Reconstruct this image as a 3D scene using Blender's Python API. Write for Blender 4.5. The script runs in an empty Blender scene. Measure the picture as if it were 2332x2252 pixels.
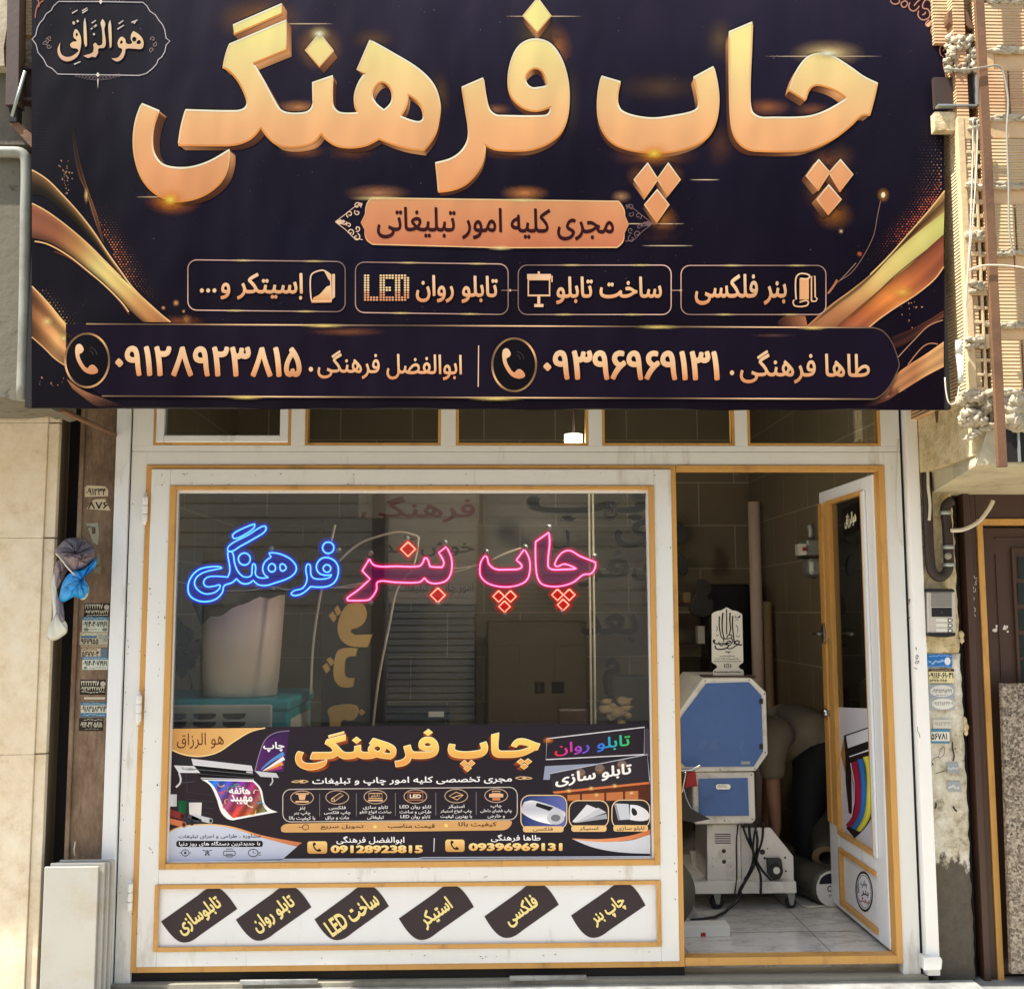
import bpy, bmesh, math, random
from mathutils import Vector, Matrix
from mathutils.geometry import tessellate_polygon, delaunay_2d_cdt
import numpy as np
R = random.Random(7)
rad = math.radians
SC = bpy.context.scene
COL = SC.collection

# ---------------------------------------------------------------- camera, sky, sun, exposure
FPX, IW, IH = 2500.0, 2332.0, 2252.0
CAM = Vector((0.0, -4.6, 1.52))
PITCH, YAW, ROLL = rad(5.991), rad(1.472), rad(-0.164)
_F = Vector((math.sin(YAW)*math.cos(PITCH), math.cos(YAW)*math.cos(PITCH), math.sin(PITCH)))
_R0 = Vector((math.cos(YAW), -math.sin(YAW), 0)); _U0 = _R0.cross(_F)
_R = _R0*math.cos(ROLL)+_U0*math.sin(ROLL); _U = _U0*math.cos(ROLL)-_R0*math.sin(ROLL)
cam = bpy.data.cameras.new('camera'); cam.sensor_width = 36; cam.lens = FPX/IW*36
cam.clip_start = .05; cam.clip_end = 400
co = bpy.data.objects.new('camera', cam); COL.objects.link(co)
co.matrix_world = Matrix(((_R.x, _U.x, -_F.x, CAM.x), (_R.y, _U.y, -_F.y, CAM.y), (_R.z, _U.z, -_F.z, CAM.z), (0, 0, 0, 1)))
SC.camera = co

SUN_AZ, SUN_EL = rad(68), rad(60)        # azimuth to the left of the shop front's normal
sdir = Vector((-math.sin(SUN_AZ)*math.cos(SUN_EL), -math.cos(SUN_AZ)*math.cos(SUN_EL), math.sin(SUN_EL)))
w = bpy.data.worlds.new('World'); SC.world = w; w.use_nodes = True
nt = w.node_tree; sky = nt.nodes.new('ShaderNodeTexSky'); sky.sky_type = 'NISHITA'; sky.sun_disc = False
sky.sun_elevation = SUN_EL; sky.sun_rotation = math.atan2(sdir.x, sdir.y) % (2*math.pi)
hs = nt.nodes.new('ShaderNodeHueSaturation'); hs.inputs['Saturation'].default_value = .6
nt.links.new(sky.outputs[0], hs.inputs['Color']); nt.links.new(hs.outputs[0], nt.nodes['Background'].inputs[0]); nt.nodes['Background'].inputs[1].default_value = .15
sl = bpy.data.lights.new('sun', 'SUN'); sl.energy = 4.8; sl.angle = rad(.53); sl.color = (1, .95, .86)
so = bpy.data.objects.new('sun', sl); COL.objects.link(so); so.rotation_euler = (-sdir).to_track_quat('-Z', 'Y').to_euler()
SC.view_settings.view_transform = 'Standard'; SC.view_settings.look = 'None'
SC.view_settings.exposure = 1.04; SC.view_settings.gamma = 1
SC.render.engine = 'CYCLES'
SC.cycles.use_denoising = True
SC.cycles.max_bounces = 8; SC.cycles.diffuse_bounces = 5; SC.cycles.glossy_bounces = 4
SC.cycles.transparent_max_bounces = 24; SC.cycles.transmission_bounces = 6
SC.cycles.caustics_reflective = False; SC.cycles.caustics_refractive = False

# ---------------------------------------------------------------- helpers
def ray(px, py):
    return _F + _R*((px-IW/2)/FPX) - _U*((py-IH/2)/FPX)
def PX(px, py, Y=0.0):                       # where the sight line of a photo pixel meets the upright plane y = Y
    d = ray(px, py); return CAM + d*((Y-CAM.y)/d.y)
def PZ(px, py, Z):                           # ... meets the level plane z = Z
    d = ray(px, py); return CAM + d*((Z-CAM.z)/d.z)
def front(Y, step=.0007):                    # a sheet facing the street; L counts ink layers
    return lambda x, y, L=0: PX(x, y, Y-L*step)
def plane(p, n, step=.0007):
    p = Vector(p); n = Vector(n).normalized()
    def f(x, y, L=0):
        d = ray(x, y); q = p+n*(L*step); return CAM + d*((q-CAM).dot(n)/d.dot(n))
    return f
def xx(px, py, Y=0.0): return PX(px, py, Y).x
def zz(px, py, Y=0.0): return PX(px, py, Y).z

def lin(c):
    def f(v):
        v /= 255.0
        return v/12.92 if v <= .04045 else ((v+.055)/1.055)**2.4
    return tuple(f(v) for v in c[:3])

def wloc(o):
    v = Vector((0, 0, 0))
    while o is not None:
        v += o.location; o = o.parent
    return v
def thing(name, label, cat, loc, group=None):
    o = bpy.data.objects.new(name, None); COL.objects.link(o); o.location = loc; o.empty_display_size = .1
    return tag(o, label, cat, group)
def tag(o, label, cat, group=None):
    o['label'] = label; o['category'] = cat
    if group: o['group'] = group
    return o
def link(name, me, mat, parent=None, base=None):
    o = bpy.data.objects.new(name, me); COL.objects.link(o)
    if mat is not None:
        for m in (mat if isinstance(mat, (list, tuple)) else [mat]): me.materials.append(m)
    if parent is not None: o.parent = parent
    off = wloc(parent) if parent is not None else Vector(base or (0, 0, 0))
    if parent is None and base is not None: o.location = base
    if off.length > 0: me.transform(Matrix.Translation(-off))
    return o

class MB:                                    # gathers boxes, tubes, prisms ... into ONE mesh
    def __init__(s): s.bm = bmesh.new()
    def box(s, x0, x1, y0, y1, z0, z1, rz=0, piv=None, mi=0):
        p = [Vector((x, y, z)) for x in (x0, x1) for y in (y0, y1) for z in (z0, z1)]
        if rz:
            c = Vector(piv or ((x0+x1)/2, (y0+y1)/2, 0)); m = Matrix.Rotation(rz, 4, 'Z'); p = [m@(q-c)+c for q in p]
        return s.hexa(p, mi)
    def hexa(s, p, mi=0):
        v = [s.bm.verts.new(q) for q in p]
        for f in ((0, 1, 3, 2), (4, 6, 7, 5), (0, 4, 5, 1), (2, 3, 7, 6), (0, 2, 6, 4), (1, 5, 7, 3)):
            s.bm.faces.new([v[i] for i in f]).material_index = mi
        return s
    def quad(s, pts, mi=0):
        s.bm.faces.new([s.bm.verts.new(q) for q in pts]).material_index = mi; return s
    def ring(s, x0, x1, z0, z1, wl, wr, wb, wt, y0, y1):
        s.box(x0, x0+wl, y0, y1, z0, z1); s.box(x1-wr, x1, y0, y1, z0, z1)
        if wb: s.box(x0+wl, x1-wr, y0, y1, z0, z0+wb)
        if wt: s.box(x0+wl, x1-wr, y0, y1, z1-wt, z1)
        return s
    def prism(s, pts, ext, mi=0):            # closed 3-D outline pushed along ext
        ext = Vector(ext); pts = [Vector(p) for p in pts]; n = len(pts)
        a = [s.bm.verts.new(p) for p in pts]; b = [s.bm.verts.new(p+ext) for p in pts]
        for t in tessellate_polygon([pts]):
            s.bm.faces.new([a[i] for i in t]).material_index = mi; s.bm.faces.new([b[i] for i in reversed(t)]).material_index = mi
        for i in range(n):
            j = (i+1) % n; s.bm.faces.new([a[i], a[j], b[j], b[i]]).material_index = mi
        return s
    def tube(s, pts, r, n=8, cap=True, mi=0):
        pts = [Vector(p) for p in pts]; rs = r if isinstance(r, (list, tuple)) else [r]*len(pts); rings = []
        up = None
        for i, p in enumerate(pts):
            t = (pts[min(i+1, len(pts)-1)]-pts[max(i-1, 0)]).normalized()
            if up is None:
                up = t.orthogonal().normalized()
            up = (up-t*up.dot(t)).normalized(); b = t.cross(up)
            rings.append([s.bm.verts.new(p+(up*math.cos(2*math.pi*k/n)+b*math.sin(2*math.pi*k/n))*rs[i]) for k in range(n)])
        for a, b in zip(rings, rings[1:]):
            for k in range(n):
                f = s.bm.faces.new([a[k], a[(k+1) % n], b[(k+1) % n], b[k]]); f.smooth = True; f.material_index = mi
        if cap:
            s.bm.faces.new(list(reversed(rings[0]))).material_index = mi; s.bm.faces.new(rings[-1]).material_index = mi
        return s
    def lathe(s, c, prof, n=20, axis='Z', mi=0):
        c = Vector(c); rings = []
        for r, h in prof:
            ring = []
            for k in range(n):
                a = 2*math.pi*k/n; u, v = r*math.cos(a), r*math.sin(a)
                q = {'Z': (u, v, h), 'Y': (u, h, v), 'X': (h, u, v)}[axis]
                ring.append(s.bm.verts.new(c+Vector(q)))
            rings.append(ring)
        for a, b in zip(rings, rings[1:]):
            for k in range(n):
                f = s.bm.faces.new([a[k], a[(k+1) % n], b[(k+1) % n], b[k]]); f.smooth = True; f.material_index = mi
        for rg in (rings[0], rings[-1]):
            if (rg[0].co-rg[n//2].co).length > 1e-5: s.bm.faces.new(rg).material_index = mi
        return s
    def lump(s, c, r, rnd, n=2, sq=(1, 1, 1), amp=.3, mi=0):
        g = bmesh.ops.create_icosphere(s.bm, subdivisions=n, radius=1)
        ph = [rnd.uniform(0, 6.3) for _ in range(6)]
        for v in g['verts']:
            q = v.co.normalized()
            k = 1+amp*(math.sin(q.x*4+ph[0])*math.sin(q.y*5+ph[1])+.6*math.sin(q.z*7+ph[2]+q.x*6)+.5*rnd.uniform(-.5, .5))
            v.co = Vector(c)+Vector((q.x*sq[0], q.y*sq[1], q.z*sq[2]))*r*k
        return s
    def build(s, name, mat, parent=None, bevel=0, base=None, smooth=False, sub=0):
        bmesh.ops.recalc_face_normals(s.bm, faces=s.bm.faces[:])
        me = bpy.data.meshes.new(name); s.bm.to_mesh(me); s.bm.free()
        if smooth:
            for p in me.polygons: p.use_smooth = True
        o = link(name, me, mat, parent, base)
        if bevel:
            b = o.modifiers.new('bevel', 'BEVEL'); b.width = bevel; b.segments = 2; b.limit_method = 'ANGLE'
        if sub:
            b = o.modifiers.new('sub', 'SUBSURF'); b.levels = sub; b.render_levels = sub
        return o

# ---- Arabic-script shaping (presentation forms, visual order) -----------------------------------
_FM = {}
for c, k, b in (('ا',2,0xFE8D),('آ',2,0xFE81),('ب',4,0xFE8F),('پ',4,0xFB56),('ت',4,0xFE95),('ج',4,0xFE9D),('چ',4,0xFB7A),('ح',4,0xFEA1),('خ',4,0xFEA5),
                ('د',2,0xFEA9),('ذ',2,0xFEAB),('ر',2,0xFEAD),('ز',2,0xFEAF),('س',4,0xFEB1),('ش',4,0xFEB5),('ص',4,0xFEB9),('ض',4,0xFEBD),('ط',4,0xFEC1),
                ('ظ',4,0xFEC5),('ع',4,0xFEC9),('غ',4,0xFECD),('ف',4,0xFED1),('ق',4,0xFED5),('ک',4,0xFB8E),('گ',4,0xFB92),('ل',4,0xFEDD),('م',4,0xFEE1),
                ('ن',4,0xFEE5),('و',2,0xFEED),('ه',4,0xFEE9),('ی',4,0xFBFC)):
    _FM[c] = (k, b)
def shape(s):
    if not any(c in _FM for c in s): return s
    out = []
    for i, c in enumerate(s):
        if c in _FM:
            k, b = _FM[c]
            pj = i > 0 and s[i-1] in _FM and _FM[s[i-1]][0] == 4
            nj = k == 4 and i+1 < len(s) and s[i+1] in _FM
            out.append(chr(b+(3 if pj and nj else 2 if nj else 1 if pj else 0)))
        else: out.append(c)
    out.reverse(); i = 0
    while i < len(out):                       # Latin and number runs read left to right
        if out[i].isascii() and out[i].isalnum() or '۰' <= out[i] <= '۹':
            j = i
            while j < len(out) and (out[j].isascii() and out[j].isalnum() or '۰' <= out[j] <= '۹'): j += 1
            out[i:j] = out[i:j][::-1]; i = j
        else: i += 1
    return ''.join(out)
_TC = {}
def text_geo(s, res=3):
    key = (s, res)
    if key not in _TC:
        cu = bpy.data.curves.new('t', 'FONT'); cu.body = shape(s); cu.resolution_u = res; cu.fill_mode = 'NONE'
        o = bpy.data.objects.new('t', cu); COL.objects.link(o); bpy.context.view_layer.update()
        me = bpy.data.meshes.new_from_object(o.evaluated_get(bpy.context.evaluated_depsgraph_get()))
        v = [Vector((q.co.x, q.co.y)) for q in me.vertices]; e = [tuple(q.vertices) for q in me.edges]
        bpy.data.objects.remove(o); bpy.data.curves.remove(cu); bpy.data.meshes.remove(me)
        nx = {}                               # walk every outline once so that its sense of turning is kept
        for i, j in e:
            nx.setdefault(i, []).append(j); nx.setdefault(j, []).append(i)
        seen = set(); segs = []
        for i in range(len(v)):
            if i in seen or i not in nx: continue
            p, c = i, (i+1 if i+1 in nx[i] else nx[i][0]); lp = [i]; seen.add(i)
            while c != i and c not in seen:
                lp.append(c); seen.add(c); n_ = [k for k in nx[c] if k != p]; p, c = c, (n_[0] if n_ else i)
            segs += [(lp[k], lp[(k+1) % len(lp)]) for k in range(len(lp))]
        r = delaunay_2d_cdt(v, [], [], 0, 1e-6) if not segs else delaunay_2d_cdt(v, segs, [], 0, 1e-6)
        ov, of = r[0], [tuple(f) for f in r[2]]
        A = np.array([v[i] for i, j in segs]); B = np.array([v[j] for i, j in segs])
        C = np.array([(sum(ov[k].x for k in f)/len(f), sum(ov[k].y for k in f)/len(f)) for f in of])
        y = C[:, 1:2]; up = (A[None, :, 1] <= y) & (B[None, :, 1] > y); dn_ = (A[None, :, 1] > y) & (B[None, :, 1] <= y)
        cr = (B[None, :, 0]-A[None, :, 0])*(y-A[None, :, 1])-(C[:, 0:1]-A[None, :, 0])*(B[None, :, 1]-A[None, :, 1])
        wn = (up & (cr > 0)).sum(1)-(dn_ & (cr < 0)).sum(1)
        f = [q for q, k in zip(of, wn) if k != 0]
        x0, x1 = min(q.x for q in v), max(q.x for q in v); y0, y1 = min(q.y for q in v), max(q.y for q in v)
        _TC[key] = ([(q.x-x0, y1-q.y) for q in ov], f, (x1-x0, y1-y0))
    return _TC[key]

def smooth(pts, n=6, closed=True):            # points (x, y) run smoothly, (x, y, 1) are corners
    m = len(pts); out = []
    for i in range(m if closed else m-1):
        p1, p2 = pts[i], pts[(i+1) % m]
        c1, c2 = len(p1) > 2 or (not closed and i == 0), len(p2) > 2 or (not closed and i == m-2)
        if c1 and c2: out.append((p1[0], p1[1])); continue
        p0, p3 = pts[(i-1) % m], pts[(i+2) % m]
        d = math.dist(p1[:2], p2[:2])
        def tan(a, b, c):
            l = math.dist(a[:2], c[:2]) or 1
            return ((c[0]-a[0])/l*d, (c[1]-a[1])/l*d)
        t1 = tan(p0, p1, p2) if not c1 else None; t2 = tan(p1, p2, p3) if not c2 else None
        ch = (p2[0]-p1[0], p2[1]-p1[1])
        if t1 is None: t1 = (2*ch[0]-t2[0], 2*ch[1]-t2[1]); t1 = tuple(.5*(a+b) for a, b in zip(t1, ch))
        if t2 is None: t2 = (2*ch[0]-t1[0], 2*ch[1]-t1[1]); t2 = tuple(.5*(a+b) for a, b in zip(t2, ch))
        for k in range(n):
            t = k/n; a = 2*t**3-3*t*t+1; b = t**3-2*t*t+t; c = -2*t**3+3*t*t; e = t**3-t*t
            out.append((a*p1[0]+b*t1[0]+c*p2[0]+e*t2[0], a*p1[1]+b*t1[1]+c*p2[1]+e*t2[1]))
    if not closed: out.append(pts[-1][:2])
    return out
def zoom(ox, oy, s):                          # enlarged-view coordinates to photo pixels
    return lambda *pts: [((p[0]/s+ox), (p[1]/s+oy))+tuple(p[2:]) for p in pts]
def rrect(x0, y0, x1, y1, r, n=5):
    o = []
    for cx, cy, a in ((x1-r, y0+r, -90), (x1-r, y1-r, 0), (x0+r, y1-r, 90), (x0+r, y0+r, 180)):
        o += [(cx+r*math.cos(rad(a+90*k/n)), cy+r*math.sin(rad(a+90*k/n))) for k in range(n+1)]
    return o
def ell(cx, cy, rx, ry=None, n=28):
    ry = ry or rx
    return [(cx+rx*math.cos(2*math.pi*k/n), cy+ry*math.sin(2*math.pi*k/n)) for k in range(n)]

INK_GAIN = 1.0; INK_KIND = 'ink'
class Ink:                                    # flat printing on a surface: ONE mesh with its colours per vertex
    def __init__(s, surf): s.surf = surf; s.v = []; s.f = []; s.c = []; s.al = False
    def add(s, pts, faces, col, L=1):
        b = len(s.v); ls = L if callable(L) else (lambda i: L)
        for i, p in enumerate(pts):
            s.v.append(s.surf(p[0], p[1], ls(i)))
            c = col(p[0], p[1]) if callable(col) else col[i] if isinstance(col, list) else col
            a = c[3] if len(c) > 3 else 1.0
            if a < 1: s.al = True
            s.c.append(tuple(q*INK_GAIN for q in lin(c))+(a,))
        s.f += [tuple(b+k for k in f) for f in faces]; return s
    def cut(s, pts, faces, ys):               # split faces at heights ys so that gradients of several stops hold
        bm = bmesh.new(); vs = [bm.verts.new((p[0], p[1], 0)) for p in pts]
        for f in faces:
            try: bm.faces.new([vs[k] for k in f])
            except ValueError: pass
        for y in ys:
            bmesh.ops.bisect_plane(bm, geom=bm.verts[:]+bm.edges[:]+bm.faces[:], plane_co=(0, y, 0), plane_no=(0, 1, 0), dist=1e-6)
        bm.verts.index_update()
        r = [(v.co.x, v.co.y) for v in bm.verts], [tuple(v.index for v in f.verts) for f in bm.faces]
        bm.free(); return r
    def poly(s, cons, col, L=1, grad=None):
        flat = [p[:2] for c in cons for p in c]
        faces = [tuple(t) for t in tessellate_polygon([[Vector((p[0], p[1], 0)) for p in c] for c in cons])]
        if grad:
            if len(grad) > 2: flat, faces = s.cut(flat, faces, [g[0] for g in grad[1:-1]])
            col = gradient(grad)
        return s.add(flat, faces, col, L)
    def stroke(s, pts, w, col, L=1, closed=False, w1=None):
        pts = [p[:2] for p in pts]; n = len(pts); o = []; cl = []
        for i, p in enumerate(pts):
            a = pts[i-1] if (closed or i) else p; b = pts[(i+1) % n] if (closed or i < n-1) else p
            dx, dy = b[0]-a[0], b[1]-a[1]; l = math.hypot(dx, dy) or 1
            ww = w if w1 is None else w+(w1-w)*i/(n-1)
            nx, ny = -dy/l*ww/2, dx/l*ww/2
            o += [(p[0]+nx, p[1]+ny), (p[0]-nx, p[1]-ny)]
            c = col(p[0], p[1]) if callable(col) else col[i] if isinstance(col, list) else col
            cl += [c, c]
        m = n if closed else n-1
        return s.add(o, [(2*i, 2*i+1, (2*i+3) % (2*n), (2*i+2) % (2*n)) for i in range(m)], cl, L)
    def text(s, t, q, col, L=2, bold=.0, grad=None, res=3):
        v, f, (W, H) = text_geo(t, res); bold *= 1.0
        if len(q) == 4 and not isinstance(q[0], (tuple, list)): q = [(q[0], q[1]), (q[2], q[1]), (q[2], q[3]), (q[0], q[3])]
        A, B, C, D = q
        def mp(u, w):
            return tuple((A[k]*(1-u)+B[k]*u)*(1-w)+(D[k]*(1-u)+C[k]*u)*w for k in (0, 1))
        n = 8 if bold > .004 else 0
        for i in range(-1, n):               # heavier letters: the same outline laid down several times, each a hair nearer
            dx, dy = (0, 0) if i < 0 else (bold*math.cos(i*math.pi/4), bold*math.sin(i*math.pi/4))
            pts = [mp((x+bold+dx)/(W+2*bold), (y+bold+dy)/(H+2*bold)) for x, y in v]; ff = f
            if grad:
                if len(grad) > 2: pts, ff = s.cut(pts, f, [g[0] for g in grad[1:-1]])
                col = gradient(grad)
            s.add(pts, ff, col, L+.06*(i+1))
        return s
    def glow(s, x, y, rx, ry, col, L=1, a=.9, p=1.6, n=20, m=6):
        pts = [(x, y)]; cl = [col+(a,)]; f = []
        for j in range(1, m+1):
            t = j/m
            for k in range(n):
                an = 2*math.pi*k/n; pts.append((x+rx*t*math.cos(an), y+ry*t*math.sin(an))); cl.append(col+(a*(1-t)**p,))
        for k in range(n): f.append((0, 1+k, 1+(k+1) % n))
        for j in range(m-1):
            for k in range(n):
                a0 = 1+j*n; f.append((a0+k, a0+(k+1) % n, a0+n+(k+1) % n, a0+n+k))
        return s.add(pts, f, cl, L)
    def ribbon(s, ea, eb, cols, prof=None, L=1, n=24, m=6, alpha=(1, 1)):
        # between two edges; cols = stops along, prof = brightness factor across
        def resamp(e):
            e = smooth(e, 8, False); d = [0]
            for a, b in zip(e, e[1:]): d.append(d[-1]+math.dist(a, b))
            o = []; j = 0
            for i in range(n+1):
                t = d[-1]*i/n
                while j < len(d)-2 and d[j+1] < t: j += 1
                u = (t-d[j])/((d[j+1]-d[j]) or 1); o.append((e[j][0]+(e[j+1][0]-e[j][0])*u, e[j][1]+(e[j+1][1]-e[j][1])*u))
            return o
        A, B = resamp(ea), resamp(eb); pts = []; cl = []; f = []
        for i in range(n+1):
            t = i/n*(len(cols)-1); k = min(int(t), len(cols)-2); u = t-k
            c = [cols[k][q]*(1-u)+cols[k+1][q]*u for q in range(3)]; a = alpha[0]+(alpha[1]-alpha[0])*i/n
            for j in range(m+1):
                w_ = j/m; g = 1.0
                if prof:
                    tt = w_*(len(prof)-1); kk = min(int(tt), len(prof)-2); g = prof[kk]*(1-tt+kk)+prof[kk+1]*(tt-kk)
                pts.append((A[i][0]*(1-w_)+B[i][0]*w_, A[i][1]*(1-w_)+B[i][1]*w_)); cl.append(tuple(min(255, max(0, q*g)) for q in c)+(a,))
        for i in range(n):
            for j in range(m):
                b = i*(m+1)+j; f.append((b, b+1, b+m+2, b+m+1))
        return s.add(pts, f, cl, L)
    def build(s, name, parent=None, mat=None, base=None):
        me = bpy.data.meshes.new(name); me.from_pydata([tuple(v) for v in s.v], [], s.f)
        at = me.color_attributes.new('Col', 'FLOAT_COLOR', 'POINT')
        at.data.foreach_set('color', [k for c in s.c for k in c])
        return link(name, me, mat or MT[INK_KIND+('_soft' if s.al else '')], parent, base)
def gradient(st):
    def f(x, y):
        if y <= st[0][0]: return st[0][1]
        for (a, ca), (b, cb) in zip(st, st[1:]):
            if y <= b+1e-5:
                t = (y-a)/(b-a); return tuple(p+(q-p)*t for p, q in zip(ca, cb))
        return st[-1][1]
    return f

# ---------------------------------------------------------------- materials
MT = {}
class N:
    def __init__(s, name):
        s.m = bpy.data.materials.new(name); s.m.use_nodes = True; s.t = s.m.node_tree; s.b = s.t.nodes['Principled BSDF']; MT[name] = s.m
        s.co = None
    def new(s, ty, **k):
        n = s.t.nodes.new(ty)
        for a, v in k.items(): setattr(n, a, v)
        return n
    def ln(s, a, b): s.t.links.new(a, b)
    def coord(s):
        if s.co is None: s.co = s.new('ShaderNodeTexCoord').outputs['Object']
        return s.co
    def noise(s, scale, detail=4, rough=.6, stretch=None, off=0):
        n = s.new('ShaderNodeTexNoise'); n.inputs['Scale'].default_value = scale; n.inputs['Detail'].default_value = detail; n.inputs['Roughness'].default_value = rough
        mp = s.new('ShaderNodeMapping'); mp.inputs['Location'].default_value = (off, off*1.7, off*.6)
        if stretch: mp.inputs['Scale'].default_value = stretch
        s.ln(s.coord(), mp.inputs[0]); s.ln(mp.outputs[0], n.inputs[0]); return n.outputs[0]
    def ramp(s, fac, stops):
        r = s.new('ShaderNodeValToRGB'); e = r.color_ramp.elements
        while len(e) < len(stops): e.new(.5)
        for k, (p, c) in zip(e, stops):
            k.position = p; k.color = (c if len(c) == 4 else tuple(c)+(1,)) if not isinstance(c, (int, float)) else (c, c, c, 1)
        s.ln(fac, r.inputs[0]); return r.outputs[0]
    def mix(s, fac, a, b, mode='MIX'):
        m = s.new('ShaderNodeMix', data_type='RGBA', blend_type=mode)
        for k, v in ((0, fac), (6, a), (7, b)):
            if hasattr(v, 'is_output'): s.ln(v, m.inputs[k])
            else: m.inputs[k].default_value = v if k == 0 else tuple(v)+(1,)
        return m.outputs[2]
    def base(s, c):
        if hasattr(c, 'is_output'): s.ln(c, s.b.inputs['Base Color'])
        else: s.b.inputs['Base Color'].default_value = tuple(c)+(1,)
    def bump(s, h, st=.3, d=.01):
        b = s.new('ShaderNodeBump'); b.inputs['Strength'].default_value = st; b.inputs['Distance'].default_value = d
        s.ln(h, b.inputs['Height']); s.ln(b.outputs[0], s.b.inputs['Normal'])
    def put(s, rough=.5, metal=0, spec=.5):
        s.b.inputs['Roughness'].default_value = rough; s.b.inputs['Metallic'].default_value = metal; s.b.inputs['Specular IOR Level'].default_value = spec; return s
def simple(name, rgb, rough=.5, metal=0, var=.10, scale=5, bump=0, bs=80, dirt=None, dscale=3, dpos=(.55, .8), stretch=None, spec=.5):
    n = N(name); c = lin(rgb)
    col = n.mix(n.noise(scale, stretch=stretch), tuple(k*(1-var) for k in c), tuple(min(1, k*(1+var)) for k in c)) if var else c
    if dirt: col = n.mix(n.ramp(n.noise(dscale, 6, .7, stretch, 3.1), [(dpos[0], 0.), (dpos[1], 1.)]), col if var else c, lin(dirt))
    n.base(col); n.put(rough, metal, spec)
    if bump: n.bump(n.noise(bs, 3), bump, .004)
    return n.m
for nm in ('ink', 'ink_soft', 'vinyl', 'vinyl_soft'):
    n = N(nm); a = n.new('ShaderNodeAttribute', attribute_name='Col'); n.ln(a.outputs['Color'], n.b.inputs['Base Color']); n.put(.5, 0, .16)
    if nm.endswith('soft'): n.ln(a.outputs['Alpha'], n.b.inputs['Alpha'])
    if nm.startswith('vinyl'):            # slack cloth: long soft waves and a dull sheen
        n.put(.45, 0, .07); n.bump(n.noise(1.6, 3, .5, (1, 1, .45)), .8, .07)
# ---------------------------------------------------------------- materials of the place
simple('cream_paint', (228, 229, 226), .42, 0, .06, 4, .16, 45, (158, 140, 110), 5.5, (.57, .80), (1, 1, .22))
simple('white_paint', (228, 230, 232), .38, 0, .05, 4, .14, 50, (160, 154, 142), 6, (.58, .82), (1, 1, .22))
simple('white_paint_lit', (246, 246, 243), .4, 0, .03, 4, .10, 50, (190, 184, 170), 6, (.62, .85), (1, 1, .2))  # lighter copy of the white paint; glare on the right post put into colour
simple('ochre_bead', (204, 154, 82), .45, 0, .14, 9, .2, 60, (140, 98, 52), 8, (.54, .78), (1, 1, .3))
simple('dark_gap', (22, 18, 17), .8)
simple('dark_steel', (74, 58, 50), .6, .2, .2, 6, .2, 50)
simple('rust_steel', (122, 88, 60), .7, .1, .25, 5, .35, 60, (96, 66, 50), 4, (.45, .7))
simple('brown_paint', (70, 48, 38), .45, .0, .15, 5, .15, 60)
simple('concrete', (150, 145, 128), .9, 0, .18, 3, .5, 30, (98, 93, 80), 4, (.5, .85))
simple('mortar', (190, 178, 152), .95, 0, .25, 9, .8, 30, (140, 128, 104), 7, (.45, .75))
n = N('tile_floor'); a = n.mix(n.noise(2.2, 5, .6), lin((200, 197, 190)), lin((228, 225, 217))); v = n.ramp(n.noise(1.7, 7, .72, (1, 2.2, 1), 9), [(.47, 0.), (.5, .55), (.53, 0.)])
c = n.mix(v, a, lin((150, 146, 140))); n.base(n.mix(n.ramp(n.noise(5, 6, .7, None, 4), [(.5, 0.), (.8, .5)]), c, lin((150, 142, 130)))); n.put(.16)
simple('black_plastic', (20, 20, 22), .45)
simple('rubber', (26, 25, 25), .6)
simple('chrome', (190, 190, 190), .25, 1, .03)
simple('zinc', (165, 170, 165), .5, .6, .12, 6, .2, 40)
simple('cable_white', (214, 205, 185), .5)
simple('cable_black', (22, 22, 22), .5)
n = N('travertine'); a = n.ramp(n.noise(9, 9, .75), [(.32, lin((202, 182, 150))), (.46, lin((224, 210, 184))), (.58, lin((233, 222, 200))), (.75, lin((241, 234, 217)))])
b = n.ramp(n.noise(22, 6, .75, None, 5), [(.5, 0.), (.72, 1.)])
c = n.mix(b, a, lin((238, 226, 198))); d = n.ramp(n.noise(1.3, 3, .5, None, 2), [(.45, 0.), (.75, .6)]); n.base(n.mix(d, c, lin((214, 194, 156)))); n.put(.55); n.bump(n.noise(40, 5), .15, .004)
n = N('rust_column'); a = n.ramp(n.noise(9, 9, .78, (1, 1, .35)), [(.3, lin((66, 50, 38))), (.46, lin((108, 86, 66))), (.6, lin((134, 114, 92))), (.76, lin((168, 150, 128)))])
b = n.ramp(n.noise(14, 6, .75, (1, 1, .15), 4), [(.55, 0.), (.75, 1.)]); n.base(n.mix(b, a, lin((86, 56, 36)))); n.put(.75); n.bump(n.noise(50, 4), .4, .004)
n = N('plaster'); a = n.ramp(n.noise(11, 9, .78), [(.28, lin((112, 88, 54))), (.36, lin((190, 168, 124))), (.5, lin((228, 210, 166))), (.7, lin((242, 230, 196)))])
n.base(a); n.put(.95); n.bump(n.noise(28, 6, .7), .9, .02)
n = N('worn_pillar')   # pale paint rubbed away, bare dark cement at the foot
sep = n.new('ShaderNodeSeparateXYZ'); n.ln(n.coord(), sep.inputs[0])
mr = n.new('ShaderNodeMapRange'); mr.inputs[1].default_value = .25; mr.inputs[2].default_value = 1.0; n.ln(sep.outputs[2], mr.inputs[0])
ad = n.new('ShaderNodeMath', operation='ADD'); n.ln(mr.outputs[0], ad.inputs[0])
mu = n.new('ShaderNodeMath', operation='MULTIPLY_ADD'); mu.inputs[1].default_value = .9; mu.inputs[2].default_value = -.45; n.ln(n.noise(9, 6, .7, (1, 1, .45)), mu.inputs[0]); n.ln(mu.outputs[0], ad.inputs[1])
f = n.ramp(ad.outputs[0], [(.30, 0.), (.36, 1.)])
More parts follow.
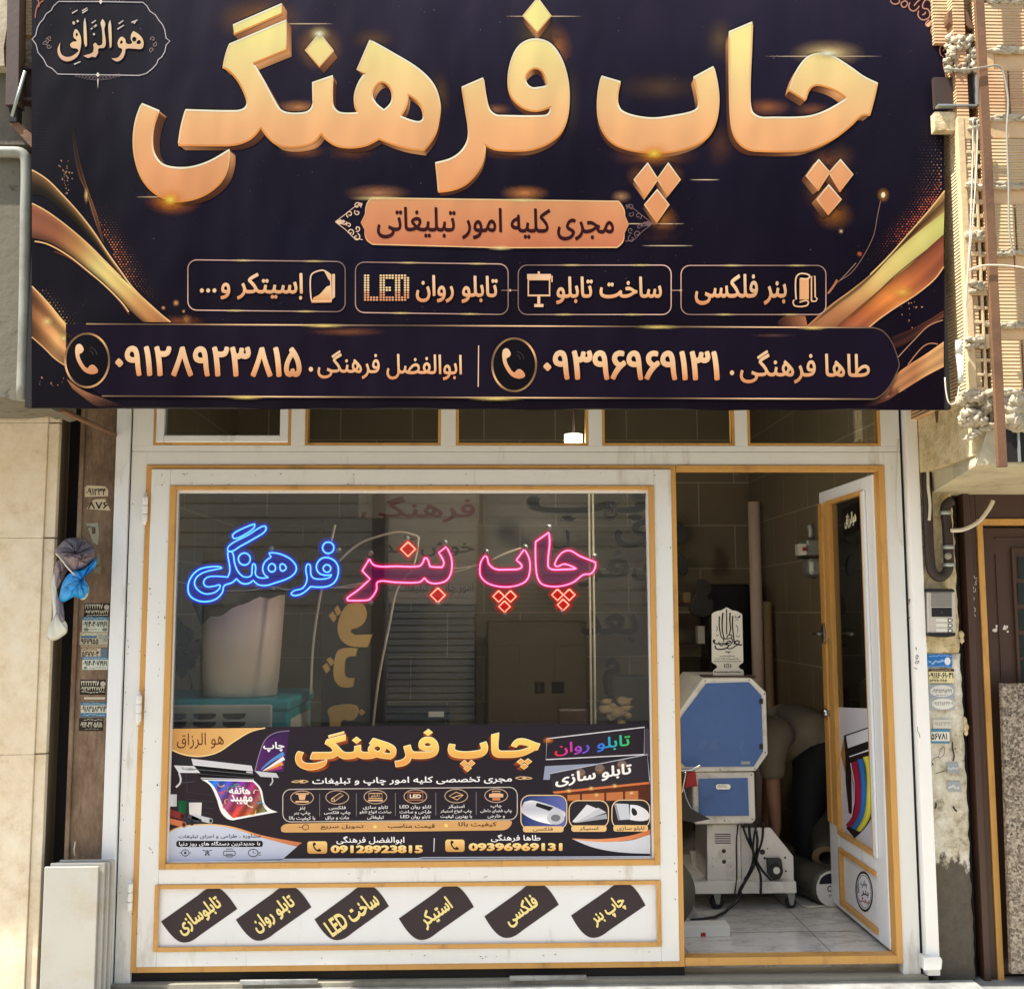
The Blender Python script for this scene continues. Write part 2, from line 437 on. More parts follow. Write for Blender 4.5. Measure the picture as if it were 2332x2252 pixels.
dk = n.mix(n.noise(30, 6, .7), lin((60, 56, 48)), lin((112, 104, 90)))
pl = n.ramp(n.noise(12, 8, .75, None, 2), [(.32, lin((120, 108, 88))), (.46, lin((196, 188, 166))), (.62, lin((224, 222, 210)))])
n.base(n.mix(f, dk, pl)); n.put(.9); n.bump(n.noise(30, 6, .7), .6, .01)
n = N('ribbed_brick')   # hollow clay brick with grooved faces
sep = n.new('ShaderNodeSeparateXYZ'); n.ln(n.coord(), sep.inputs[0])
mu = n.new('ShaderNodeMath', operation='MULTIPLY'); mu.inputs[1].default_value = 2*math.pi/.0135; n.ln(sep.outputs[2], mu.inputs[0])
sn = n.new('ShaderNodeMath', operation='SINE'); n.ln(mu.outputs[0], sn.inputs[0])
a = n.mix(n.noise(7, 5, .6), lin((204, 174, 130)), lin((228, 202, 158)))
oi = n.new('ShaderNodeObjectInfo'); a = n.mix(n.ramp(n.noise(2.2, 2, .5, None, 6), [(.45, 0.), (.62, .7)]), a, lin((200, 146, 106)))
a = n.mix(n.ramp(n.noise(5, 8, .75, None, 8), [(.55, 0.), (.75, .75)]), a, lin((150, 122, 84)))
n.base(a); n.put(.95); n.bump(sn.outputs[0], 1.0, .004)
simple('brick_edge', (212, 186, 144), .95, 0, .15, 8, .5, 40)
simple('hole_dark', (64, 30, 18), .95)
n = N('granite'); v = n.new('ShaderNodeTexVoronoi'); v.inputs['Scale'].default_value = 95; n.ln(n.coord(), v.inputs[0])
a = n.ramp(v.outputs['Color'], [(.25, lin((58, 48, 40))), (.45, lin((124, 110, 96))), (.6, lin((160, 148, 132))), (.85, lin((196, 186, 168)))]); n.base(n.mix(.4, a, n.ramp(n.noise(120, 3), [(.4, lin((74, 62, 52))), (.6, lin((176, 164, 148)))]))); n.put(.3)
n = N('pale_stone'); a = n.ramp(n.noise(6, 8, .7, (1, 1, 3)), [(.3, lin((104, 103, 98))), (.5, lin((142, 142, 138))), (.7, lin((170, 170, 166)))])
b = n.ramp(n.noise(20, 6, .8, None, 7), [(.58, 0.), (.64, .7), (.68, 0.)]); n.base(n.mix(b, a, lin((110, 106, 98)))); n.put(.6); n.bump(n.noise(30, 5), .3, .005)
n = N('asphalt'); n.base(n.mix(n.noise(60, 4), lin((105, 100, 94)), lin((140, 134, 124)))); n.put(.9); n.bump(n.noise(90, 3), .5, .01)
n = N('pavement'); bt = n.new('ShaderNodeTexBrick'); bt.inputs['Scale'].default_value = 1; bt.inputs['Brick Width'].default_value = .4; bt.inputs['Row Height'].default_value = .4; bt.inputs['Mortar Size'].default_value = .006; bt.offset = 0
bt.inputs['Color1'].default_value = lin((196, 186, 166))+(1,); bt.inputs['Color2'].default_value = lin((190, 182, 166))+(1,); bt.inputs['Mortar'].default_value = lin((120, 112, 100))+(1,); n.ln(n.coord(), bt.inputs[0])
n.base(n.mix(n.ramp(n.noise(3, 5), [(.4, 0.), (.8, .5)]), bt.outputs[0], lin((150, 142, 128)))); n.put(.85)
n = N('wall_tile')
bt = n.new('ShaderNodeTexBrick'); bt.inputs['Scale'].default_value = 1; bt.inputs['Brick Width'].default_value = .5; bt.inputs['Row Height'].default_value = .3; bt.inputs['Mortar Size'].default_value = .004; bt.offset = 0.5
bt.inputs['Color1'].default_value = lin((126, 114, 90))+(1,); bt.inputs['Color2'].default_value = lin((118, 107, 84))+(1,); bt.inputs['Mortar'].default_value = lin((190, 180, 156))+(1,)
sep = n.new('ShaderNodeSeparateXYZ'); n.ln(n.coord(), sep.inputs[0]); ad = n.new('ShaderNodeMath', operation='ADD'); n.ln(sep.outputs[0], ad.inputs[0]); n.ln(sep.outputs[1], ad.inputs[1])
cm = n.new('ShaderNodeCombineXYZ'); n.ln(ad.outputs[0], cm.inputs[0]); n.ln(sep.outputs[2], cm.inputs[1]); n.ln(cm.outputs[0], bt.inputs[0])
n.base(n.mix(.25, bt.outputs[0], n.mix(n.noise(5, 4), lin((120, 108, 84)), lin((160, 148, 122))))); n.put(.35)
def glass(name, tint, refl=1.0):
    n = N(name); t = n.t; tr = n.new('ShaderNodeBsdfTransparent'); tr.inputs[0].default_value = tuple(tint)+(1,)
    gl = n.new('ShaderNodeBsdfGlossy'); gl.inputs['Roughness'].default_value = .0; gl.inputs[0].default_value = (refl, refl, refl, 1)
    fr = n.new('ShaderNodeFresnel'); fr.inputs[0].default_value = 1.62; mx = n.new('ShaderNodeMixShader')
    n.ln(fr.outputs[0], mx.inputs[0]); n.ln(tr.outputs[0], mx.inputs[1]); n.ln(gl.outputs[0], mx.inputs[2])
    df = n.new('ShaderNodeBsdfDiffuse'); df.inputs[0].default_value = (.6, .58, .52, 1); m2 = n.new('ShaderNodeMixShader')      # dust on the pane
    n.ln(n.ramp(n.noise(11, 8, .8), [(.35, .002), (.62, .009), (.72, .05)]), m2.inputs[0]); n.ln(mx.outputs[0], m2.inputs[1]); n.ln(df.outputs[0], m2.inputs[2]); n.ln(m2.outputs[0], t.nodes['Material Output'].inputs[0])
    return n.m
glass('window_glass', (.93, .94, .91)); glass('clear_glass', (.90, .92, .90))

# ---------------------------------------------------------------- setting: ground, street, room shell
def struct(o): o['kind'] = 'structure'; return o
GZ = 0.0
ZF = .095                                     # shop floor
struct(MB().box(-40, 40, -60, -8.2, -.6, -.14).build('ground', MT['asphalt']))
struct(MB().box(-14, 14, -8.2, -3.2, -.5, -.13).build('road', MT['asphalt']))
struct(MB().box(-14, 14, -3.2, -.235, -.5, GZ).build('pavement', MT['pavement'], bevel=.01))
BW, XL, XR = 3.0, -1.72, 1.86                 # back wall depth, side walls of the room
struct(MB().box(XL, XR, .1, BW, -.2, ZF).build('floor', MT['tile_floor']))
struct(MB().box(XL-.2, XR+.2, BW, BW+.2, -.2, 3.3).build('wall_back', MT['wall_tile']))
struct(MB().box(XL-.2, XL, .12, BW, -.2, 3.3).build('wall_left', MT['wall_tile']))
struct(MB().box(XR, XR+.2, .12, BW, -.2, 3.3).build('wall_right', MT['wall_tile']))
struct(MB().box(XL-.3, XR+.3, .12, BW+.2, 3.3, 3.5).build('ceiling', MT['concrete']))

# floor joints: thin dark lines between the large pale tiles
m = MB()
for gx in (-.95, -.35, .25, .85, 1.45): m.box(gx-.002, gx+.002, .11, BW-.01, ZF, ZF+.0008)
for gy in (.42, 1.02, 1.62, 2.22): m.box(XL+.01, -.9521, gy-.002, gy+.002, ZF, ZF+.0008)
for gy in (.42, 1.02, 1.62):
    for a_, b_ in ((-.948, -.352), (-.348, .248), (.252, .848), (.852, 1.448), (1.452, 1.85)): m.box(a_, b_, gy-.002, gy+.002, ZF, ZF+.0008)
struct(m.build('floor_joints', simple('grout', (120, 116, 108), .9)))

# upper storey of the shop's own building: it juts out above the front and carries the banner
t = thing('upper_storey', 'raw upper storey jutting out above the shop behind the banner', 'building', (0, -.2, 2.45))
m = MB(); m.box(-1.6, 1.72, -.5, .11, 2.62, 2.86); m.build('concrete_slab', MT['concrete'], t)
MB().box(-1.6, 1.72, -.48, -.33, 2.86, 4.6).build('parapet_wall', MT['ribbed_brick'], t)
MB().box(-1.9, 2.2, 0, .11, 2.86, 4.6).build('wall', MT['concrete'], t)
MB().box(-1.72, 1.86, .02, .115, 2.45, 2.619).build('lintel', MT['dark_steel'], t)
# ---------------------------------------------------------------- the shop front: cream steel frame, hinged window leaf, open door
LX0 = xx(337.6, 1060)*.5+xx(297, 2205)*.5            # leaf, outer left
LX1 = xx(1541, 1080)*.5+xx(1555, 2190)*.5            # leaf right = door opening left
DX1 = xx(2013.5, 1060)*.5+xx(2053, 2190)*.5          # door trim, outer right
ZT = zz(340, 1061)*.5+zz(2012, 1059)*.5; ZB = zz(297, 2213)*.5+zz(2053, 2193)*.5
GX0 = xx(304, 930)*.5+xx(271, 1960)*.5               # frame, outer left (right side of the white post)
GX1 = xx(2045, 935)*.5+xx(2095, 2191)*.5
ZR = zz(1100, 1028)                                  # groove of the transom rail
ZTOP = 2.618
shop = thing('storefront', 'cream steel shop front with ochre beads, big window and open door', 'shop front', (0, 0, 0))
fr = MB()
fr.box(GX0, LX0-.001, -.006, .05, .0, ZR-.003)                       # left post
fr.box(DX1+.001, GX1, -.006, .05, .0, ZR-.003)                       # right post
fr.box(LX0-.001, DX1+.001, -.006, .05, ZT+.001, ZR-.003)             # rail over leaf and door
fr.box(GX0, GX1, -.002, .05, ZR-.003, ZR)                            # groove
WB = zz(1100, 1015)                                                  # underside of the transom windows
tw = [(350, 663), (695, 1004), (1038, 1340), (1371, 1673), (1702, 2005)]
twx = [(xx(a, 1000), xx(b, 1000)) for a, b in tw]
fr.box(GX0, GX1, -.006, .05, ZR, WB)
px_ = GX0
for a, b in twx:
    fr.box(px_, a, -.006, .05, WB, ZTOP); px_ = b
fr.box(px_, GX1, -.006, .05, WB, ZTOP)
fr.build('frame', MT['cream_paint'], shop, bevel=.0025)
for i, (a, b) in enumerate(twx):
    o = MB().ring(a, b, WB, ZTOP, .012, .012, .012, 0, -.004, .04).build('transom_window', MT['ochre_bead'], shop, bevel=.002)
    if i == 0:
        MB().ring(a+.012, b-.012, WB+.012, ZTOP, .034, .034, .030, 0, -.014, .036).build('casement', MT['white_paint'], o, bevel=.004)
        MB().box(a+.046, b-.046, .01, .014, WB+.042, ZTOP).build('pane', MT['window_glass'], o)
    else:
        MB().box(a+.012, b-.012, .01, .014, WB+.012, ZTOP).build('pane', MT['window_glass'], o)

MB().box(LX0-.0005, LX1+.003, .012, .05, .046, ZB-.002).build('gap_shadow', MT['dark_gap'], shop)  # dark box stands in for the shadow under the leaf
k = Ink(front(-.0225, .0003)); rr = random.Random(21)      # chipped paint along the edges of stiles and rails
for _ in range(90):
    e = rr.choice(((342, 352), (366, 386), (1490, 1494), (1524, 1530), (300, 306), (330, 336))); y = rr.uniform(1070, 2190); t_ = (y-1070)/1130
    x = rr.uniform(*e)-(34*t_ if e[0] < 900 else -14*t_); r_ = rr.uniform(.8, 2.2)
    k.poly([[(x+r_*.6*math.cos(q)*rr.uniform(.6, 1.3), y+r_*math.sin(q)*rr.uniform(.6, 1.5)) for q in (0, 1, 2, 3, 4, 5)]], rr.choice(((92, 78, 62), (120, 98, 70), (70, 60, 52))), 1)
for _ in range(50):
    x, y = rr.uniform(345, 1490), rr.choice((rr.uniform(1077, 1082), rr.uniform(1100, 1106), rr.uniform(2165, 2194), rr.uniform(1972, 2000))); r_ = rr.uniform(.8, 2)
    k.poly([[(x+r_*1.3*math.cos(q)*rr.uniform(.6, 1.3), y+r_*.6*math.sin(q)*rr.uniform(.6, 1.5)) for q in (0, 1, 2, 3, 4, 5)]], rr.choice(((92, 78, 62), (120, 98, 70), (150, 130, 96))), 1)
k.build('paint_chips', shop)

# the big hinged leaf
leaf = MB()
leaf.ring(LX0, LX1, ZB, ZT, .024, .022, .024, .018, -.012, .045)
leaf = leaf.build('leaf_edge', MT['ochre_bead'], shop, bevel=.002)
lx0, lx1, lz0, lz1 = LX0+.024, LX1-.022, ZB+.024, ZT-.018
BX0 = xx(386, 1112)*.5+xx(370, 1960)*.5; BX1 = xx(1489, 1115)*.5+xx(1500, 1960)*.5      # bead, outer
BZ1 = zz(390, 1107)*.5+zz(1489, 1107)*.5; BZ0 = zz(375, 1976)*.5+zz(1497, 1966)*.5
QZ1 = zz(355, 2007)*.5+zz(1500, 2005)*.5; QZ0 = zz(347, 2163)*.5+zz(1500, 2150)*.5      # lower panel bead
st = MB()
st.box(lx0, BX0, -.02, .04, lz0, lz1); st.box(BX1, lx1, -.02, .04, lz0, lz1)
st.box(BX0, BX1, -.02, .04, BZ1, lz1); st.box(BX0, BX1, -.02, .04, QZ1, BZ0); st.box(BX0, BX1, -.02, .04, lz0, QZ0)
st.build('leaf_frame', MT['cream_paint'], shop, bevel=.003)
disp = MB().ring(BX0, BX1, BZ0, BZ1, .026, .022, .022, .018, -.026, .03).build('display_window', MT['ochre_bead'], shop, bevel=.003)
gx0, gx1, gz0, gz1 = BX0+.026, BX1-.022, BZ0+.022, BZ1-.018
MB().ring(gx0, gx1, gz0, gz1, .006, .008, .004, .012, -.006, .02).build('seal', MT['white_paint'], disp)
MB().box(gx0+.006, gx1-.008, .006, .011, gz0+.004, gz1-.012).build('pane', MT['window_glass'], disp)
lp = MB().ring(BX0-.012, BX1, QZ0, QZ1, .018, .018, .018, .016, -.027, -.0205).build('lower_panel', MT['ochre_bead'], shop, bevel=.002)
MB().box(BX0+.0005, BX1-.0005, -.012, .03, QZ0+.001, QZ1-.001).build('sheet', MT['white_paint'], lp)
for hx, hy in ((330, 1160), (316, 1613), (296, 2042)):
    c = PX(hx, hy, -.03); hg = MB()
    for k in (-1, 0, 1): hg.lathe((c.x, c.y, c.z+k*.036), [(.0, -.017), (.0105, -.017), (.0115, -.012), (.0115, .012), (.0105, .017), (0, .017)], 10)
    hg.lathe((c.x, c.y, c.z), [(0, -.064), (.006, -.064), (.006, .066), (0, .066)], 8)
    hg.build('hinge', MT['cream_paint'], shop)

# door opening trim and the leaf that stands open into the shop
dz0, dz1 = ZB+.003, ZT
tr = MB()
tr.box(DX1-.026, DX1, -.012, .05, dz0, dz1); tr.box(LX1+.002, DX1-.026, -.012, .05, dz1-.024, dz1); tr.box(LX1+.002, DX1-.026, -.012, .05, dz0, dz0+.032)
tr.build('door_trim', MT['ochre_bead'], shop, bevel=.002)
HX, HY = DX1-.03, .052                               # hinge corner of the leaf, its face looks left (-x)
FREE = .76; TILT = 0.0
dv = Vector((-math.sin(TILT), math.cos(TILT), 0)); dn = Vector((-math.cos(TILT), -math.sin(TILT), 0))
def DP(u, z, d=0): return Vector((HX, HY, 0))+dv*u+dn*d+Vector((0, 0, z))
def dbox(m, u0, u1, z0, z1, d0, d1):
    return m.hexa([DP(u, z, d) for u in (u0, u1) for d in (d0, d1) for z in (z0, z1)])
door = thing('door', '', '', (HX, HY, 0)); del door['label'], door['category']; door.parent = shop; door.location = (HX, HY, 0)
Z0, Z1 = dz0+.034, dz1-.03
GU0, GU1 = .150, .60                                  # the glass, measured from the hinges
m = MB()
dbox(m, 0, GU0-.02, Z0, Z1, -.04, 0); dbox(m, GU1+.02, FREE, Z0, Z1-.055, -.04, 0)
dbox(m, GU0-.02, FREE, Z1-.055, Z1, -.04, 0) if False else dbox(m, GU0-.02, FREE, Z1-.0549, Z1, -.04, 0)
dbox(m, GU0-.02, GU1+.02, .405, .465, -.04, 0); dbox(m, GU0-.02, GU1+.02, Z0, .145, -.04, 0)
m.build('leaf_frame', MT['white_paint'], door, bevel=.004)
m = MB()
for (u0, u1, z0, z1) in ((GU0-.02, GU1+.02, .465, Z1-.055), (GU0-.02, GU1+.02, .145, .405)):
    w_ = .02
    if z0 > .4: dbox(m, u0, u0+w_, z0, z1, -.03, .008)
    dbox(m, u1-w_, u1, z0, z1, -.03, .008)
    dbox(m, u0+w_ if z0 > .4 else u0, u1-w_, z0, z0+w_, -.03, .008); dbox(m, u0+w_ if z0 > .4 else u0, u1-w_, z1-w_, z1, -.03, .008)
m.build('bead', MT['ochre_bead'], door, bevel=.002)
m = MB(); dbox(m, GU1+.022, GU1+.075, .5, Z1-.06, .0005, .007); m.build('edge_strip', MT['ochre_bead'], door, bevel=.002)
m = MB(); dbox(m, GU1+.095, FREE-.001, .5, Z1-.06, .0005, .009); m.build('edge_strip', MT['ochre_bead'], door, bevel=.002)
m = MB(); dbox(m, GU0-.062, GU0-.021, .47, Z1-.06, .0005, .012); m.build('weather_bar', MT['white_paint'], door, bevel=.004)
m = MB(); dbox(m, GU0+.0005, GU1-.0005, .486, Z1-.076, -.018, -.013); m.build('pane', MT['clear_glass'], door)
m = MB(); dbox(m, GU0-.018, GU1-.0005, .166, .384, -.02, -.012); m.build('panel', MT['white_paint'], door)
for d0, d1 in ((.0095, .02), (-.058, -.047)):
    m = MB(); m.prism([DP(FREE-.05+.02*math.cos(a), 1.40+.05*math.sin(a), d0) for a in [k*math.pi/6 for k in range(12)]], dn*(d1-d0))
    e_ = d1 if d0 > 0 else d0; s_ = 1 if d0 > 0 else -1
    m.tube([DP(FREE-.05, 1.40, e_-.004*s_), DP(FREE-.05, 1.40, e_+.035*s_), DP(FREE-.06, 1.40, e_+.042*s_), DP(FREE-.15, 1.40, e_+.045*s_)], .009)
    m.build('handle', MT['chrome'], door)
m = MB(); c = DP(FREE-.05, 1.02); m.tube([c+dn*.001, c+dn*.03], .022, 12); m.build('knob', MT['chrome'], door)

# door sill, threshold stones
t = thing('threshold', 'long pale stone threshold under the shop front with cracked blocks along its edge', 'threshold', (0, -.12, 0))
MB().box(GX0-.02, GX1+.02, -.03, .0995, .0, .045).build('sill_plate', MT['concrete'], t)
MB().box(GX0-.2, GX1+.2, -.14, -.032, .001, .03).build('upper_slab', MT['pale_stone'], t, bevel=.004)
m = MB(); x = GX0-.3
while x < GX1+.3:
    wd = R.uniform(.18, .34); m.box(x, x+wd-.004, -.235, -.142, .002, .012+R.uniform(0, .006)); x += wd
m.build('edge_block', MT['pale_stone'], t, bevel=.004)
t = tag(MB().hexa([Vector(p) for p in [(xx(552, 2216), -.045, .046), (xx(552, 2216), -.045, .062), (xx(552, 2216), -.033, .046), (xx(552, 2216), -.033, .062), (xx(727, 2216), -.045, .046), (xx(727, 2216), -.045, .062), (xx(727, 2216), -.033, .046), (xx(727, 2216), -.033, .062)]]).build('stone_chip', MT['pale_stone']), 'flat sliver of stone wedged under the window leaf towards the left hinges', 'stone chip')
c = t.copy(); c.data = t.data; COL.objects.link(c); c.location.x += xx(1160, 2208)-xx(552, 2216); c.location.z += .004
tag(c, 'flat sliver of stone wedged under the window leaf beside the door opening', 'stone chip'); t['group'] = c['group'] = 'stone slivers under the window leaf'

# white posts either side
for nm, xa, xb, lab in (('steel_post', xx(269, 930)*.5+xx(236, 1950)*.5, GX0-.006, 'slim white steel post between the rusty column and the window leaf'),
                        ('steel_post', GX1+.012, xx(2079, 940)*.5+xx(2130, 2180)*.5, 'bright white steel post between the open door and the plaster pillar')):
    tag(MB().box(xa, xb, -.045 if xa > 0 else -.02, .05, .0 if xa < 0 else .05, 2.6).build(nm, MT['white_paint_lit'] if xa > 0 else MT['white_paint'], bevel=.003), lab, 'post', 'white posts beside the shop front')
tag(MB().box(GX1+.001, GX1+.011, .0, .05, .0, 2.6).build('gap_strip', MT['dark_gap']), 'dark strip standing for shade in the gap right of the shop front frame', 'seal')  # this strip and the next paint the shade of the gaps
tag(MB().box(GX0-.005, GX0-.001, .0, .05, .0, 2.6).build('gap_strip', MT['dark_gap']), 'dark strip standing for shade in the gap left of the window leaf', 'seal')
a_ = PX(2104, 2178, -.08); b_ = PX(2146, 2206, -.08)
tag(MB().prism([PX(2104, 2180, -.08), PX(2142, 2178, -.08), PX(2147, 2186, -.08), PX(2145, 2208, -.08), PX(2105, 2210, -.08)], (0, .06, 0)).build('stone_block', MT['cream_paint'], bevel=.004), 'small pale block bolted at the foot of the right white post', 'block')
# ---------------------------------------------------------------- the big banner over the shop
YB = -.55
SB = front(YB)
INK_GAIN = .56; INK_KIND = 'vinyl'                                # the printed vinyl is a dark, matt ink set
ban = thing('shop_banner', 'large black and gold printed banner stretched over the shop front', 'banner', (0, YB, 2.4))
cor = [(72, -60), (2160, -60), (2149, 936), (72, 930)]
bl, br_ = PX(72, 928, YB), PX(2149, 934, YB)
ZBB = (bl.z+br_.z)/2; BXL = (PX(72, 100, YB).x+bl.x)/2; BXR = (PX(2150, 100, YB).x+br_.x)/2
m = MB(); m.box(BXL+.004, BXR-.004, YB+.0015, YB+.03, ZBB+.003, 3.95); m.build('backing', MT['dark_gap'], ban)
# printed cloth: fine grid with the dark blue to aubergine ground of the artwork; the paler top is painted vinyl sheen
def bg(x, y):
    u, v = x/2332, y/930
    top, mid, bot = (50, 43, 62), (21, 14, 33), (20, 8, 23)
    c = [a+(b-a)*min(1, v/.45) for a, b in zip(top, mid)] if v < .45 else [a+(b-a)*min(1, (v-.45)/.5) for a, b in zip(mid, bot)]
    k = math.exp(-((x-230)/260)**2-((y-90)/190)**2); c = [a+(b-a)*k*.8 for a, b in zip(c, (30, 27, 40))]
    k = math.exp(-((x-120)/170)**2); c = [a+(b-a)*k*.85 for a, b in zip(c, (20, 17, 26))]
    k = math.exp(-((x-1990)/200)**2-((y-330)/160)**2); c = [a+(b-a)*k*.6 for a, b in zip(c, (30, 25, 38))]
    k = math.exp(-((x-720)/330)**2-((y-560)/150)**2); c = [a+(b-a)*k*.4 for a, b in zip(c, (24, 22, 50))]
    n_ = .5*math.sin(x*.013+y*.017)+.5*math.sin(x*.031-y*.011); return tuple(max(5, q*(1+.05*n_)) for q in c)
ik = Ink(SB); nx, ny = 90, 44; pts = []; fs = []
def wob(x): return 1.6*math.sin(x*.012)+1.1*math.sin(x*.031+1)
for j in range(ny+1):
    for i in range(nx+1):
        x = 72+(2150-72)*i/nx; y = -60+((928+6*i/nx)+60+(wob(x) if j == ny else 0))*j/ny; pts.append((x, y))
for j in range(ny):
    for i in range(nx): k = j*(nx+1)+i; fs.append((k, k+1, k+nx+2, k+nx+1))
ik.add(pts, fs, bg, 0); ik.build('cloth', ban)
INK_GAIN = .66

GO = (236, 172, 112); GL = (250, 214, 160); GD = (120, 66, 40)
# --- swooshes, halftone, sparks
zl = zoom(60, 340, 3.155); zr = zoom(1760, 380, 3.38)
art = Ink(SB)
art.ribbon(zl((330, -160), (345, 40), (380, 200), (430, 310), (480, 480), (545, 660)), zl((350, -160), (375, 40), (410, 180), (448, 300), (510, 480), (560, 680)), [(36, 28, 30), (90, 60, 40), (170, 110, 70), (120, 76, 52)], [1, .5, .9], 1)
art.ribbon(zl((40, 150), (150, 220), (260, 330), (370, 450), (480, 590), (580, 740), (680, 880), (760, 990), (900, 1120)), zl((40, 330), (120, 340), (230, 420), (350, 530), (500, 690), (610, 830), (700, 940), (800, 1040), (930, 1140)),
           [(100, 72, 44), (118, 88, 48), (140, 104, 56), (190, 150, 84), (150, 104, 60)], [1.5, 1.0, .75, .45, .3, .25], 1, 30, 8)
art.ribbon(zl((40, 390), (150, 450), (300, 560), (450, 690), (560, 800), (680, 920), (800, 1030), (900, 1120), (1035, 1242)), zl((40, 640), (160, 670), (300, 750), (430, 850), (560, 960), (680, 1080), (760, 1170), (840, 1242)),
           [(152, 92, 68), (158, 98, 68), (190, 136, 80), (232, 206, 126), (232, 200, 120), (214, 160, 96), (186, 122, 74)], [1.25, 1.0, .96, 1.0, 1.04, 1.0, .8, .55], 2, 34, 10)
for e in (((40, 150), (150, 220), (260, 330), (370, 450), (480, 590), (580, 740), (680, 880), (760, 990), (900, 1130), (1035, 1242)), ((40, 390), (150, 450), (300, 560), (450, 690), (560, 800), (680, 920)), ((60, 662), (160, 686), (300, 765), (430, 866), (560, 976), (680, 1096), (735, 1170))):
    art.stroke(smooth(zl(*e), 8, False), 3.2, (246, 196, 136), 3)
art.stroke(smooth(zl((200, 735), (320, 790), (450, 890), (600, 1010), (740, 1190)), 8, False), 4, (96, 48, 38), 2)
art.ribbon(zl((40, 985), (150, 1100), (250, 1220), (370, 1350)), zl((40, 1350), (130, 1430), (200, 1500), (275, 1552)), [(120, 78, 48), (186, 126, 78), (214, 160, 100), (200, 140, 90)], [1.5, .8, .7, 1.15, 1.2, .85, .7, .8], 1, 16, 12)
art.stroke(smooth(zl((40, 985), (150, 1100), (250, 1220), (370, 1350)), 8, False), 3, (250, 206, 140), 2)
art.stroke(smooth(zl((40, 1350), (130, 1430), (200, 1500), (275, 1552)), 8, False), 2.5, (236, 180, 126), 2)
c_ = zl((150, 1240), (270, 1360)); art.glow(c_[0][0], c_[0][1], 16, 16, (250, 226, 140), 3, .8); art.glow(c_[1][0], c_[1][1], 18, 14, (246, 222, 140), 3, .8)
art.ribbon(zl((290, 1650), (370, 1710), (470, 1760), (560, 1790), (700, 1850)), zl((330, 1720), (420, 1790), (510, 1848), (600, 1850), (640, 1851)), [(170, 110, 76), (176, 118, 84), (120, 78, 60), (60, 40, 46)], [1.1, .9, .7], 1, 12, 4, (1, .3))
# right
art.ribbon(zr((1322, 185), (1200, 340), (1050, 510), (900, 680), (750, 830), (600, 950), (450, 1060), (250, 1237)), zr((1320, 350), (1200, 440), (1050, 560), (900, 700), (760, 850), (620, 980), (500, 1070), (330, 1237)), [(214, 168, 104), (150, 98, 60), (200, 146, 88), (220, 166, 106), (190, 126, 80)], [1.2, .8, .45, .6, .9], 1, 30, 8)
art.ribbon(zr((1320, 350), (1200, 440), (1050, 562), (900, 702), (760, 852), (620, 982), (480, 1080), (270, 1237)), zr((1315, 520), (1180, 640), (1050, 760), (900, 880), (780, 980), (650, 1090), (480, 1237)), [(206, 206, 118), (226, 214, 128), (232, 214, 128), (232, 202, 122), (226, 172, 106), (196, 132, 84), (168, 108, 72)], [.95, 1.03, 1.0, .92], 2, 34, 8)
art.ribbon(zr((1315, 520), (1180, 640), (1050, 760), (900, 880), (780, 980), (650, 1090), (480, 1237)), zr((1315, 770), (1240, 870), (1100, 985), (950, 1080), (820, 1170), (740, 1237)), [(150, 84, 58), (166, 92, 60), (206, 118, 66), (236, 142, 70), (200, 112, 62), (176, 98, 66)], [.7, .95, 1.08, .9, 1.05], 2, 30, 8)
c_ = zr((1000, 965)); art.glow(c_[0][0], c_[0][1], 34, 20, (255, 190, 84), 3, .9)
art.stroke(smooth(zr((1315, 770), (1240, 870), (1100, 985), (950, 1080), (820, 1170), (740, 1237)), 8, False), 3, (246, 186, 130), 3)
art.stroke(smooth(zr((1322, 185), (1200, 340), (1050, 510), (900, 680), (750, 830)), 8, False), 3, (246, 206, 134), 3)
art.stroke(smooth(zr((1180, 645), (950, 830), (780, 990), (600, 1150)), 8, False), 2.4, (120, 84, 44), 3)
art.ribbon(zr((1315, 1345), (1180, 1440), (1040, 1530), (950, 1600), (905, 1690)), zr((1315, 1540), (1180, 1610), (1050, 1690), (960, 1745), (870, 1780)), [(206, 156, 104), (214, 160, 104), (186, 124, 82), (196, 134, 88), (150, 94, 66)], [1.2, .9, 1.05, .85, 1.15], 1, 18, 8)
art.ribbon(zr((905, 1690), (830, 1775), (740, 1810)), zr((1000, 1710), (880, 1800), (700, 1862)), [(170, 108, 76), (130, 80, 62), (60, 36, 44)], [1.1, .8], 1, 10, 4, (1, .2))
art.ribbon(zr((1315, 1105), (1180, 1190), (1040, 1260), (915, 1310)), zr((1315, 1160), (1180, 1250), (1050, 1350), (935, 1400)), [(120, 70, 50), (110, 62, 48), (80, 44, 42), (70, 38, 40)], [.9, .6, 1, .7], 1, 12, 6)
art.stroke(smooth(zr((1310, 1180), (1200, 1225), (1110, 1310), (960, 1470)), 6, False), 2, (200, 150, 118), 2)
art.stroke(smooth(zr((1040, 1525), (1140, 1400), (1200, 1362), (1270, 1365)), 6, False), 2.5, (190, 130, 96), 2)
art.stroke(smooth(zr((830, 260), (805, 380), (775, 530), (690, 700), (600, 820), (500, 890), (420, 980)), 8, False), 1.6, (150, 116, 96), 1)
art.stroke(smooth(zr((425, 975), (470, 915), (495, 870)), 6, False), 5, (190, 120, 84), 2)
art.stroke(smooth(zr((640, 740), (560, 830), (500, 890)), 6, False), 1.6, (170, 140, 116), 1)
c_ = zr((850, 218))[0]; art.glow(c_[0], c_[1], 16, 19, (220, 150, 60), 1, .9); art.poly([ell(c_[0], c_[1], 4.6, 6.4, 12)], (255, 244, 210), 2)
c_ = zr((668, 672))[0]; art.glow(c_[0], c_[1], 8, 8, (240, 120, 80), 1, .9)
c_ = zr((525, 497))[0]; art.glow(c_[0], c_[1], 7, 7, (230, 200, 160), 1, .9)
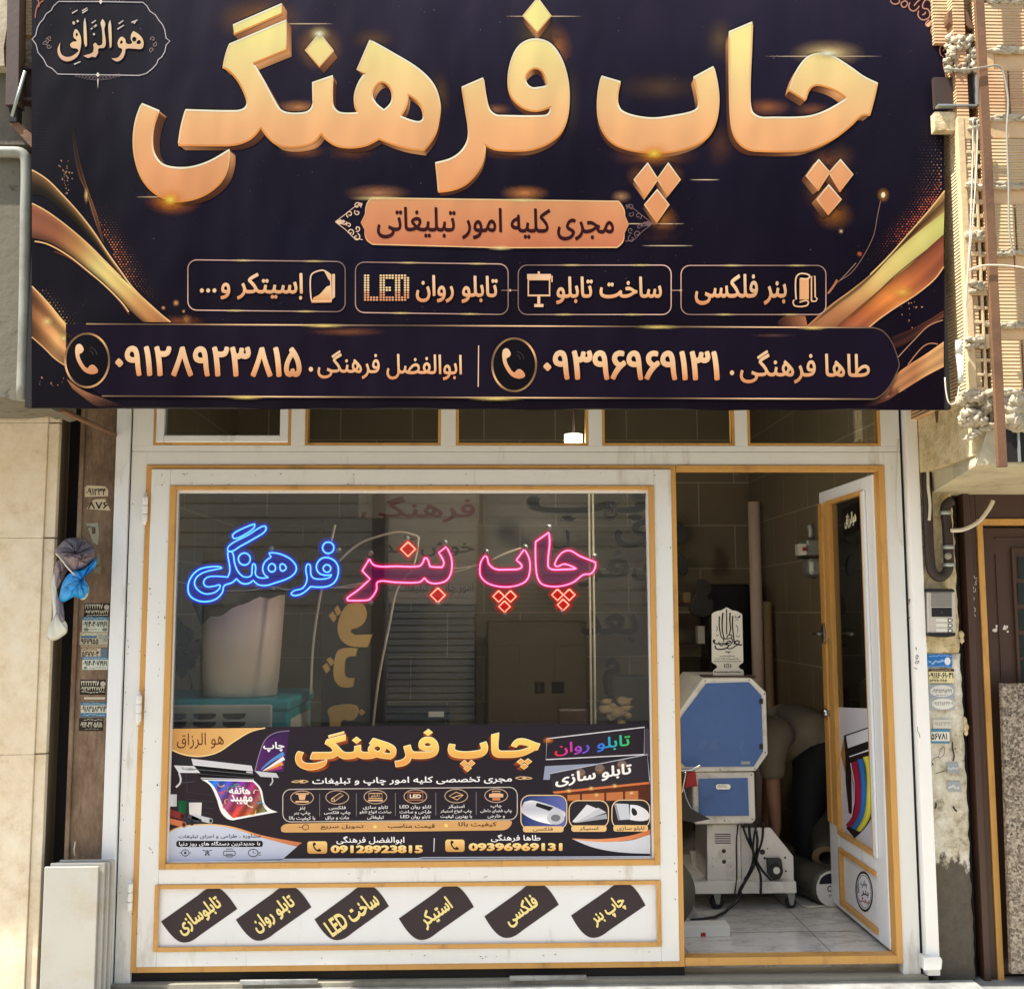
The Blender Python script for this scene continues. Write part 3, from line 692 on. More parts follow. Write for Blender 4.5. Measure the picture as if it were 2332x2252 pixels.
art.ribbon(zr((30, 1200), (100, 1150), (250, 1150)), zr((60, 1232), (140, 1235), (270, 1236)), [(120, 76, 60), (150, 96, 66), (180, 116, 74)], None, 1, 8, 3, (.2, 1))
for q, r_ in (((1075, 1105), 9), ((985, 1140), 6), ((1130, 1165), 5), ((1150, 1225), 14)):
    c_ = zl(q)[0]; art.glow(c_[0], c_[1], r_, r_, (250, 180, 110), 1, .9)
c_ = zl((1120, 1235))[0]; art.glow(c_[0], c_[1], 60, 16, (150, 84, 50), 1, .8)
c_ = zl((430, 330))[0]; art.glow(c_[0], c_[1], 6, 22, (255, 210, 130), 2, .9)
for _ in range(60):      # bright flecks
    a_, b_ = R.uniform(200, 420), R.uniform(60, 330)
    x, y = zl((R.gauss(285, 22), R.gauss(190, 70)))[0] if _ < 34 else zr((R.gauss(1090, 60), R.gauss(1120, 70)))[0] if _ < 50 else zl((R.gauss(150, 60), R.gauss(1690, 25)))[0]
    r_ = R.uniform(1, 3); art.poly([[(x-r_*.5, y-r_), (x+r_*.6, y-r_*.3), (x+r_*.4, y+r_), (x-r_*.5, y+r_*.4)]], (190, 140, 108), 1)
for _ in range(330):
    x, y = R.uniform(90, 2140), R.uniform(2, 915); r_ = R.choice((.6, .7, .8, .9, 1.3)); k = R.uniform(.35, 1)
    art.poly([[(x-r_, y), (x, y-r_), (x+r_, y), (x, y+r_)]], tuple(int(40+q*k*.55) for q in (190, 170, 170)), 1)
art.build('swoosh_art', ban)
ht = Ink(SB)
def dots(inside, bright, col, x0, x1, y0, y1, p):
    y = y0; row = 0
    while y < y1:
        x = x0+(p/2 if row % 2 else 0)
        while x < x1:
            if inside(x, y):
                b = 1.5*bright(x, y)*R.uniform(.5, 1.1)
                if b > .1:
                    r_ = .9+1.0*min(1.2, b); c = tuple(int(28+(q-28)*min(1, b)) for q in col); ht.poly([[(x-r_, y), (x, y-r_), (x+r_, y), (x, y+r_)]], c, 1)
            x += p
        y += p*.8; row += 1
def seg(x, y, pts):      # horizontal distance right of a polyline
    for (a, b), (c, d) in zip(pts, pts[1:]):
        if b <= y <= d: return x-(a+(c-a)*(y-b)/(d-b))
    return -1
EL = zl((430, 310), (480, 440), (560, 640), (640, 790), (740, 960), (860, 1060), (960, 1170))
dots(lambda x, y: seg(x, y, EL) > 2, lambda x, y: max(0, 1-seg(x, y, EL)/62)*math.exp(-((y-580)/85)**2)*1.1, (224, 130, 80), 200, 390, 440, 710, 7)
EL2 = zl((60, 1010), (160, 1110), (260, 1230), (340, 1320))
dots(lambda x, y: seg(x, y, EL2) > 2, lambda x, y: max(0, .8-seg(x, y, EL2)/60), (200, 150, 84), 80, 260, 662, 756, 8.5)
dots(lambda x, y: x < 170, lambda x, y: .4*math.exp(-((y-300)/90)**2)*max(0, 1-(x-72)/90), (120, 96, 90), 78, 170, 200, 420, 9)
ER = list(reversed([(q[0], q[1]) for q in zr((560, 760), (700, 640), (800, 590), (1040, 430), (1180, 300), (1322, 120))]))
def segL(x, y):
    up = [(q[0], q[1]) for q in zr((1322, 185), (1200, 340), (1050, 510), (900, 680), (750, 830), (600, 950))]
    for (a, b), (c, d) in zip(up, up[1:]):
        if b <= y <= d: return (a+(c-a)*(y-b)/(d-b))-x
    return 2150-x if y < up[0][1] else -1
dots(lambda x, y: segL(x, y) > 3, lambda x, y: max(0, 1.05-segL(x, y)/(70 if y > 440 else 95))*math.exp(-((y-490)/85)**2)*1.1, (232, 104, 76), 1950, 2146, 270, 640, 7)
dots(lambda x, y: segL(x, y) > 3, lambda x, y: max(0, .75-segL(x, y)/110)*math.exp(-((y-400)/110)**2), (190, 150, 120), 1990, 2144, 240, 560, 8.5)
ht.build('halftone', ban)

# --- the great golden lettering, drawn as raised letters (printed)
z1 = zoom(290, 0, 3.945); z2 = zoom(640, 0, 3.945); z3 = zoom(980, 0, 3.945); z4 = zoom(1320, 80, 4.383); z5 = zoom(1620, 30, 3.945)
LET = []
LET.append([z1((952, 228, 1), (1390, 38, 1), (1388, 126, 1), (956, 314, 1))])
LET.append([z1((918, 402, 1), (1428, 185, 1), (1430, 450, 1), (1130, 572, 1), (1230, 740), (1310, 890), (1370, 985))+z2((60, 1018), (200, 1018), (262, 990), (290, 930, 1), (285, 745, 1), (465, 685, 1), (461, 925), (485, 985), (540, 1018), (690, 1018, 1), (665, 950), (664, 850), (700, 745), (755, 665, 1), (685, 630, 1), (800, 365, 1), (1000, 478), (1230, 620), (1370, 765), (1425, 930), (1418, 1070), (1380, 1220), (1280, 1357, 1), (1080, 1322), (880, 1250, 1), (760, 1310), (620, 1330), (500, 1312), (410, 1258), (360, 1200, 1), (290, 1280), (180, 1315), (60, 1322))+z1((1340, 1300), (1255, 1225), (1200, 1145, 1), (1120, 1240), (1020, 1290), (900, 1310, 1), (460, 1308, 1), (485, 1140), (525, 990, 1), (960, 1000), (1040, 985), (1076, 940), (1060, 860), (1000, 740), (920, 645), (862, 612, 1), (885, 500)),
            z2((900, 740), (960, 768), (998, 840), (990, 925), (925, 993, 1), (850, 930), (818, 860), (845, 785)), z2((1140, 850, 1), (1225, 915), (1275, 1010), (1272, 1080), (1220, 1098), (1075, 1050, 1), (1122, 960))])
LET.append([z1((130, 935, 1), (285, 1000, 1), (235, 1150), (225, 1300), (250, 1400), (320, 1480), (450, 1510), (600, 1498), (750, 1445), (915, 1348, 1), (912, 1450), (880, 1570), (820, 1660), (700, 1750), (560, 1800), (400, 1808), (250, 1740), (140, 1620), (75, 1450), (55, 1270), (75, 1090))])
LET.append([z2((345, 300, 1), (470, 460, 1), (345, 605, 1), (220, 455, 1))])
LET.append([z3((965, -15, 1), (1083, 145, 1), (960, 297, 1), (833, 145, 1))])
LET.append([z3((285, 788, 1), (475, 705, 1), (500, 880), (530, 985), (585, 1035), (660, 1043), (1000, 1045), (1060, 1028), (1085, 962, 1), (960, 1000), (860, 985), (780, 935), (720, 855), (700, 740), (720, 580), (780, 440), (865, 372), (970, 357), (1080, 400), (1170, 520), (1225, 680), (1245, 850), (1230, 1050), (1170, 1200), (1060, 1290), (920, 1345), (780, 1358), (600, 1350), (535, 1328), (492, 1300, 1), (482, 1400), (440, 1520), (340, 1640), (230, 1700), (75, 1727, 1), (65, 1600), (50, 1465, 1), (180, 1430), (270, 1370), (330, 1280), (345, 1180), (320, 1000)),
            z3((935, 618), (1005, 650), (1052, 775, 1), (980, 790), (905, 790), (856, 735), (868, 670))])
LET.append([z4((220, 415, 1), (405, 470, 1), (378, 600), (382, 695), (425, 762), (560, 812), (740, 832), (950, 806), (1130, 765), (1185, 715), (1170, 560), (1140, 425, 1), (1335, 320, 1), (1375, 500), (1387, 680), (1355, 880), (1270, 1030), (1100, 1122), (900, 1170), (720, 1177), (500, 1150), (330, 1080), (230, 960), (185, 800), (185, 600))])
for d in (((680, 1280), (780, 1440), (665, 1610), (545, 1445)), ((885, 1280), (1003, 1445), (880, 1605), (775, 1440)), ((775, 1545), (890, 1695), (770, 1872), (650, 1695))): LET.append([z4(*[(a, b, 1) for a, b in d])])
LET.append([z5((162, 172, 1), (368, 85, 1), (360, 300), (345, 700), (362, 880), (430, 935), (560, 940), (800, 938), (920, 920), (1050, 870), (1220, 770, 1), (1120, 700), (1000, 657), (930, 652), (880, 690), (845, 787, 1), (705, 700, 1), (740, 580), (800, 470), (880, 390), (990, 367), (1100, 397), (1250, 490), (1370, 575), (1490, 632, 1), (1465, 750), (1420, 920, 1), (1350, 922), (1250, 1015), (1100, 1130), (950, 1200), (800, 1240), (400, 1240), (300, 1212), (220, 1130), (180, 1000), (165, 700))])
for d in (((965, 1318), (1062, 1430), (960, 1595), (855, 1465)), ((1160, 1318), (1270, 1450), (1155, 1605), (1060, 1435)), ((1055, 1545), (1165, 1675), (1050, 1812), (950, 1675))): LET.append([z5(*[(a, b, 1) for a, b in d])])
LETS = [[smooth(c, 7) for c in l] for l in LET]
gl = Ink(SB)      # soft printed glows behind the letters
for x, y, rx, ry, c, a in ((395, 455, 70, 40, (210, 110, 50), .9), (590, 45, 110, 60, (190, 130, 60), .5), (727, 108, 60, 60, (200, 140, 80), .7), (1225, 80, 60, 90, (120, 100, 60), .6), (1268, 110, 40, 60, (190, 120, 70), .7), (1490, 355, 110, 34, (150, 90, 60), .7),
        (1885, 122, 90, 34, (230, 190, 130), .8), (1500, 200, 110, 40, (100, 76, 60), .7), (1640, 90, 40, 60, (120, 96, 70), .6), (1888, 365, 50, 30, (150, 90, 60), .6), (1915, 360, 40, 40, (120, 80, 60), .5), (1748, 245, 60, 24, (180, 110, 70), .7), (1850, 250, 50, 20, (160, 100, 70), .6), (850, 90, 60, 30, (110, 80, 60), .8), (1000, 215, 30, 60, (120, 90, 50), .6), (680, 245, 60, 20, (210, 140, 90), .8), (1130, 250, 40, 16, (170, 110, 80), .7),
        (800, 345, 60, 26, (130, 76, 44), .6), (690, 345, 60, 20, (150, 86, 50), .7), (1160, 345, 80, 22, (150, 90, 50), .6), (1300, 230, 30, 100, (90, 76, 60), .5), (1640, 330, 40, 60, (120, 76, 50), .4), (1455, 400, 34, 30, (150, 96, 60), .6), (1530, 400, 34, 30, (150, 96, 60), .5), (1880, 440, 60, 50, (130, 76, 40), .6), (1900, 490, 50, 40, (180, 110, 40), .6), (1510, 500, 40, 40, (190, 116, 50), .6), (1500, 540, 60, 20, (80, 50, 40), .4), (860, 440, 80, 22, (190, 130, 90), .8), (1195, 440, 60, 20, (220, 140, 80), .8), (1415, 448, 26, 16, (190, 140, 100), .8)):
    gl.glow(x, y, rx, ry, c, .6, a, 1.5)
for x0, x1, y in ((1740, 2010, 129), (1150, 1325, 38), (640, 760, 55), (310, 420, 449), (545, 640, 56), (1570, 1640, 410), (1230, 1560, 510), (1460, 1580, 560), (1455, 1560, 510)):
    n_ = 12; gl.stroke([(x0+(x1-x0)*k/n_, y) for k in range(n_+1)], 2.2, [(225, 200, 165, .9*math.sin(math.pi*k/n_)**.8) for k in range(n_+1)], 1)
gl.build('printed_glow', ban)

def logotype(parent, letters, surf, vp, k, face, edge_w, hi, lo, name='lettering', side=((70, 32, 22), (250, 176, 112)), base=3.0):
    sd, fc, ed = Ink(surf), Ink(surf), Ink(surf)
    for l in letters:
        for c in l:
            n = len(c); pts = []; cols = []; lay = []; fs = []
            for i in range(n):
                a, b = c[i-1], c[(i+1) % n]; dx, dy = b[0]-a[0], b[1]-a[1]; ln_ = math.hypot(dx, dy) or 1
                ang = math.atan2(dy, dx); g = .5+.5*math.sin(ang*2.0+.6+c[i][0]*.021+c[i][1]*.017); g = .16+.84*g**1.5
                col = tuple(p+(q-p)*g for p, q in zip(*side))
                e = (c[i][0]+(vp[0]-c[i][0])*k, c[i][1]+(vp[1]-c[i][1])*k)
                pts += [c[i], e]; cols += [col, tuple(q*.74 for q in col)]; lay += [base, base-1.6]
            for i in range(n): j = (i+1) % n; fs.append((2*i, 2*i+1, 2*j+1, 2*j))
            sd.add(pts, fs, cols, (lambda i, lay=lay: lay[i]))
        for c in l: sd.stroke(c, edge_w*2.4, (14, 8, 12), base-2.2, True)
        fc.poly(l, None, base+.4, face)
        for c in l:
            n = len(c); cols = []
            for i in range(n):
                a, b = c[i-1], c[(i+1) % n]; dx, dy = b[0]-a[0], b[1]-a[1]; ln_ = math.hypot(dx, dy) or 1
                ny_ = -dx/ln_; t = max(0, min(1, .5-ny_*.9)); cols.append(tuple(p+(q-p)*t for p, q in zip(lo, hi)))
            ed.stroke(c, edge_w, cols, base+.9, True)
    p = sd.build(name, parent); f = fc.build('letter_face', p); e = ed.build('letter_edge', p); return p
# signed orientation so that the highlight falls on the upper edges
def orient(c):
    a = sum(p[0]*q[1]-q[0]*p[1] for p, q in zip(c, c[1:]+c[:1])); return c if a > 0 else c[::-1]
LETS = [[orient(l[0])]+[orient(h)[::-1] for h in l[1:]] for l in LETS]
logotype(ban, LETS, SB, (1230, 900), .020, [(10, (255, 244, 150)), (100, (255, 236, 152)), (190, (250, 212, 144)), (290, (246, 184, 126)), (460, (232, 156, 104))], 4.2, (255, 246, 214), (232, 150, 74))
fl = Ink(SB)
for x, y, rx, ry in ((388, 455, 46, 34), (1490, 350, 50, 30), (1885, 122, 60, 20), (727, 78, 30, 22)):
    fl.glow(x, y, rx, ry, (255, 160, 40) if y > 200 else (255, 240, 170), 5.2, .85, 2); fl.glow(x, y, rx*.38, ry*.4, (255, 216, 84) if y > 200 else (255, 250, 220), 5.6, .95, 1)
fl.build('printed_flare', ban)

# --- slogan plate
zb = zoom(740, 430, 2.579)
bd = Ink(SB); plate = smooth(zb((275, 55, 1), (1725, 75, 1), (1755, 120), (1760, 160, 1), (1782, 210, 1), (1757, 260, 1), (1750, 310), (1715, 345, 1), (1040, 347, 1), (280, 327, 1), (243, 295), (235, 240, 1), (213, 200, 1), (238, 150, 1), (247, 90)), 5)
bd.poly([plate], None, 3, [(450, (226, 158, 108)), (510, (222, 146, 100)), (565, (206, 122, 86))])
bd.stroke(plate, 2.6, gradient([(452, (255, 220, 160)), (520, (220, 140, 96)), (562, (250, 200, 140))]), 3.5, True)
bd.text('مجری کلیه امور تبلیغاتی', [zb((305, 105))[0], zb((1697, 122))[0], zb((1697, 308))[0], zb((305, 292))[0]], (60, 20, 26), 3.8, .016)
for x, y, rx in ((1190, 457, 60), (1140, 565, 36), (860, 452, 70)): bd.glow(x, y, rx, 7, (255, 232, 160), 4.2, .8)
def curl(k, x, y, r, a0, turns, col, w=2.2, L=2, flip=1):
    n_ = 16; k.stroke([(x+flip*r*(1-.75*i/n_)*math.cos(a0+turns*2*math.pi*i/n_), y+r*(1-.75*i/n_)*math.sin(a0+turns*2*math.pi*i/n_)) for i in range(n_+1)], w, col, L)
for sx, cx, col in ((1, 0, (246, 206, 172)), (-1, 1, (130, 100, 100))):
    def q(x, y, sx=sx, cx=cx): return zb((x, y) if cx == 0 else (1986-x, y+10))[0]
    for (x, y, r, a0, tn) in ((190, 100, 9, .5, -1), (145, 150, 8, 2, 1.1), (190, 140, 7, 4, -1), (110, 195, 7, 0, 1), (150, 255, 8, 1, -1.1), (185, 285, 9, 5, 1), (190, 235, 7, 2, -1), (140, 215, 6, 3, 1), (205, 90, 5, 0, 1)):
        p_ = q(x, y); curl(bd, p_[0], p_[1], r, a0, tn, col, 2.4 if cx == 0 else 1.8, 2, sx)
    p_ = [q(60, 195), q(90, 180), q(120, 195), q(90, 212)]; bd.poly([p_], col, 2)
    bd.stroke([q(220, 85), q(170, 110), q(120, 150), q(62, 194)], 1.6, col, 2.2); bd.stroke([q(222, 300), q(170, 290), q(120, 240), q(62, 196)], 1.6, col, 2.2)
bd.build('slogan_plate', ban)

# --- four service boxes
GT = lambda y0, y1: [(y0, (255, 214, 170)), ((y0+y1)/2, (248, 196, 146)), (y1, (226, 146, 96))]
def gtext(k, t, q, L=2.6, bold=.022):
    ys = [p[1] for p in q] if isinstance(q[0], (tuple, list)) else [q[1], q[3]]
    k.text(t, q, (14, 8, 14), L-.8, bold+.03); k.text(t, q, None, L, bold, GT(min(ys), max(ys)))
za = zoom(410, 570, 2.579); zc = zoom(1150, 570, 2.579)
def sbox(k, zf, x0, y0, x1, y1, tilt):
    c = [(x, y+tilt*(x-x0)/(x1-x0)) for x, y in rrect(x0, y0, x1, y1, 52, 6)]
    k.stroke(zf(*c), 2.4, lambda x, y: tuple(q*(.78+.22*math.sin(x*.03+y*.01)) for q in (244, 196, 176)), 2, True)
    for fx, fy in ((.35, 0), (.8, 0), (.3, 1), (.75, 1)):
        p = zf((x0+(x1-x0)*fx, (y1 if fy else y0)+tilt*fx))[0]; k.glow(p[0], p[1], 34, 3.5, (255, 226, 150), 2.4, .8)
b1 = Ink(SB); sbox(b1, za, 46, 57, 970, 352, 10)
gtext(b1, 'اسیتکر و', [za((238, 130))[0], za((722, 135))[0], za((722, 293))[0], za((238, 290))[0]])
for x in (128, 165, 202): p = za((x, 237))[0]; b1.poly([ell(p[0], p[1], 4.6, 5, 12)], (250, 206, 160), 2.6)
p = za((708, 280))[0]; b1.poly([ell(p[0], p[1], 3.6, 4.6, 10)], (246, 190, 140), 2.6)
pk = smooth(za((775, 300, 1), (768, 270), (765, 180), (775, 140), (820, 120), (845, 120), (885, 145, 1), (888, 298, 1)), 5)
b1.stroke(pk, 3.2, (250, 206, 170), 2.6, True); b1.poly([za((782, 280), (820, 260), (860, 215), (888, 205), (888, 298), (778, 298))], None, 2.4, [(650, (255, 220, 170)), (686, (232, 160, 100))])
b1.poly([za((845, 120), (888, 150), (886, 190), (868, 165))], (244, 196, 150), 2.8); b1.poly([za((893, 140), (910, 140), (910, 275), (893, 290))], (246, 200, 156), 2.6); b1.stroke(za((772, 306), (890, 304)), 2.4, (236, 170, 110), 2.6)
b1.build('service_box', ban)
b2 = Ink(SB); sbox(b2, za, 1030, 70, 1927, 366, 12)
gtext(b2, 'تابلو روان', [za((1385, 145))[0], za((1866, 152))[0], za((1866, 315))[0], za((1385, 305))[0]])
for ch, x0 in (('L', 1080), ('E', 1172), ('D', 1262)):
    for ry in range(11):
        for cx in range(5):
            on = cx < 2 or (ch == 'L' and ry > 8) or (ch == 'E' and (ry < 2 or ry > 8 or ry in (5, 6) and cx < 4)) or (ch == 'D' and ((ry < 2 or ry > 8) and cx < 4 or cx > 2 and 1 <= ry <= 9))
            if on: p = za((x0+7+cx*17.5, 149+ry*14.3))[0]; b2.poly([ell(p[0], p[1], 2.9, 2.4, 8)], (252, 214, 160) if ry < 7 else (232, 160, 116), 2.6)
b2.build('service_box', ban)
b3 = Ink(SB); sbox(b3, zc, 78, 88, 976, 378, 0)
gtext(b3, 'ساخت تابلو', [zc((300, 155))[0], zc((922, 155))[0], zc((922, 318))[0], zc((300, 318))[0]])
for pts in ([(130, 140), (270, 140), (270, 170), (130, 170)], [(192, 125), (205, 125), (205, 140), (192, 140)], [(190, 270), (207, 270), (207, 315), (190, 315)], [(172, 316), (226, 316), (226, 334), (172, 334)]): b3.poly([zc(*pts)], (250, 202, 160), 2.6)
b3.stroke(zc((137, 172), (262, 172), (262, 266), (137, 266)), 5, (248, 196, 150), 2.7, True); b3.stroke(zc((276, 150), (276, 188)), 3, (248, 196, 150), 2.6)
b3.build('service_box', ban)
b4 = Ink(SB); sbox(b4, zc, 1034, 90, 1885, 378, 0)
gtext(b4, 'بنر فلکسی', [zc((1115, 140))[0], zc((1655, 140))[0], zc((1655, 322))[0], zc((1115, 322))[0]])
b4.poly([zc((1730, 165), (1785, 165), (1785, 290), (1730, 290))], (240, 176, 122), 2.5)
b4.stroke(smooth(zc((1710, 290, 1), (1708, 170), (1725, 142), (1760, 138), (1790, 152), (1775, 168), (1735, 165)), 5, False), 3.4, (252, 208, 170), 2.6)
b4.stroke(zc((1800, 300), (1800, 155), (1820, 152), (1822, 275), (1834, 285), (1826, 300), (1800, 300)), 3.2, (248, 196, 150), 2.6)
b4.stroke(smooth(zc((1700, 292, 1), (1692, 305), (1705, 328), (1770, 326), (1782, 305), (1768, 296), (1730, 306)), 5, False), 3.2, (248, 196, 150), 2.6)
b4.build('service_box', ban)
ck = Ink(SB)
ck.stroke(zc((-22, 236), (76, 236)), 2, (150, 120, 110), 1.5); ck.stroke(zc((978, 236), (1034, 236)), 2, (190, 150, 130), 1.5)
for q in ((30, 236), (1033, 236)): p = zc(q)[0]; ck.poly([ell(p[0], p[1], 3, 3, 10)], (220, 180, 150), 1.8)
# --- the strip with the two telephone numbers
tp = smooth(zr((-560, 1230), (200, 1239, 1), (780, 1240, 1), (850, 1275), (910, 1345), (955, 1450), (985, 1525), (1040, 1528, 1)), 6, False)
tl = [(150+k*(1991-150)/60, 738+(746.5-738)*k/60) for k in range(61)]
rnd_ = [(p[0], p[1]) for p in smooth(zr((780, 1240, 1), (850, 1268), (910, 1340), (955, 1450), (972, 1530), (945, 1600), (905, 1680), (840, 1755), (780, 1788, 1)), 6, False)]
bt_ = [(rnd_[-1][0]+(232-rnd_[-1][0])*k/60, rnd_[-1][1]+(902-rnd_[-1][1])*k/60) for k in range(61)]
ck.poly([tl[:-1]+rnd_+bt_+[(170, 860), (150, 790)]], (25, 15, 33), 3.0)
gg = lambda x, y: tuple(q*(.7+.3*math.sin(x*.011+1)) for q in (255, 206, 160))
ck.stroke([(196+(1991-196)*k/60, 738+(746.5-738)*k/60) for k in range(61)], 3.2, gg, 4); ck.stroke(rnd_, 2.6, gg, 4); ck.stroke(bt_, 3, gg, 4)
for x, y, r_ in ((740, 742, 60), (1500, 745, 60), (1130, 908, 70), (560, 905, 50), (1850, 747, 40)): ck.glow(x, y, r_, 6, (255, 226, 130), 4.4, .9)
ck.glow(790, 756, 100, 12, (150, 90, 60), 3.4, .7); ck.glow(1760, 764, 60, 6, (110, 80, 76), 3.4, .7)
ck.stroke([(1090, 787), (1089, 881)], 2.4, (240, 196, 160), 4)
def phone(k, cx, cy, rx, ry, L=4):
    k.poly([ell(cx, cy, rx, ry, 40)], (16, 12, 18), L)
    k.stroke(ell(cx, cy, rx, ry, 48), 4.6, lambda x, y: tuple(q*(.75+.25*math.sin(x*.05+y*.06)) for q in (248, 190, 132)), L+.5, True)
    s_ = zl; o = [(-26, -34), (-16, -38), (-8, -26), (-12, -18), (-18, -14), (-12, 4), (0, 18), (6, 12), (14, 10), (24, 20), (24, 28), (10, 32), (-6, 26), (-20, 8), (-27, -12)]
    k.poly([smooth([(cx+a*.98, cy+b*.98) for a, b in o], 4)], None, L+.6, [(cy-38, (252, 214, 170)), (cy+32, (226, 150, 104))])
    for r_ in (10, 18): k.stroke([(cx+4+r_*math.cos(a*.2), cy-12-r_*math.sin(a*.2)) for a in range(0, 8)], 1.3, (80, 70, 72), L+.6)
phone(ck, 198.5, 821, 50, 61); phone(ck, 1171, 831, 50, 60)
gtext(ck, '۰۹۱۲۸۹۲۳۸۱۵', [(262, 787), (687, 790), (687, 860), (262, 857)], 4.6, .03)
gtext(ck, 'ابوالفضل فرهنگی', [(723, 797), (1052, 802), (1052, 867), (723, 862)], 4.6, .016)
gtext(ck, '۰۹۳۹۶۹۶۹۱۳۱', [(1237, 797), (1639, 799), (1639, 867), (1237, 865)], 4.6, .03)
gtext(ck, 'طاها فرهنگی', [(1685, 797), (1981, 799), (1981, 875), (1685, 873)], 4.6, .016)
for p in ((708, 841), (1667, 849)): ck.poly([ell(p[0], p[1], 5, 5.6, 12)], (250, 204, 156), 4.6)
ck.build('phone_strip', ban)

# --- invocation in its cartouche, corner ornaments
zm = zoom(60, 0, 4.9); md = Ink(SB); SI = (206, 196, 196)
car = zm((360, 20), (820, 22), (1300, 30), (1345, 70), (1380, 130), (1440, 170), (1480, 232), (1520, 280), (1545, 340), (1560, 430), (1602, 462), (1560, 505), (1545, 580), (1510, 640), (1470, 670), (1455, 715), (1410, 765), (1340, 822), (1260, 845), (800, 838), (350, 830), (290, 770), (230, 740), (190, 660), (130, 590), (108, 500), (64, 440), (104, 400), (120, 320), (150, 260), (190, 218), (220, 160), (280, 116), (300, 75))
md.stroke(car, 2.0, SI, 2, True)
for yy, s_ in ((838, 1), (22, -1)):
    p = zm((798 if s_ > 0 else 830, yy))[0]; md.poly([[(p[0], p[1]-6), (p[0]+4.5, p[1]), (p[0], p[1]+6), (p[0]-4.5, p[1])]], (250, 232, 214), 2.4)
    for k in range(1, 7):
        for f_ in (1, -1): curl(md, p[0]+f_*k*8, p[1]+s_*(8-abs(k)), 5.5, .4*k, 1.1, (120, 106, 108), 1.3, 1.6, f_)
    if s_ > 0: md.poly([[(p[0]-2, p[1]+9), (p[0]+2, p[1]+9), (p[0], p[1]+32)]], (226, 206, 196), 2.2)
for x, y in ((1410, 440), (1400, 560), (1430, 500), (230, 460), (250, 520), (260, 430), (215, 490)):
    p = zm((x, y))[0]; curl(md, p[0], p[1], 6, x*.1, 1.1, (150, 132, 128), 1.6, 1.6)
calli = [[((1195, 350, 1), (1270, 400), (1305, 460), (1305, 520), (1280, 550), (1200, 547), (1112, 550), (1100, 600), (1070, 660), (1010, 690), (950, 655, 1), (1020, 645), (1058, 600), (1068, 552), (1030, 530), (1020, 470), (1060, 415), (1102, 440), (1118, 490), (1180, 485), (1165, 440), (1170, 390)), ((1205, 415), (1230, 440), (1205, 470), (1180, 440)), ((1258, 450), (1276, 488), (1230, 488)), ((1060, 455), (1076, 480), (1048, 492))],
         [((935, 225, 1), (947, 290), (950, 520), (932, 542, 1), (920, 400), (915, 285))],
         [((850, 215, 1), (880, 268), (870, 330), (886, 480), (868, 535), (805, 547), (800, 595), (770, 645, 1), (728, 638), (690, 650), (635, 625, 1), (690, 610), (738, 590), (752, 545), (745, 505, 1), (772, 482), (800, 512), (842, 500), (850, 450), (842, 320), (828, 262))],
         [((655, 200, 1), (668, 300), (676, 500), (664, 530, 1), (645, 480), (640, 260))],
         [((555, 330), (598, 390), (612, 460), (600, 560), (570, 632), (500, 680), (430, 685), (370, 642), (348, 560), (380, 478, 1), (374, 560), (402, 620), (470, 640), (540, 610), (580, 560), (505, 535), (490, 500), (520, 470), (562, 462), (528, 420), (530, 360)), ((560, 370), (576, 396), (554, 408))]]
for l in calli:
    cs = [smooth(zm(*c), 5) for c in l]; md.stroke(cs[0], 5, (16, 10, 12), 1.8, True); md.poly(cs, None, 2.4, [(42, (236, 216, 190)), (90, (244, 206, 156)), (140, (226, 180, 150))])
for x, y, r_ in ((528, 255, 3.4), (572, 240, 3.4), (755, 386, 3), (530, 268, 3)):
    p = zm((x, y))[0]; md.poly([[(p[0]-r_, p[1]), (p[0], p[1]-r_), (p[0]+r_, p[1]), (p[0], p[1]+r_)]], (240, 214, 186), 2.4)
for a, b in (((510, 152), (572, 116)), ((625, 150), (686, 112)), ((622, 126), (680, 92)), ((730, 262), (776, 230)), ((718, 330), (788, 288)), ((740, 318), (780, 276)), ((1016, 330), (1090, 284)), ((1030, 270), (1082, 232)), ((1172, 255), (1240, 226)), ((1200, 268), (1225, 236)), ((533, 722), (604, 690))):
    md.stroke(zm(a, b), 3.0, (226, 208, 196), 2.4, False, 2)
md.build('cartouche', ban)
zo = zoom(1980, 0, 6.31); orn = Ink(SB); OC = (206, 152, 128)
bandp = zo((280, 0), (360, 60), (480, 110), (620, 170), (700, 250), (760, 300), (840, 390), (880, 500), (960, 590), (1000, 700), (1040, 830), (1065, 950), (1080, 1030), (1125, 1030), (1140, 0))
orn.poly([bandp], (48, 24, 30), 1)
for pts in (((300, 10), (340, 60), (420, 50), (430, 5)), ((540, 30), (500, 20), (455, 60), (490, 110), (540, 80), (540, 30)), ((580, 40), (570, 120), (630, 165), (690, 130), (715, 90)), ((640, 90), (690, 30), (740, -10)), ((710, 160), (700, 230), (760, 290), (840, 270), (870, 220), (840, 140), (770, 120), (770, 60), (820, 0), (890, 40), (915, 110), (880, 200)), ((760, 220), (800, 200), (800, 175)), ((820, 380), (810, 340), (860, 290)), ((940, 30), (970, 60), (940, 150), (910, 220)), ((980, 230), (1080, 220), (1110, 120), (1060, 60)), ((900, 320), (960, 270), (1050, 260), (1120, 320), (1120, 410), (1060, 390)), ((1010, 360), (920, 370), (885, 450), (930, 530), (1010, 555), (1070, 510), (1080, 440), (1060, 390), (1110, 450), (1110, 540), (1020, 580)), ((960, 410), (970, 470), (1010, 480), (1020, 450)), ((960, 570), (1000, 640), (1080, 620), (1110, 560)), ((1080, 660), (1020, 680), (1020, 780), (1070, 830)), ((1080, 660), (1115, 730), (1110, 840), (1065, 900), (1070, 980)), ((1060, 740), (1080, 700)), ((1090, 1010), (1105, 1150), (1115, 1290))):
    orn.stroke(smooth(zo(*pts), 5, False), 2.8, OC, 2)
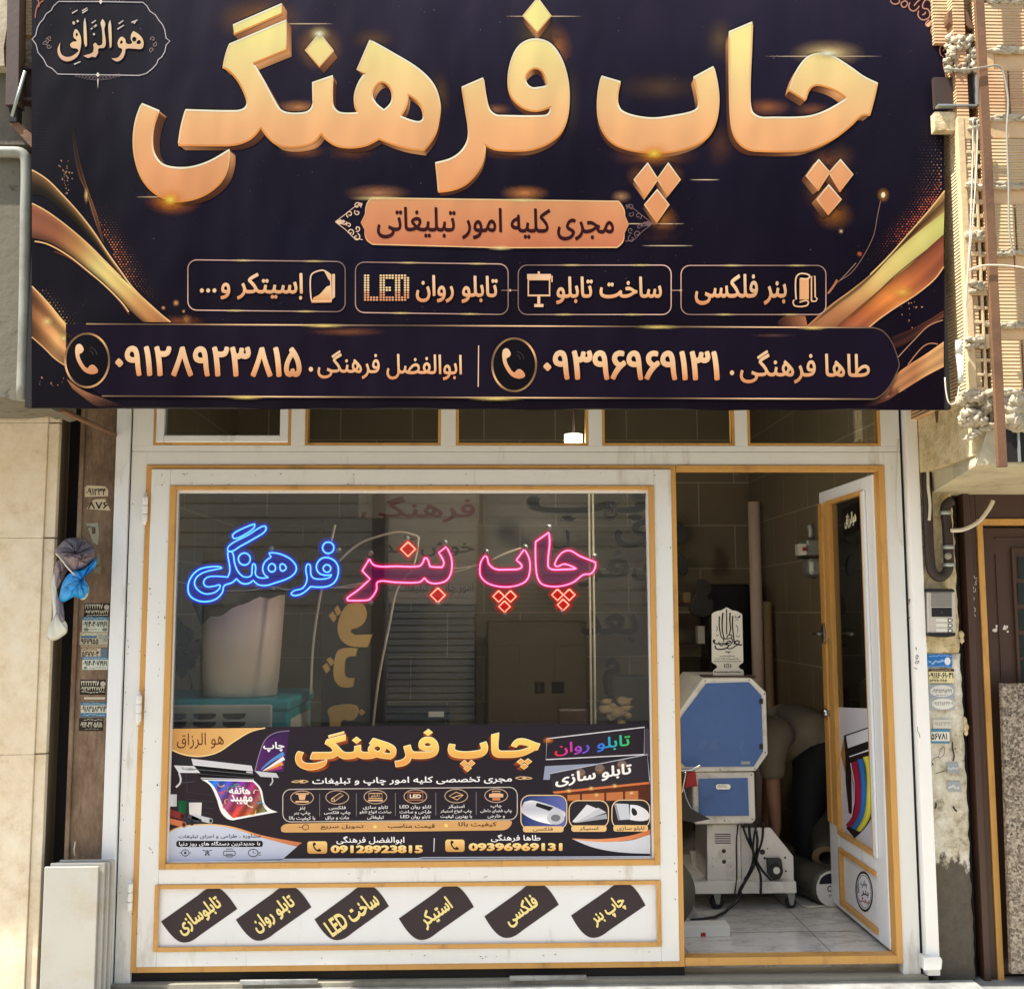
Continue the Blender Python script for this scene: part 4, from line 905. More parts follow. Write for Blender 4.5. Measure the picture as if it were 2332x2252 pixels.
orn.poly([smooth(zo((1120, 10, 1), (1050, 90), (900, 280), (870, 380), (830, 390), (820, 350), (880, 300), (1020, 100)), 5)], (244, 190, 150), 2.6)
zo2 = zoom(60, 0, 4.9)
for pts in (((110, -10), (140, 30), (130, 80), (150, 40), (190, 10)), ((125, 60), (105, 140), (100, 205))): orn.stroke(smooth(zo2(*pts), 5, False), 2.4, (190, 120, 86), 2)
orn.build('corner_ornament', ban)
# rusty strut that holds the banner's lower left corner
a, b = PX(140, 934, YB+.05), PX(262, 990, -.02)
tag(MB().tube([a, b], .011, 4).build('steel_strut', MT['rust_steel']), 'thin rusty strut from the banner corner back to the white post', 'strut')
INK_GAIN = 1.0; INK_KIND = 'ink'
# ---------------------------------------------------------------- neon words behind the glass
def glow_mat(name, rgb, st, alpha=1.0):
    n = N(name); t = n.t; e = n.new('ShaderNodeEmission'); e.inputs[0].default_value = lin(rgb)+(1,); e.inputs[1].default_value = st
    if alpha < 1:
        tr = n.new('ShaderNodeBsdfTransparent'); mx = n.new('ShaderNodeMixShader'); mx.inputs[0].default_value = alpha
        n.ln(tr.outputs[0], mx.inputs[1]); n.ln(e.outputs[0], mx.inputs[2]); n.ln(mx.outputs[0], t.nodes['Material Output'].inputs[0])
    else: n.ln(e.outputs[0], t.nodes['Material Output'].inputs[0])
glow_mat('neon_blue_core', (96, 190, 255), 1.15); glow_mat('neon_blue', (0, 44, 235), .62); glow_mat('lit_acrylic_blue', (0, 24, 150), .40, .80)
glow_mat('neon_pink_core', (255, 150, 215), 1.15); glow_mat('neon_pink', (255, 0, 92), .50); glow_mat('lit_acrylic_pink', (120, 0, 84), .34, .60)
glow_mat('neon_red_core', (255, 176, 150), 1.15); glow_mat('neon_red', (255, 8, 4), .62); glow_mat('lit_acrylic_red', (210, 0, 0), .45, .9)
for c_, q in (('blue', (0, 50, 220)), ('pink', (220, 0, 90)), ('red', (230, 0, 0))): glow_mat('lit_acrylic_%s_rim' % c_, q, .40, .36)
YN = .05
def neon(name, label, loops, dots, col, hooks, dotcol=None):
    t = thing(name, label, 'neon sign', PX(loops[0][0][0][0], loops[0][0][0][1], YN), 'neon words hanging in the window')
    for kind, ls in ((col, loops), (dotcol or col, dots)):
        if not ls: continue
        core, jac = MB(), MB(); ac = MB()
        for l, closed in ls:
            p = smooth(l, 5, closed); p = p+[p[0]] if closed else p
            jac.tube([PX(x, y, YN) for x, y in p], .0074, 6); core.tube([PX(x, y, YN-.0068) for x, y in p], .0028, 6)
        pn = 'neon_tube' if kind == col else 'neon_dot'
        o = jac.build(pn, MT['neon_'+kind], t); core.build('bright_core', MT['neon_%s_core' % kind], o)
    return t
def backing(t, shapes, mat, name='acrylic_backing'):  # emissive rim and backing paint the halo and spill of the neon
    k = Ink(front(YN+.0112, 0))
    for s_ in shapes: k.stroke(smooth(s_[0], 5, True), 17, (0, 0, 0), 0, True)
    k.build('acrylic_halo', t, MT[mat+'_rim'])
    m = MB()
    for s_ in shapes:
        p = smooth(s_[0], 5, True); m.prism([PX(x, y, YN+.012) for x, y in p], (0, .003, 0))
    return m.build(name, MT[mat], t)
v1 = zoom(300, 1080, 2.8); v2 = zoom(900, 1080, 2.8)
def L1(*p): return (v1(*p), True)
def L2(*p): return (v2(*p), True)
yg = L1((565, 590), (520, 588), (440, 602), (388, 642), (360, 705), (368, 768), (415, 803), (480, 811), (540, 793), (578, 752), (590, 710), (640, 690), (668, 665, 1), (700, 693), (740, 697), (775, 676, 1), (810, 704), (860, 708), (920, 690), (985, 668), (1030, 640), (1050, 605), (1040, 570), (1000, 532), (935, 505), (875, 500, 1), (888, 528, 1), (848, 560), (835, 605), (848, 640), (872, 656, 1), (820, 660), (790, 640), (790, 590), (776, 570), (768, 600), (762, 645), (735, 655), (705, 648), (672, 610), (655, 560), (645, 505), (625, 490), (612, 505), (622, 570), (625, 620), (612, 655, 1), (520, 650), (475, 660), (458, 690), (475, 715), (530, 712), (560, 705), (560, 725), (530, 752), (470, 762), (420, 735), (400, 695), (415, 655), (460, 625), (540, 605), (572, 598))
sk = L1((610, 478), (640, 440), (740, 388), (830, 333), (855, 335), (848, 365), (780, 410), (690, 460), (635, 492))
sk2 = L1((645, 383), (720, 340), (785, 316, 1), (778, 342), (730, 378), (655, 410))
rf = L1((1018, 765), (1060, 770), (1105, 748), (1140, 715, 1), (1240, 716), (1295, 685), (1318, 620), (1305, 565), (1260, 533), (1210, 537), (1178, 580), (1190, 625), (1230, 643), (1275, 640, 1), (1262, 657), (1225, 667), (1165, 664), (1143, 640), (1138, 580), (1120, 574), (1110, 610), (1118, 670), (1090, 725), (1035, 742))
nb = neon('neon_word', 'glowing blue neon word in outline on the left side of the window', [yg, sk, sk2, rf, (v1(*ell(718, 540, 38, n=16)), True), L1((888, 570), (912, 580), (915, 608), (890, 622), (870, 600)), L1((952, 572), (985, 595), (955, 615)), (v1(*ell(1245, 600, 24, n=14)), True), (v1(*ell(1253, 468, 36, n=16)), True)], [], 'blue', 0)
backing(nb, [yg, sk, sk2, rf, (v1(*ell(718, 540, 44, n=16)), True), (v1(*ell(1253, 468, 42, n=16)), True)], 'lit_acrylic_blue')
def dia(z, x, y, r): return (z((x, y-r, 1), (x+r*1.02, y, 1), (x, y+r, 1), (x-r*1.02, y, 1)), True)
bn = (v1((1515, 540, 1), (1555, 583), (1690, 586), (1830, 586), (1858, 560), (1868, 535), (1885, 540), (1900, 580))+v2((225, 588), (300, 592, 1), (310, 560), (277, 500, 1), (325, 462, 1), (357, 530), (360, 610), (332, 672), (275, 695), (220, 690), (186, 660, 1), (150, 688), (0, 688))+v1((1570, 685), (1560, 738), (1520, 795), (1480, 804), (1375, 804, 1), (1378, 785), (1440, 740), (1520, 668, 1), (1470, 615, 1)), True)
n2 = neon('neon_word', 'glowing pink neon word with two red diamond dots in the middle of the window', [bn], [dia(v1, 1762, 477, 46), dia(v2, 272, 770, 46)], 'pink', 0, 'red')
backing(n2, [bn], 'lit_acrylic_pink'); backing(n2, [dia(v1, 1762, 477, 56), dia(v2, 272, 770, 56)], 'lit_acrylic_red')
pe = L2((580, 522), (598, 572), (640, 604), (720, 607), (788, 603), (808, 585), (772, 548, 1), (822, 478, 1), (852, 530), (860, 600), (838, 675), (770, 710), (680, 717), (592, 695), (546, 650), (540, 590), (556, 540))
ca = L2((895, 430, 1), (980, 370, 1), (985, 440), (975, 550), (985, 600), (1080, 606), (1156, 602, 1), (1080, 572), (1030, 588), (1018, 568), (1060, 503), (1112, 486), (1180, 522), (1277, 560, 1), (1277, 590, 1), (1250, 632), (1200, 640), (1135, 688), (1060, 712), (980, 713), (925, 690), (900, 620))
n3 = neon('neon_word', 'glowing pink neon word with two clusters of red diamonds, nearest the door', [pe, ca], [dia(v2, x, y, 36) for x, y in ((660, 778), (735, 778), (697, 843), (1035, 768), (1110, 768), (1071, 832))], 'pink', 0, 'red')
backing(n3, [pe, ca], 'lit_acrylic_pink'); backing(n3, [dia(v2, x, y, 44) for x, y in ((660, 778), (735, 778), (697, 848), (1035, 768), (1110, 768), (1071, 837))], 'lit_acrylic_red')
m = MB()
def wire(pts, Y, r=.0025): m.tube([PX(x, y, Y) for x, y in smooth(pts, 6, False)], r, 6)
wire(v1((275, 680), (520, 735), (640, 742), (770, 738), (900, 715), (985, 735), (1270, 722), (1400, 720), (1480, 695)), YN+.02); wire(v1((1270, 724), (1360, 712), (1480, 690)), YN+.022)
wire(v2((360, 600), (440, 595), (540, 575)), YN+.02); wire(v2((370, 625), (450, 605), (540, 575)), YN+.024); wire(v2((610, 550), (700, 510), (835, 462)), YN+.02); wire(v2((620, 540), (720, 495), (800, 470)), YN+.024)
tag(m.build('neon_cable', MT['cable_white']), 'twisted pale cable strung along between the neon words', 'cable')
m = MB()
for z_, x, y, wh in ((v1, 885, 470, 'above the middle of the blue word'), (v1, 1315, 480, 'beside the round dot at the right end of the blue word'), (v1, 1520, 500, 'at the upper left tip of the middle pink word'), (v1, 1752, 405, 'above the upper red diamond of the middle word'), (v2, 315, 432, 'at the upper right tip of the middle pink word'), (v2, 580, 490, 'at the left tip of the pink letter bowl by the door'), (v2, 830, 462, 'at the right tip of the pink letter bowl by the door'), (v2, 980, 335, 'on top of the tall pink stroke'), (v2, 1275, 520, 'at the pointed right end of the last pink letter'), (v1, 1525, 820, 'under the tail of the middle pink word'), (v2, 700, 895, 'under the left cluster of red diamonds'), (v2, 272, 830, 'under the lower red diamond of the middle word'), (v2, 1065, 880, 'under the right cluster of red diamonds')):
    p = z_((x, y))[0]; c = PX(p[0], p[1], YN-.03)
    h = MB(); h.lathe(c, [(.0, -.004), (.006, -.002), (.010, .012), (.012, .018)], 12, 'Y'); h.tube([c+Vector((0, .0, 0)), c+Vector((0, .05, -.012))], .002, 6)
    tag(h.build('suction_hook', MT['zinc']), 'small clear suction hook '+wh, 'hook', 'suction hooks on the window glass')

# ---------------------------------------------------------------- printed sheet along the foot of the window
SW = front(.0045, .00045)
pa = zoom(350, 1620, 3.267); pb = zoom(900, 1620, 3.161)
ps = thing('window_poster', 'wide black and gold advertising sheet stuck across the foot of the window', 'poster', PX(930, 1800, .0045))
k = Ink(SW)
k.poly([[(385, 1657), (1480, 1647), (1480, 1952), (381, 1961)]], lambda x, y: (38+6*math.sin(x*.004), 33+3*math.sin(x*.004), 41+3*math.sin(x*.006)), 0)
k.stroke(pa((960, 1098), (1960, 1092))+pb((200, 1050), (1835, 1042)), 2.4, (215, 215, 222), .6)
k.build('sheet', ps)
k = Ink(SW)
k.poly([smooth(pa((112, 128, 1), (830, 121, 1), (720, 150), (600, 220), (480, 300), (350, 332), (220, 318), (112, 272, 1)), 5)], lambda x, y: (206+36*(x-385)/200, 156+36*(x-385)/200, 92+30*(x-385)/200), 1)
k.stroke(smooth(pa((830, 121), (720, 150), (600, 220), (480, 300), (350, 332), (220, 318), (112, 272)), 5, False), 3, (250, 214, 150), 1.5)
k.text('هو الرزاق', [pa((172, 165))[0], pa((522, 150))[0], pa((522, 275))[0], pa((172, 280))[0]], (96, 46, 22), 2, .004)
k.poly([smooth(pa((755, 440, 1), (785, 320), (830, 210), (900, 160), (1010, 143, 1), (965, 445, 1)), 5)], lambda x, y: (56, 34, 78) if y < 1690 else (84, 40, 104), 1)
k.stroke(smooth(pa((755, 440), (785, 320), (830, 210), (900, 160), (1010, 143)), 5, False), 2, (150, 130, 160), 1.5)
k.text('چاپ', [pa((815, 228))[0], pa((973, 222))[0], pa((973, 298))[0], pa((815, 302))[0]], (250, 248, 252), 2, .03)
for a_, c in ((((800, 430), (870, 370), (968, 310)), (90, 150, 220)), (((815, 440), (890, 395), (970, 345)), (240, 240, 245)), (((835, 440), (900, 410), (960, 385)), (240, 160, 60)), (((860, 440), (910, 425), (950, 410)), (180, 60, 120))):
    k.stroke(smooth(pa(*a_), 5, False), 2, c, 2, False, 9)
# the plotter drawing
for pts, c in ((((280, 350), (728, 402), (738, 440), (292, 392)), (214, 214, 220)), (((175, 350), (280, 352), (292, 395), (180, 392)), (40, 40, 44)), (((292, 393), (738, 440), (752, 470), (752, 512), (345, 488), (300, 430)), (12, 12, 14)), (((150, 400), (300, 405), (347, 456), (186, 455)), (222, 224, 230)), (((205, 412), (290, 414), (305, 438), (220, 436)), (190, 196, 206)), (((752, 440), (912, 458), (932, 492), (795, 484)), (206, 208, 214)), (((775, 448), (835, 455), (850, 472), (795, 470)), (50, 52, 58)), (((860, 458), (900, 462), (912, 478), (872, 474)), (50, 52, 58)), (((690, 445), (735, 450), (738, 458), (690, 454)), (230, 230, 234)), (((350, 490), (745, 502), (745, 512), (350, 500)), (190, 190, 196))):
    k.poly([pa(*pts)], c, 2 if c[0] > 100 else 1.5)
for a_, b_, c_ in (((300, 428), (745, 468), (96, 96, 104)), ((330, 462), (750, 494), (70, 70, 78)), ((292, 395), (738, 441), (236, 236, 240)), ((310, 520), (200, 530), (80, 80, 88)), ((240, 458), (250, 600), (60, 60, 66)), ((700, 512), (712, 560), (60, 60, 66))): k.stroke(pa(a_, b_), 1.8, c_, 2.1)
k.stroke(smooth(pa((188, 455), (200, 520), (165, 562)), 5, False), 4, (214, 216, 222), 2); k.stroke(smooth(pa((880, 490), (884, 520), (865, 548)), 5, False), 3, (200, 202, 210), 2)
for yy in (600, 650, 700, 740): k.stroke(pa((250, yy), (440, yy+20)), 1.2, (64, 60, 66), 1.2)
sheet = smooth(pa((355, 505, 1), (745, 512, 1), (800, 575), (825, 680), (860, 720), (922, 746, 1), (760, 775), (590, 808, 1), (545, 795), (500, 745), (465, 640), (420, 550)), 6)
k.poly([sheet], (248, 248, 250), 2.2)
inner = smooth(pa((400, 512, 1), (738, 522, 1), (785, 580), (812, 690), (850, 742, 1), (720, 765), (600, 792, 1), (555, 770), (525, 720), (490, 640), (450, 560)), 6)
def rainbow(x, y):
    u = min(1, max(0, (x-480)/130)); v = min(1, max(0, (y-1778)/90)); s_ = .5+.5*math.sin(x*.21+y*.13)
    s3 = lambda a_, b_, c_: [a_[q]+(b_[q]-a_[q])*u*2 if u < .5 else b_[q]+(c_[q]-b_[q])*(u-.5)*2 for q in range(3)]
    c0 = s3((20, 130, 235), (110, 50, 170), (235, 30, 70)); c1 = s3((150, 40, 110), (235, 80, 30), (40, 150, 70))
    c = [a_*(1-v)+b_*v for a_, b_ in zip(c0, c1)]; return tuple(min(255, q*(.7+.55*s_)) for q in c)
le, re_ = smooth(pa((400, 512), (450, 560), (490, 640), (525, 720), (590, 792)), 8, False), smooth(pa((738, 522), (785, 580), (812, 690), (830, 722), (850, 742)), 8, False)
gp = []; gf = []; nn, mm = len(le)-1, 16
for i in range(nn+1):
    for j in range(mm+1): gp.append(tuple(le[i][q]+(re_[i][q]-le[i][q])*j/mm for q in (0, 1)))
for i in range(nn):
    for j in range(mm): b_ = i*(mm+1)+j; gf.append((b_, b_+1, b_+mm+2, b_+mm+1))
k.add(gp, gf, rainbow, 2.6)
for _ in range(26):
    x, y = R.uniform(500, 590), R.uniform(1785, 1855); a_ = R.uniform(0, 6.3); r_ = R.uniform(5, 14)
    k.stroke(smooth([(x, y), (x+r_*math.cos(a_), y+r_*math.sin(a_)), (x+1.7*r_*math.cos(a_+.7), y+1.4*r_*math.sin(a_+.7))], 4, False), 2.6, R.choice(((250, 190, 60), (60, 160, 220), (230, 80, 60), (240, 240, 200), (120, 40, 120), (70, 170, 90))), 2.8, False, .6)
k.text('هاتفه', [pa((560, 562))[0], pa((718, 560))[0], pa((720, 615))[0], pa((560, 610))[0]], (252, 252, 252), 3, .03)
k.text('مهیبد', [pa((565, 615))[0], pa((735, 620))[0], pa((735, 690))[0], pa((575, 690))[0]], (252, 252, 252), 3, .03)
for pts, c in ((((108, 615), (172, 615), (172, 705), (108, 705)), (232, 234, 240)), (((182, 662), (250, 662), (246, 760), (186, 752)), (20, 96, 62)), (((262, 676), (358, 676), (352, 782), (265, 782)), (226, 222, 222))): k.poly([pa(*pts)], (lambda x, y, c=c: tuple(q*(.78+.22*math.sin(x*.25)) for q in c)), 2)
for a_, b_, w_, c in (((104, 745), (215, 780), 15, (132, 48, 44)), ((104, 810), (225, 840), 13, (205, 120, 78)), ((210, 790), (285, 826), 12, (44, 46, 60)), ((255, 775), (345, 815), 10, (70, 72, 84)), ((285, 780), (425, 812), 12, (196, 200, 208))):
    k.stroke(pa(a_, b_), w_, c, 2.2); p = pa(b_)[0]; k.poly([ell(p[0], p[1], w_*.42, w_*.55, 14)], tuple(q*.75 for q in c), 2.5); k.poly([ell(p[0], p[1], w_*.22, w_*.3, 12)], (30, 28, 30), 2.7)
k.poly([smooth(pa((104, 905, 1), (180, 865), (300, 845), (450, 845), (600, 868), (800, 930), (1070, 1000, 1), (960, 1097, 1), (102, 1116, 1)), 6)], lambda x, y: (205-20*(y-1880)/80, 213-20*(y-1880)/80, 230-14*(y-1880)/80), 2)
k.ribbon(pa((104, 895), (180, 858), (300, 838), (450, 836), (600, 858), (800, 918), (1105, 975)), pa((104, 908), (180, 868), (300, 848), (450, 848), (600, 872), (800, 935), (1060, 1003)), [(206, 160, 110), (236, 196, 140), (226, 150, 100), (200, 120, 80)], None, 2.4, 20, 3)
k.text('مشاوره ، طراحی و اجرای تبلیغات', [pa((185, 915))[0], pa((797, 908))[0], pa((797, 944))[0], pa((185, 948))[0]], (34, 32, 40), 3, .012)
k.poly([[q for q in rrect(*pa((168, 960))[0], *pa((812, 1006))[0], 5)]], (24, 24, 34), 2.8)
k.text('با جدیدترین دستگاه های روز دنیا', [pa((188, 965))[0], pa((792, 962))[0], pa((792, 1000))[0], pa((188, 1003))[0]], (244, 244, 250), 3.2, .012)
IC = (44, 44, 52)
for x in (235, 398, 563, 740):
    p = pa((x, 1050))[0]
    if x == 235: k.stroke(ell(p[0], p[1], 8.5, 7, 16), 1.6, IC, 3, True); k.poly([ell(p[0], p[1], 3, 3, 10)], IC, 3); [k.stroke([(p[0]+a_*8, p[1]+b_*6), (p[0]+a_*13, p[1]+b_*9)], 1.6, IC, 3) for a_, b_ in ((1, 0), (-1, 0), (0, 1), (0, -1))]
    if x == 398: [k.stroke(smooth([(p[0]-11*f_, p[1]-6), (p[0]-3*f_, p[1]-3), (p[0]-4*f_, p[1]+6), (p[0]+1*f_, p[1]-6)], 4, False), 1.6, IC, 3) for f_ in (1, -1)]
    if x == 563: k.stroke(rrect(p[0]-13, p[1]-4, p[0]+13, p[1]+6, 2), 1.6, IC, 3, True); k.stroke([(p[0]-7, p[1]-9), (p[0]+7, p[1]-9), (p[0]+7, p[1]-4), (p[0]-7, p[1]-4)], 1.6, IC, 3, True); k.stroke([(p[0]-7, p[1]+3), (p[0]+7, p[1]+3), (p[0]+7, p[1]+9), (p[0]-7, p[1]+9)], 1.6, IC, 3, True)
    if x == 740: k.stroke(ell(p[0], p[1], 11, 8.5, 18), 1.8, IC, 3, True); k.stroke([(p[0], p[1]-6), (p[0], p[1]), (p[0]+5, p[1])], 1.6, IC, 3); [k.stroke([(p[0]+12, p[1]+q), (p[0]+17, p[1]+q)], 1.3, IC, 3) for q in (-1, 2, 5)]
k.build('plotter_picture', ps)
# lettering of the sheet: the same logotype, pressed flat
def remap(c): return [(673+(x-305)/(1998-305)*(1230-673), 1664-8*(x-305)/1693+(y+4)/(511)*(98)) for x, y in c]
PL = [[remap(c) for c in l] for l in LETS]
kk = Ink(SW)
for l in PL: kk.stroke(l[0], 5.5, (20, 12, 12), 1.0, True)
kk.build('lettering_outline', ps)
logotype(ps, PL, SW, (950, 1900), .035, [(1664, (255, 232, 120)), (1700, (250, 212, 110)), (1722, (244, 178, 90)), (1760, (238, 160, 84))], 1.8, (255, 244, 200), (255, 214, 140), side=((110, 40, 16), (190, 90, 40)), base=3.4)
k = Ink(SW)
k.text('مجری تخصصی کلیه امور چاپ و تبلیغات', [(711, 1771), (1166, 1765), (1166, 1785), (711, 1790)], (252, 250, 250), 2, .02)
for f_, cx, cy in ((1, 684, 1779), (-1, 1192, 1771)):
    for q in (-1, 1): k.stroke(smooth([(cx-20*f_, cy+1), (cx-6*f_, cy-2*q), (cx+4*f_, cy+3*q), (cx+18*f_, cy)], 5, False), 1.8, (226, 190, 140), 2+.1*q)
    k.poly([ell(cx+2, cy, 5, 4, 10)], (220, 180, 130), 2.3)
k.stroke([(x, y-5*(x-644)/534) for x, y in rrect(644, 1797, 1178, 1871, 18)], 2, (205, 196, 190), 2, True)
cells = ((688, 1816, ('بنر', 'چاپ بنر', 'با کیفیت بالا')), (768, 1815, ('فلکسی', 'چاپ فلکسی', 'مات و براق')), (855, 1814, ('تابلو سازی', 'ساخت انواع تابلو', 'تبلیغاتی')), (946, 1813, ('تابلو روان LED', 'طراحی و ساخت', 'تابلو روان LED')), (1039, 1812, ('استیکر', 'چاپ انواع استیکر', 'با بهترین کیفیت')), (1130, 1811, ('چاپ', 'چاپ فضای داخلی', 'و خارجی')))
GI = (232, 186, 140)
for i, (x, y, ls) in enumerate(cells):
    k.stroke(ell(x, y, 26, 15.5, 28), 1.8, (200, 170, 146), 2, True)
    for j, t_ in enumerate(ls):
        W, H = text_geo(t_)[2]; wd = min(72, 9.2*W/.75*(1.15 if j == 0 else 1)); yy = y+24+j*11.3
        k.text(t_, (x-wd/2, yy-4.6, x+wd/2, yy+5), (240, 238, 238), 2.2, .012)
    if i: k.stroke([((x+cells[i-1][0])/2, y-8), ((x+cells[i-1][0])/2, y+44)], 1.4, (130, 124, 124), 2)
    if i == 0: k.poly([[(x-9, y-7), (x+9, y-7), (x+6, y+5), (x-6, y+5)]], GI, 2.4); k.stroke([(x-15, y-9), (x+15, y-9)], 3, GI, 2.4); k.stroke([(x-15, y+9), (x+15, y+9)], 4, GI, 2.4)
    if i == 1: k.stroke([(x-12, y+7), (x+10, y-7)], 7, (60, 54, 56), 2.4); k.stroke([(x-13, y+3), (x+7, y-10), (x+14, y-5), (x-7, y+10)], 1.6, GI, 2.6, True); k.stroke(ell(x-10, y+6, 4, 3.4, 12), 1.4, GI, 2.7, True)
    if i == 2: k.stroke([(x-15, y-8), (x+15, y-8), (x+15, y+3), (x-15, y+3)], 2, GI, 2.4, True); k.stroke([(x-17, y+8), (x+17, y+8)], 4, GI, 2.4); k.text('تابلو', (x-10, y-6, x+10, y+1), GI, 2.5, .01)
    if i == 3: k.stroke([(x-17, y-9), (x+17, y-9), (x+17, y+8), (x-17, y+8)], 3, (176, 110, 84), 2.4, True); k.text('LED', (x-13, y-5, x+13, y+4), (250, 226, 196), 2.6, .04)
    if i == 4: k.stroke([(x-16, y), (x, y-9), (x+16, y-2), (x+2, y+9)], 2, GI, 2.4, True); k.stroke([(x-8, y+4), (x+2, y), (x+16, y-2)], 2, GI, 2.5)
    if i == 5: k.poly([[(x-16, y-4), (x+16, y-4), (x+16, y+4), (x-16, y+4)]], GI, 2.4); k.stroke([(x-9, y-10), (x+9, y-10), (x+9, y-5), (x-9, y-5)], 1.8, GI, 2.4, True); k.poly([[(x-9, y+4.5), (x+9, y+4.5), (x+9, y+11), (x-9, y+11)]], (206, 130, 90), 2.5)
k.poly([smooth([(641, 1893, 1), (641, 1882), (655, 1875), (1160, 1868, 1), (1166, 1872), (1158, 1885), (1146, 1890, 1), (652, 1895)], 4)], lambda x, y: (236-20*abs((x-900)/260)**2, 190-24*abs((x-900)/260)**2, 124-16*abs((x-900)/260)), 2)
for t_, q in (('تحویل سریع', (730, 1877, 828, 1889)), ('قیمت مناسب', (883, 1875, 990, 1887)), ('کیفیت بالا', (1044, 1871, 1131, 1883))): k.text(t_, q, (56, 26, 18), 2.4, .016)
for x, y in ((854, 1882), (1016, 1879)): k.poly([[(x+(6 if i % 2 == 0 else 2.6)*math.sin(i*math.pi/5), y-(6 if i % 2 == 0 else 2.6)*math.cos(i*math.pi/5)) for i in range(10)]], (255, 226, 130), 2.4)
k.stroke(ell(696, 1883, 7, 6, 14), 1.8, (110, 66, 40), 2.4, True); k.stroke([(680, 1883), (689, 1883)], 1.6, (110, 66, 40), 2.4)
for (x0, y0, x1, y1), nm, nq, num, mq in (((700, 1915, 745, 1943), 'ابوالفضل فرهنگی', (766, 1903, 921, 1922), '09128923815', (753, 1924, 963, 1942)), ((1014, 1911, 1058, 1939), 'طاها فرهنگی', (1118, 1899, 1231, 1917), '09396969131', (1067, 1919, 1281, 1937))):
    k.poly([rrect(x0, y0, x1, y1, 6)], None, 2, [(y0, (250, 214, 140)), (y1, (214, 158, 88))])
    cx, cy = (x0+x1)/2, (y0+y1)/2; k.poly([smooth([(cx+a_*.36, cy+b_*.3) for a_, b_ in ((-26, -34), (-16, -38), (-8, -26), (-12, -18), (-18, -14), (-12, 4), (0, 18), (6, 12), (14, 10), (24, 20), (24, 28), (10, 32), (-6, 26), (-20, 8), (-27, -12))], 4)], (34, 26, 24), 2.4)
    k.text(nm, nq, (250, 248, 250), 2.4, .016); k.text(num, mq, (26, 14, 10), 2.0, .10); k.text(num, mq, None, 3.0, .055, [(mq[1], (255, 236, 170)), (mq[3], (240, 180, 100))])
k.stroke([(989, 1908), (988, 1939)], 2, (220, 220, 230), 2)
k.build('sheet_lettering', ps)
k = Ink(SW)
lq = pb((1092, 195), (1795, 112), (1792, 308), (1086, 345)); k.poly([lq], (40, 34, 44), 1); k.stroke(lq, 2.4, (226, 222, 230), 1.6, True)
k.poly([pb((1800, 120), (1830, 125), (1830, 330), (1798, 310))], (70, 66, 76), 1.2); p = lq[0]; k.glow(p[0]+3, p[1]+4, 16, 9, (255, 150, 70), 1.9, .9)
hue = lambda x: [(230, 50, 60), (226, 60, 170), (130, 80, 220), (60, 120, 240), (50, 190, 190), (70, 210, 90)]
def rb(x, y):
    h_ = hue(x); u = min(.999, max(0, (x-1262)/(1435-1262)))*5; i = int(u); u -= i; return tuple(a_+(b_-a_)*u for a_, b_ in zip(h_[i], h_[i+1]))
k.text('تابلو روان', [pb((1148, 232))[0], pb((1690, 160))[0], pb((1690, 268))[0], pb((1148, 325))[0]], rb, 2, .014)
k.poly([pb((1078, 392), (1480, 372), (1450, 400), (1120, 445), (1112, 490), (1066, 490))], lambda x, y: (150, 160, 184), 1)
k.poly([pb((1112, 446), (1815, 308), (1832, 500), (1140, 580))], (50, 44, 52), 1.4); k.stroke(pb((1112, 446), (1815, 308), (1832, 500)), 2, (190, 196, 208), 1.8)
for x, y in ((1335, 428), (1475, 398), (1635, 368)):
    p = pb((x, y))[0]; k.poly([smooth([(p[0]-10, p[1]+7), (p[0]-7, p[1]-5), (p[0]+3, p[1]-6), (p[0]+10, p[1]+5)], 4)], (120, 104, 100), 2); k.glow(p[0], p[1]+9, 16, 12, (210, 160, 120), 2.2, .5)
k.text('تابلو سازی', [pb((1152, 452))[0], pb((1702, 365))[0], pb((1702, 470))[0], pb((1152, 548))[0]], (252, 248, 244), 3, .03)
k.poly([pb((1130, 580), (1832, 502), (1832, 640), (1240, 650))], (88, 46, 30), 1.2); k.poly([pb((1130, 576), (1832, 504), (1832, 520), (1150, 590))], (214, 120, 70), 1.6)
for x0, x1 in ((1240, 1330), (1345, 1505), (1520, 1640), (1655, 1750)): k.poly([pb((x0, 600-(x0-1240)*.06), (x1, 600-(x1-1240)*.06), (x1, 640), (x0, 640))], lambda x, y: (196, 118, 70), 2)
for x, y in ((1250, 570), (1410, 552), (1580, 534), (1450, 600), (1700, 585)): p = pb((x, y))[0]; k.glow(p[0], p[1], 9, 7, (255, 220, 150), 2.4, .9)
k.build('sign_pictures', ps)
k = Ink(SW)
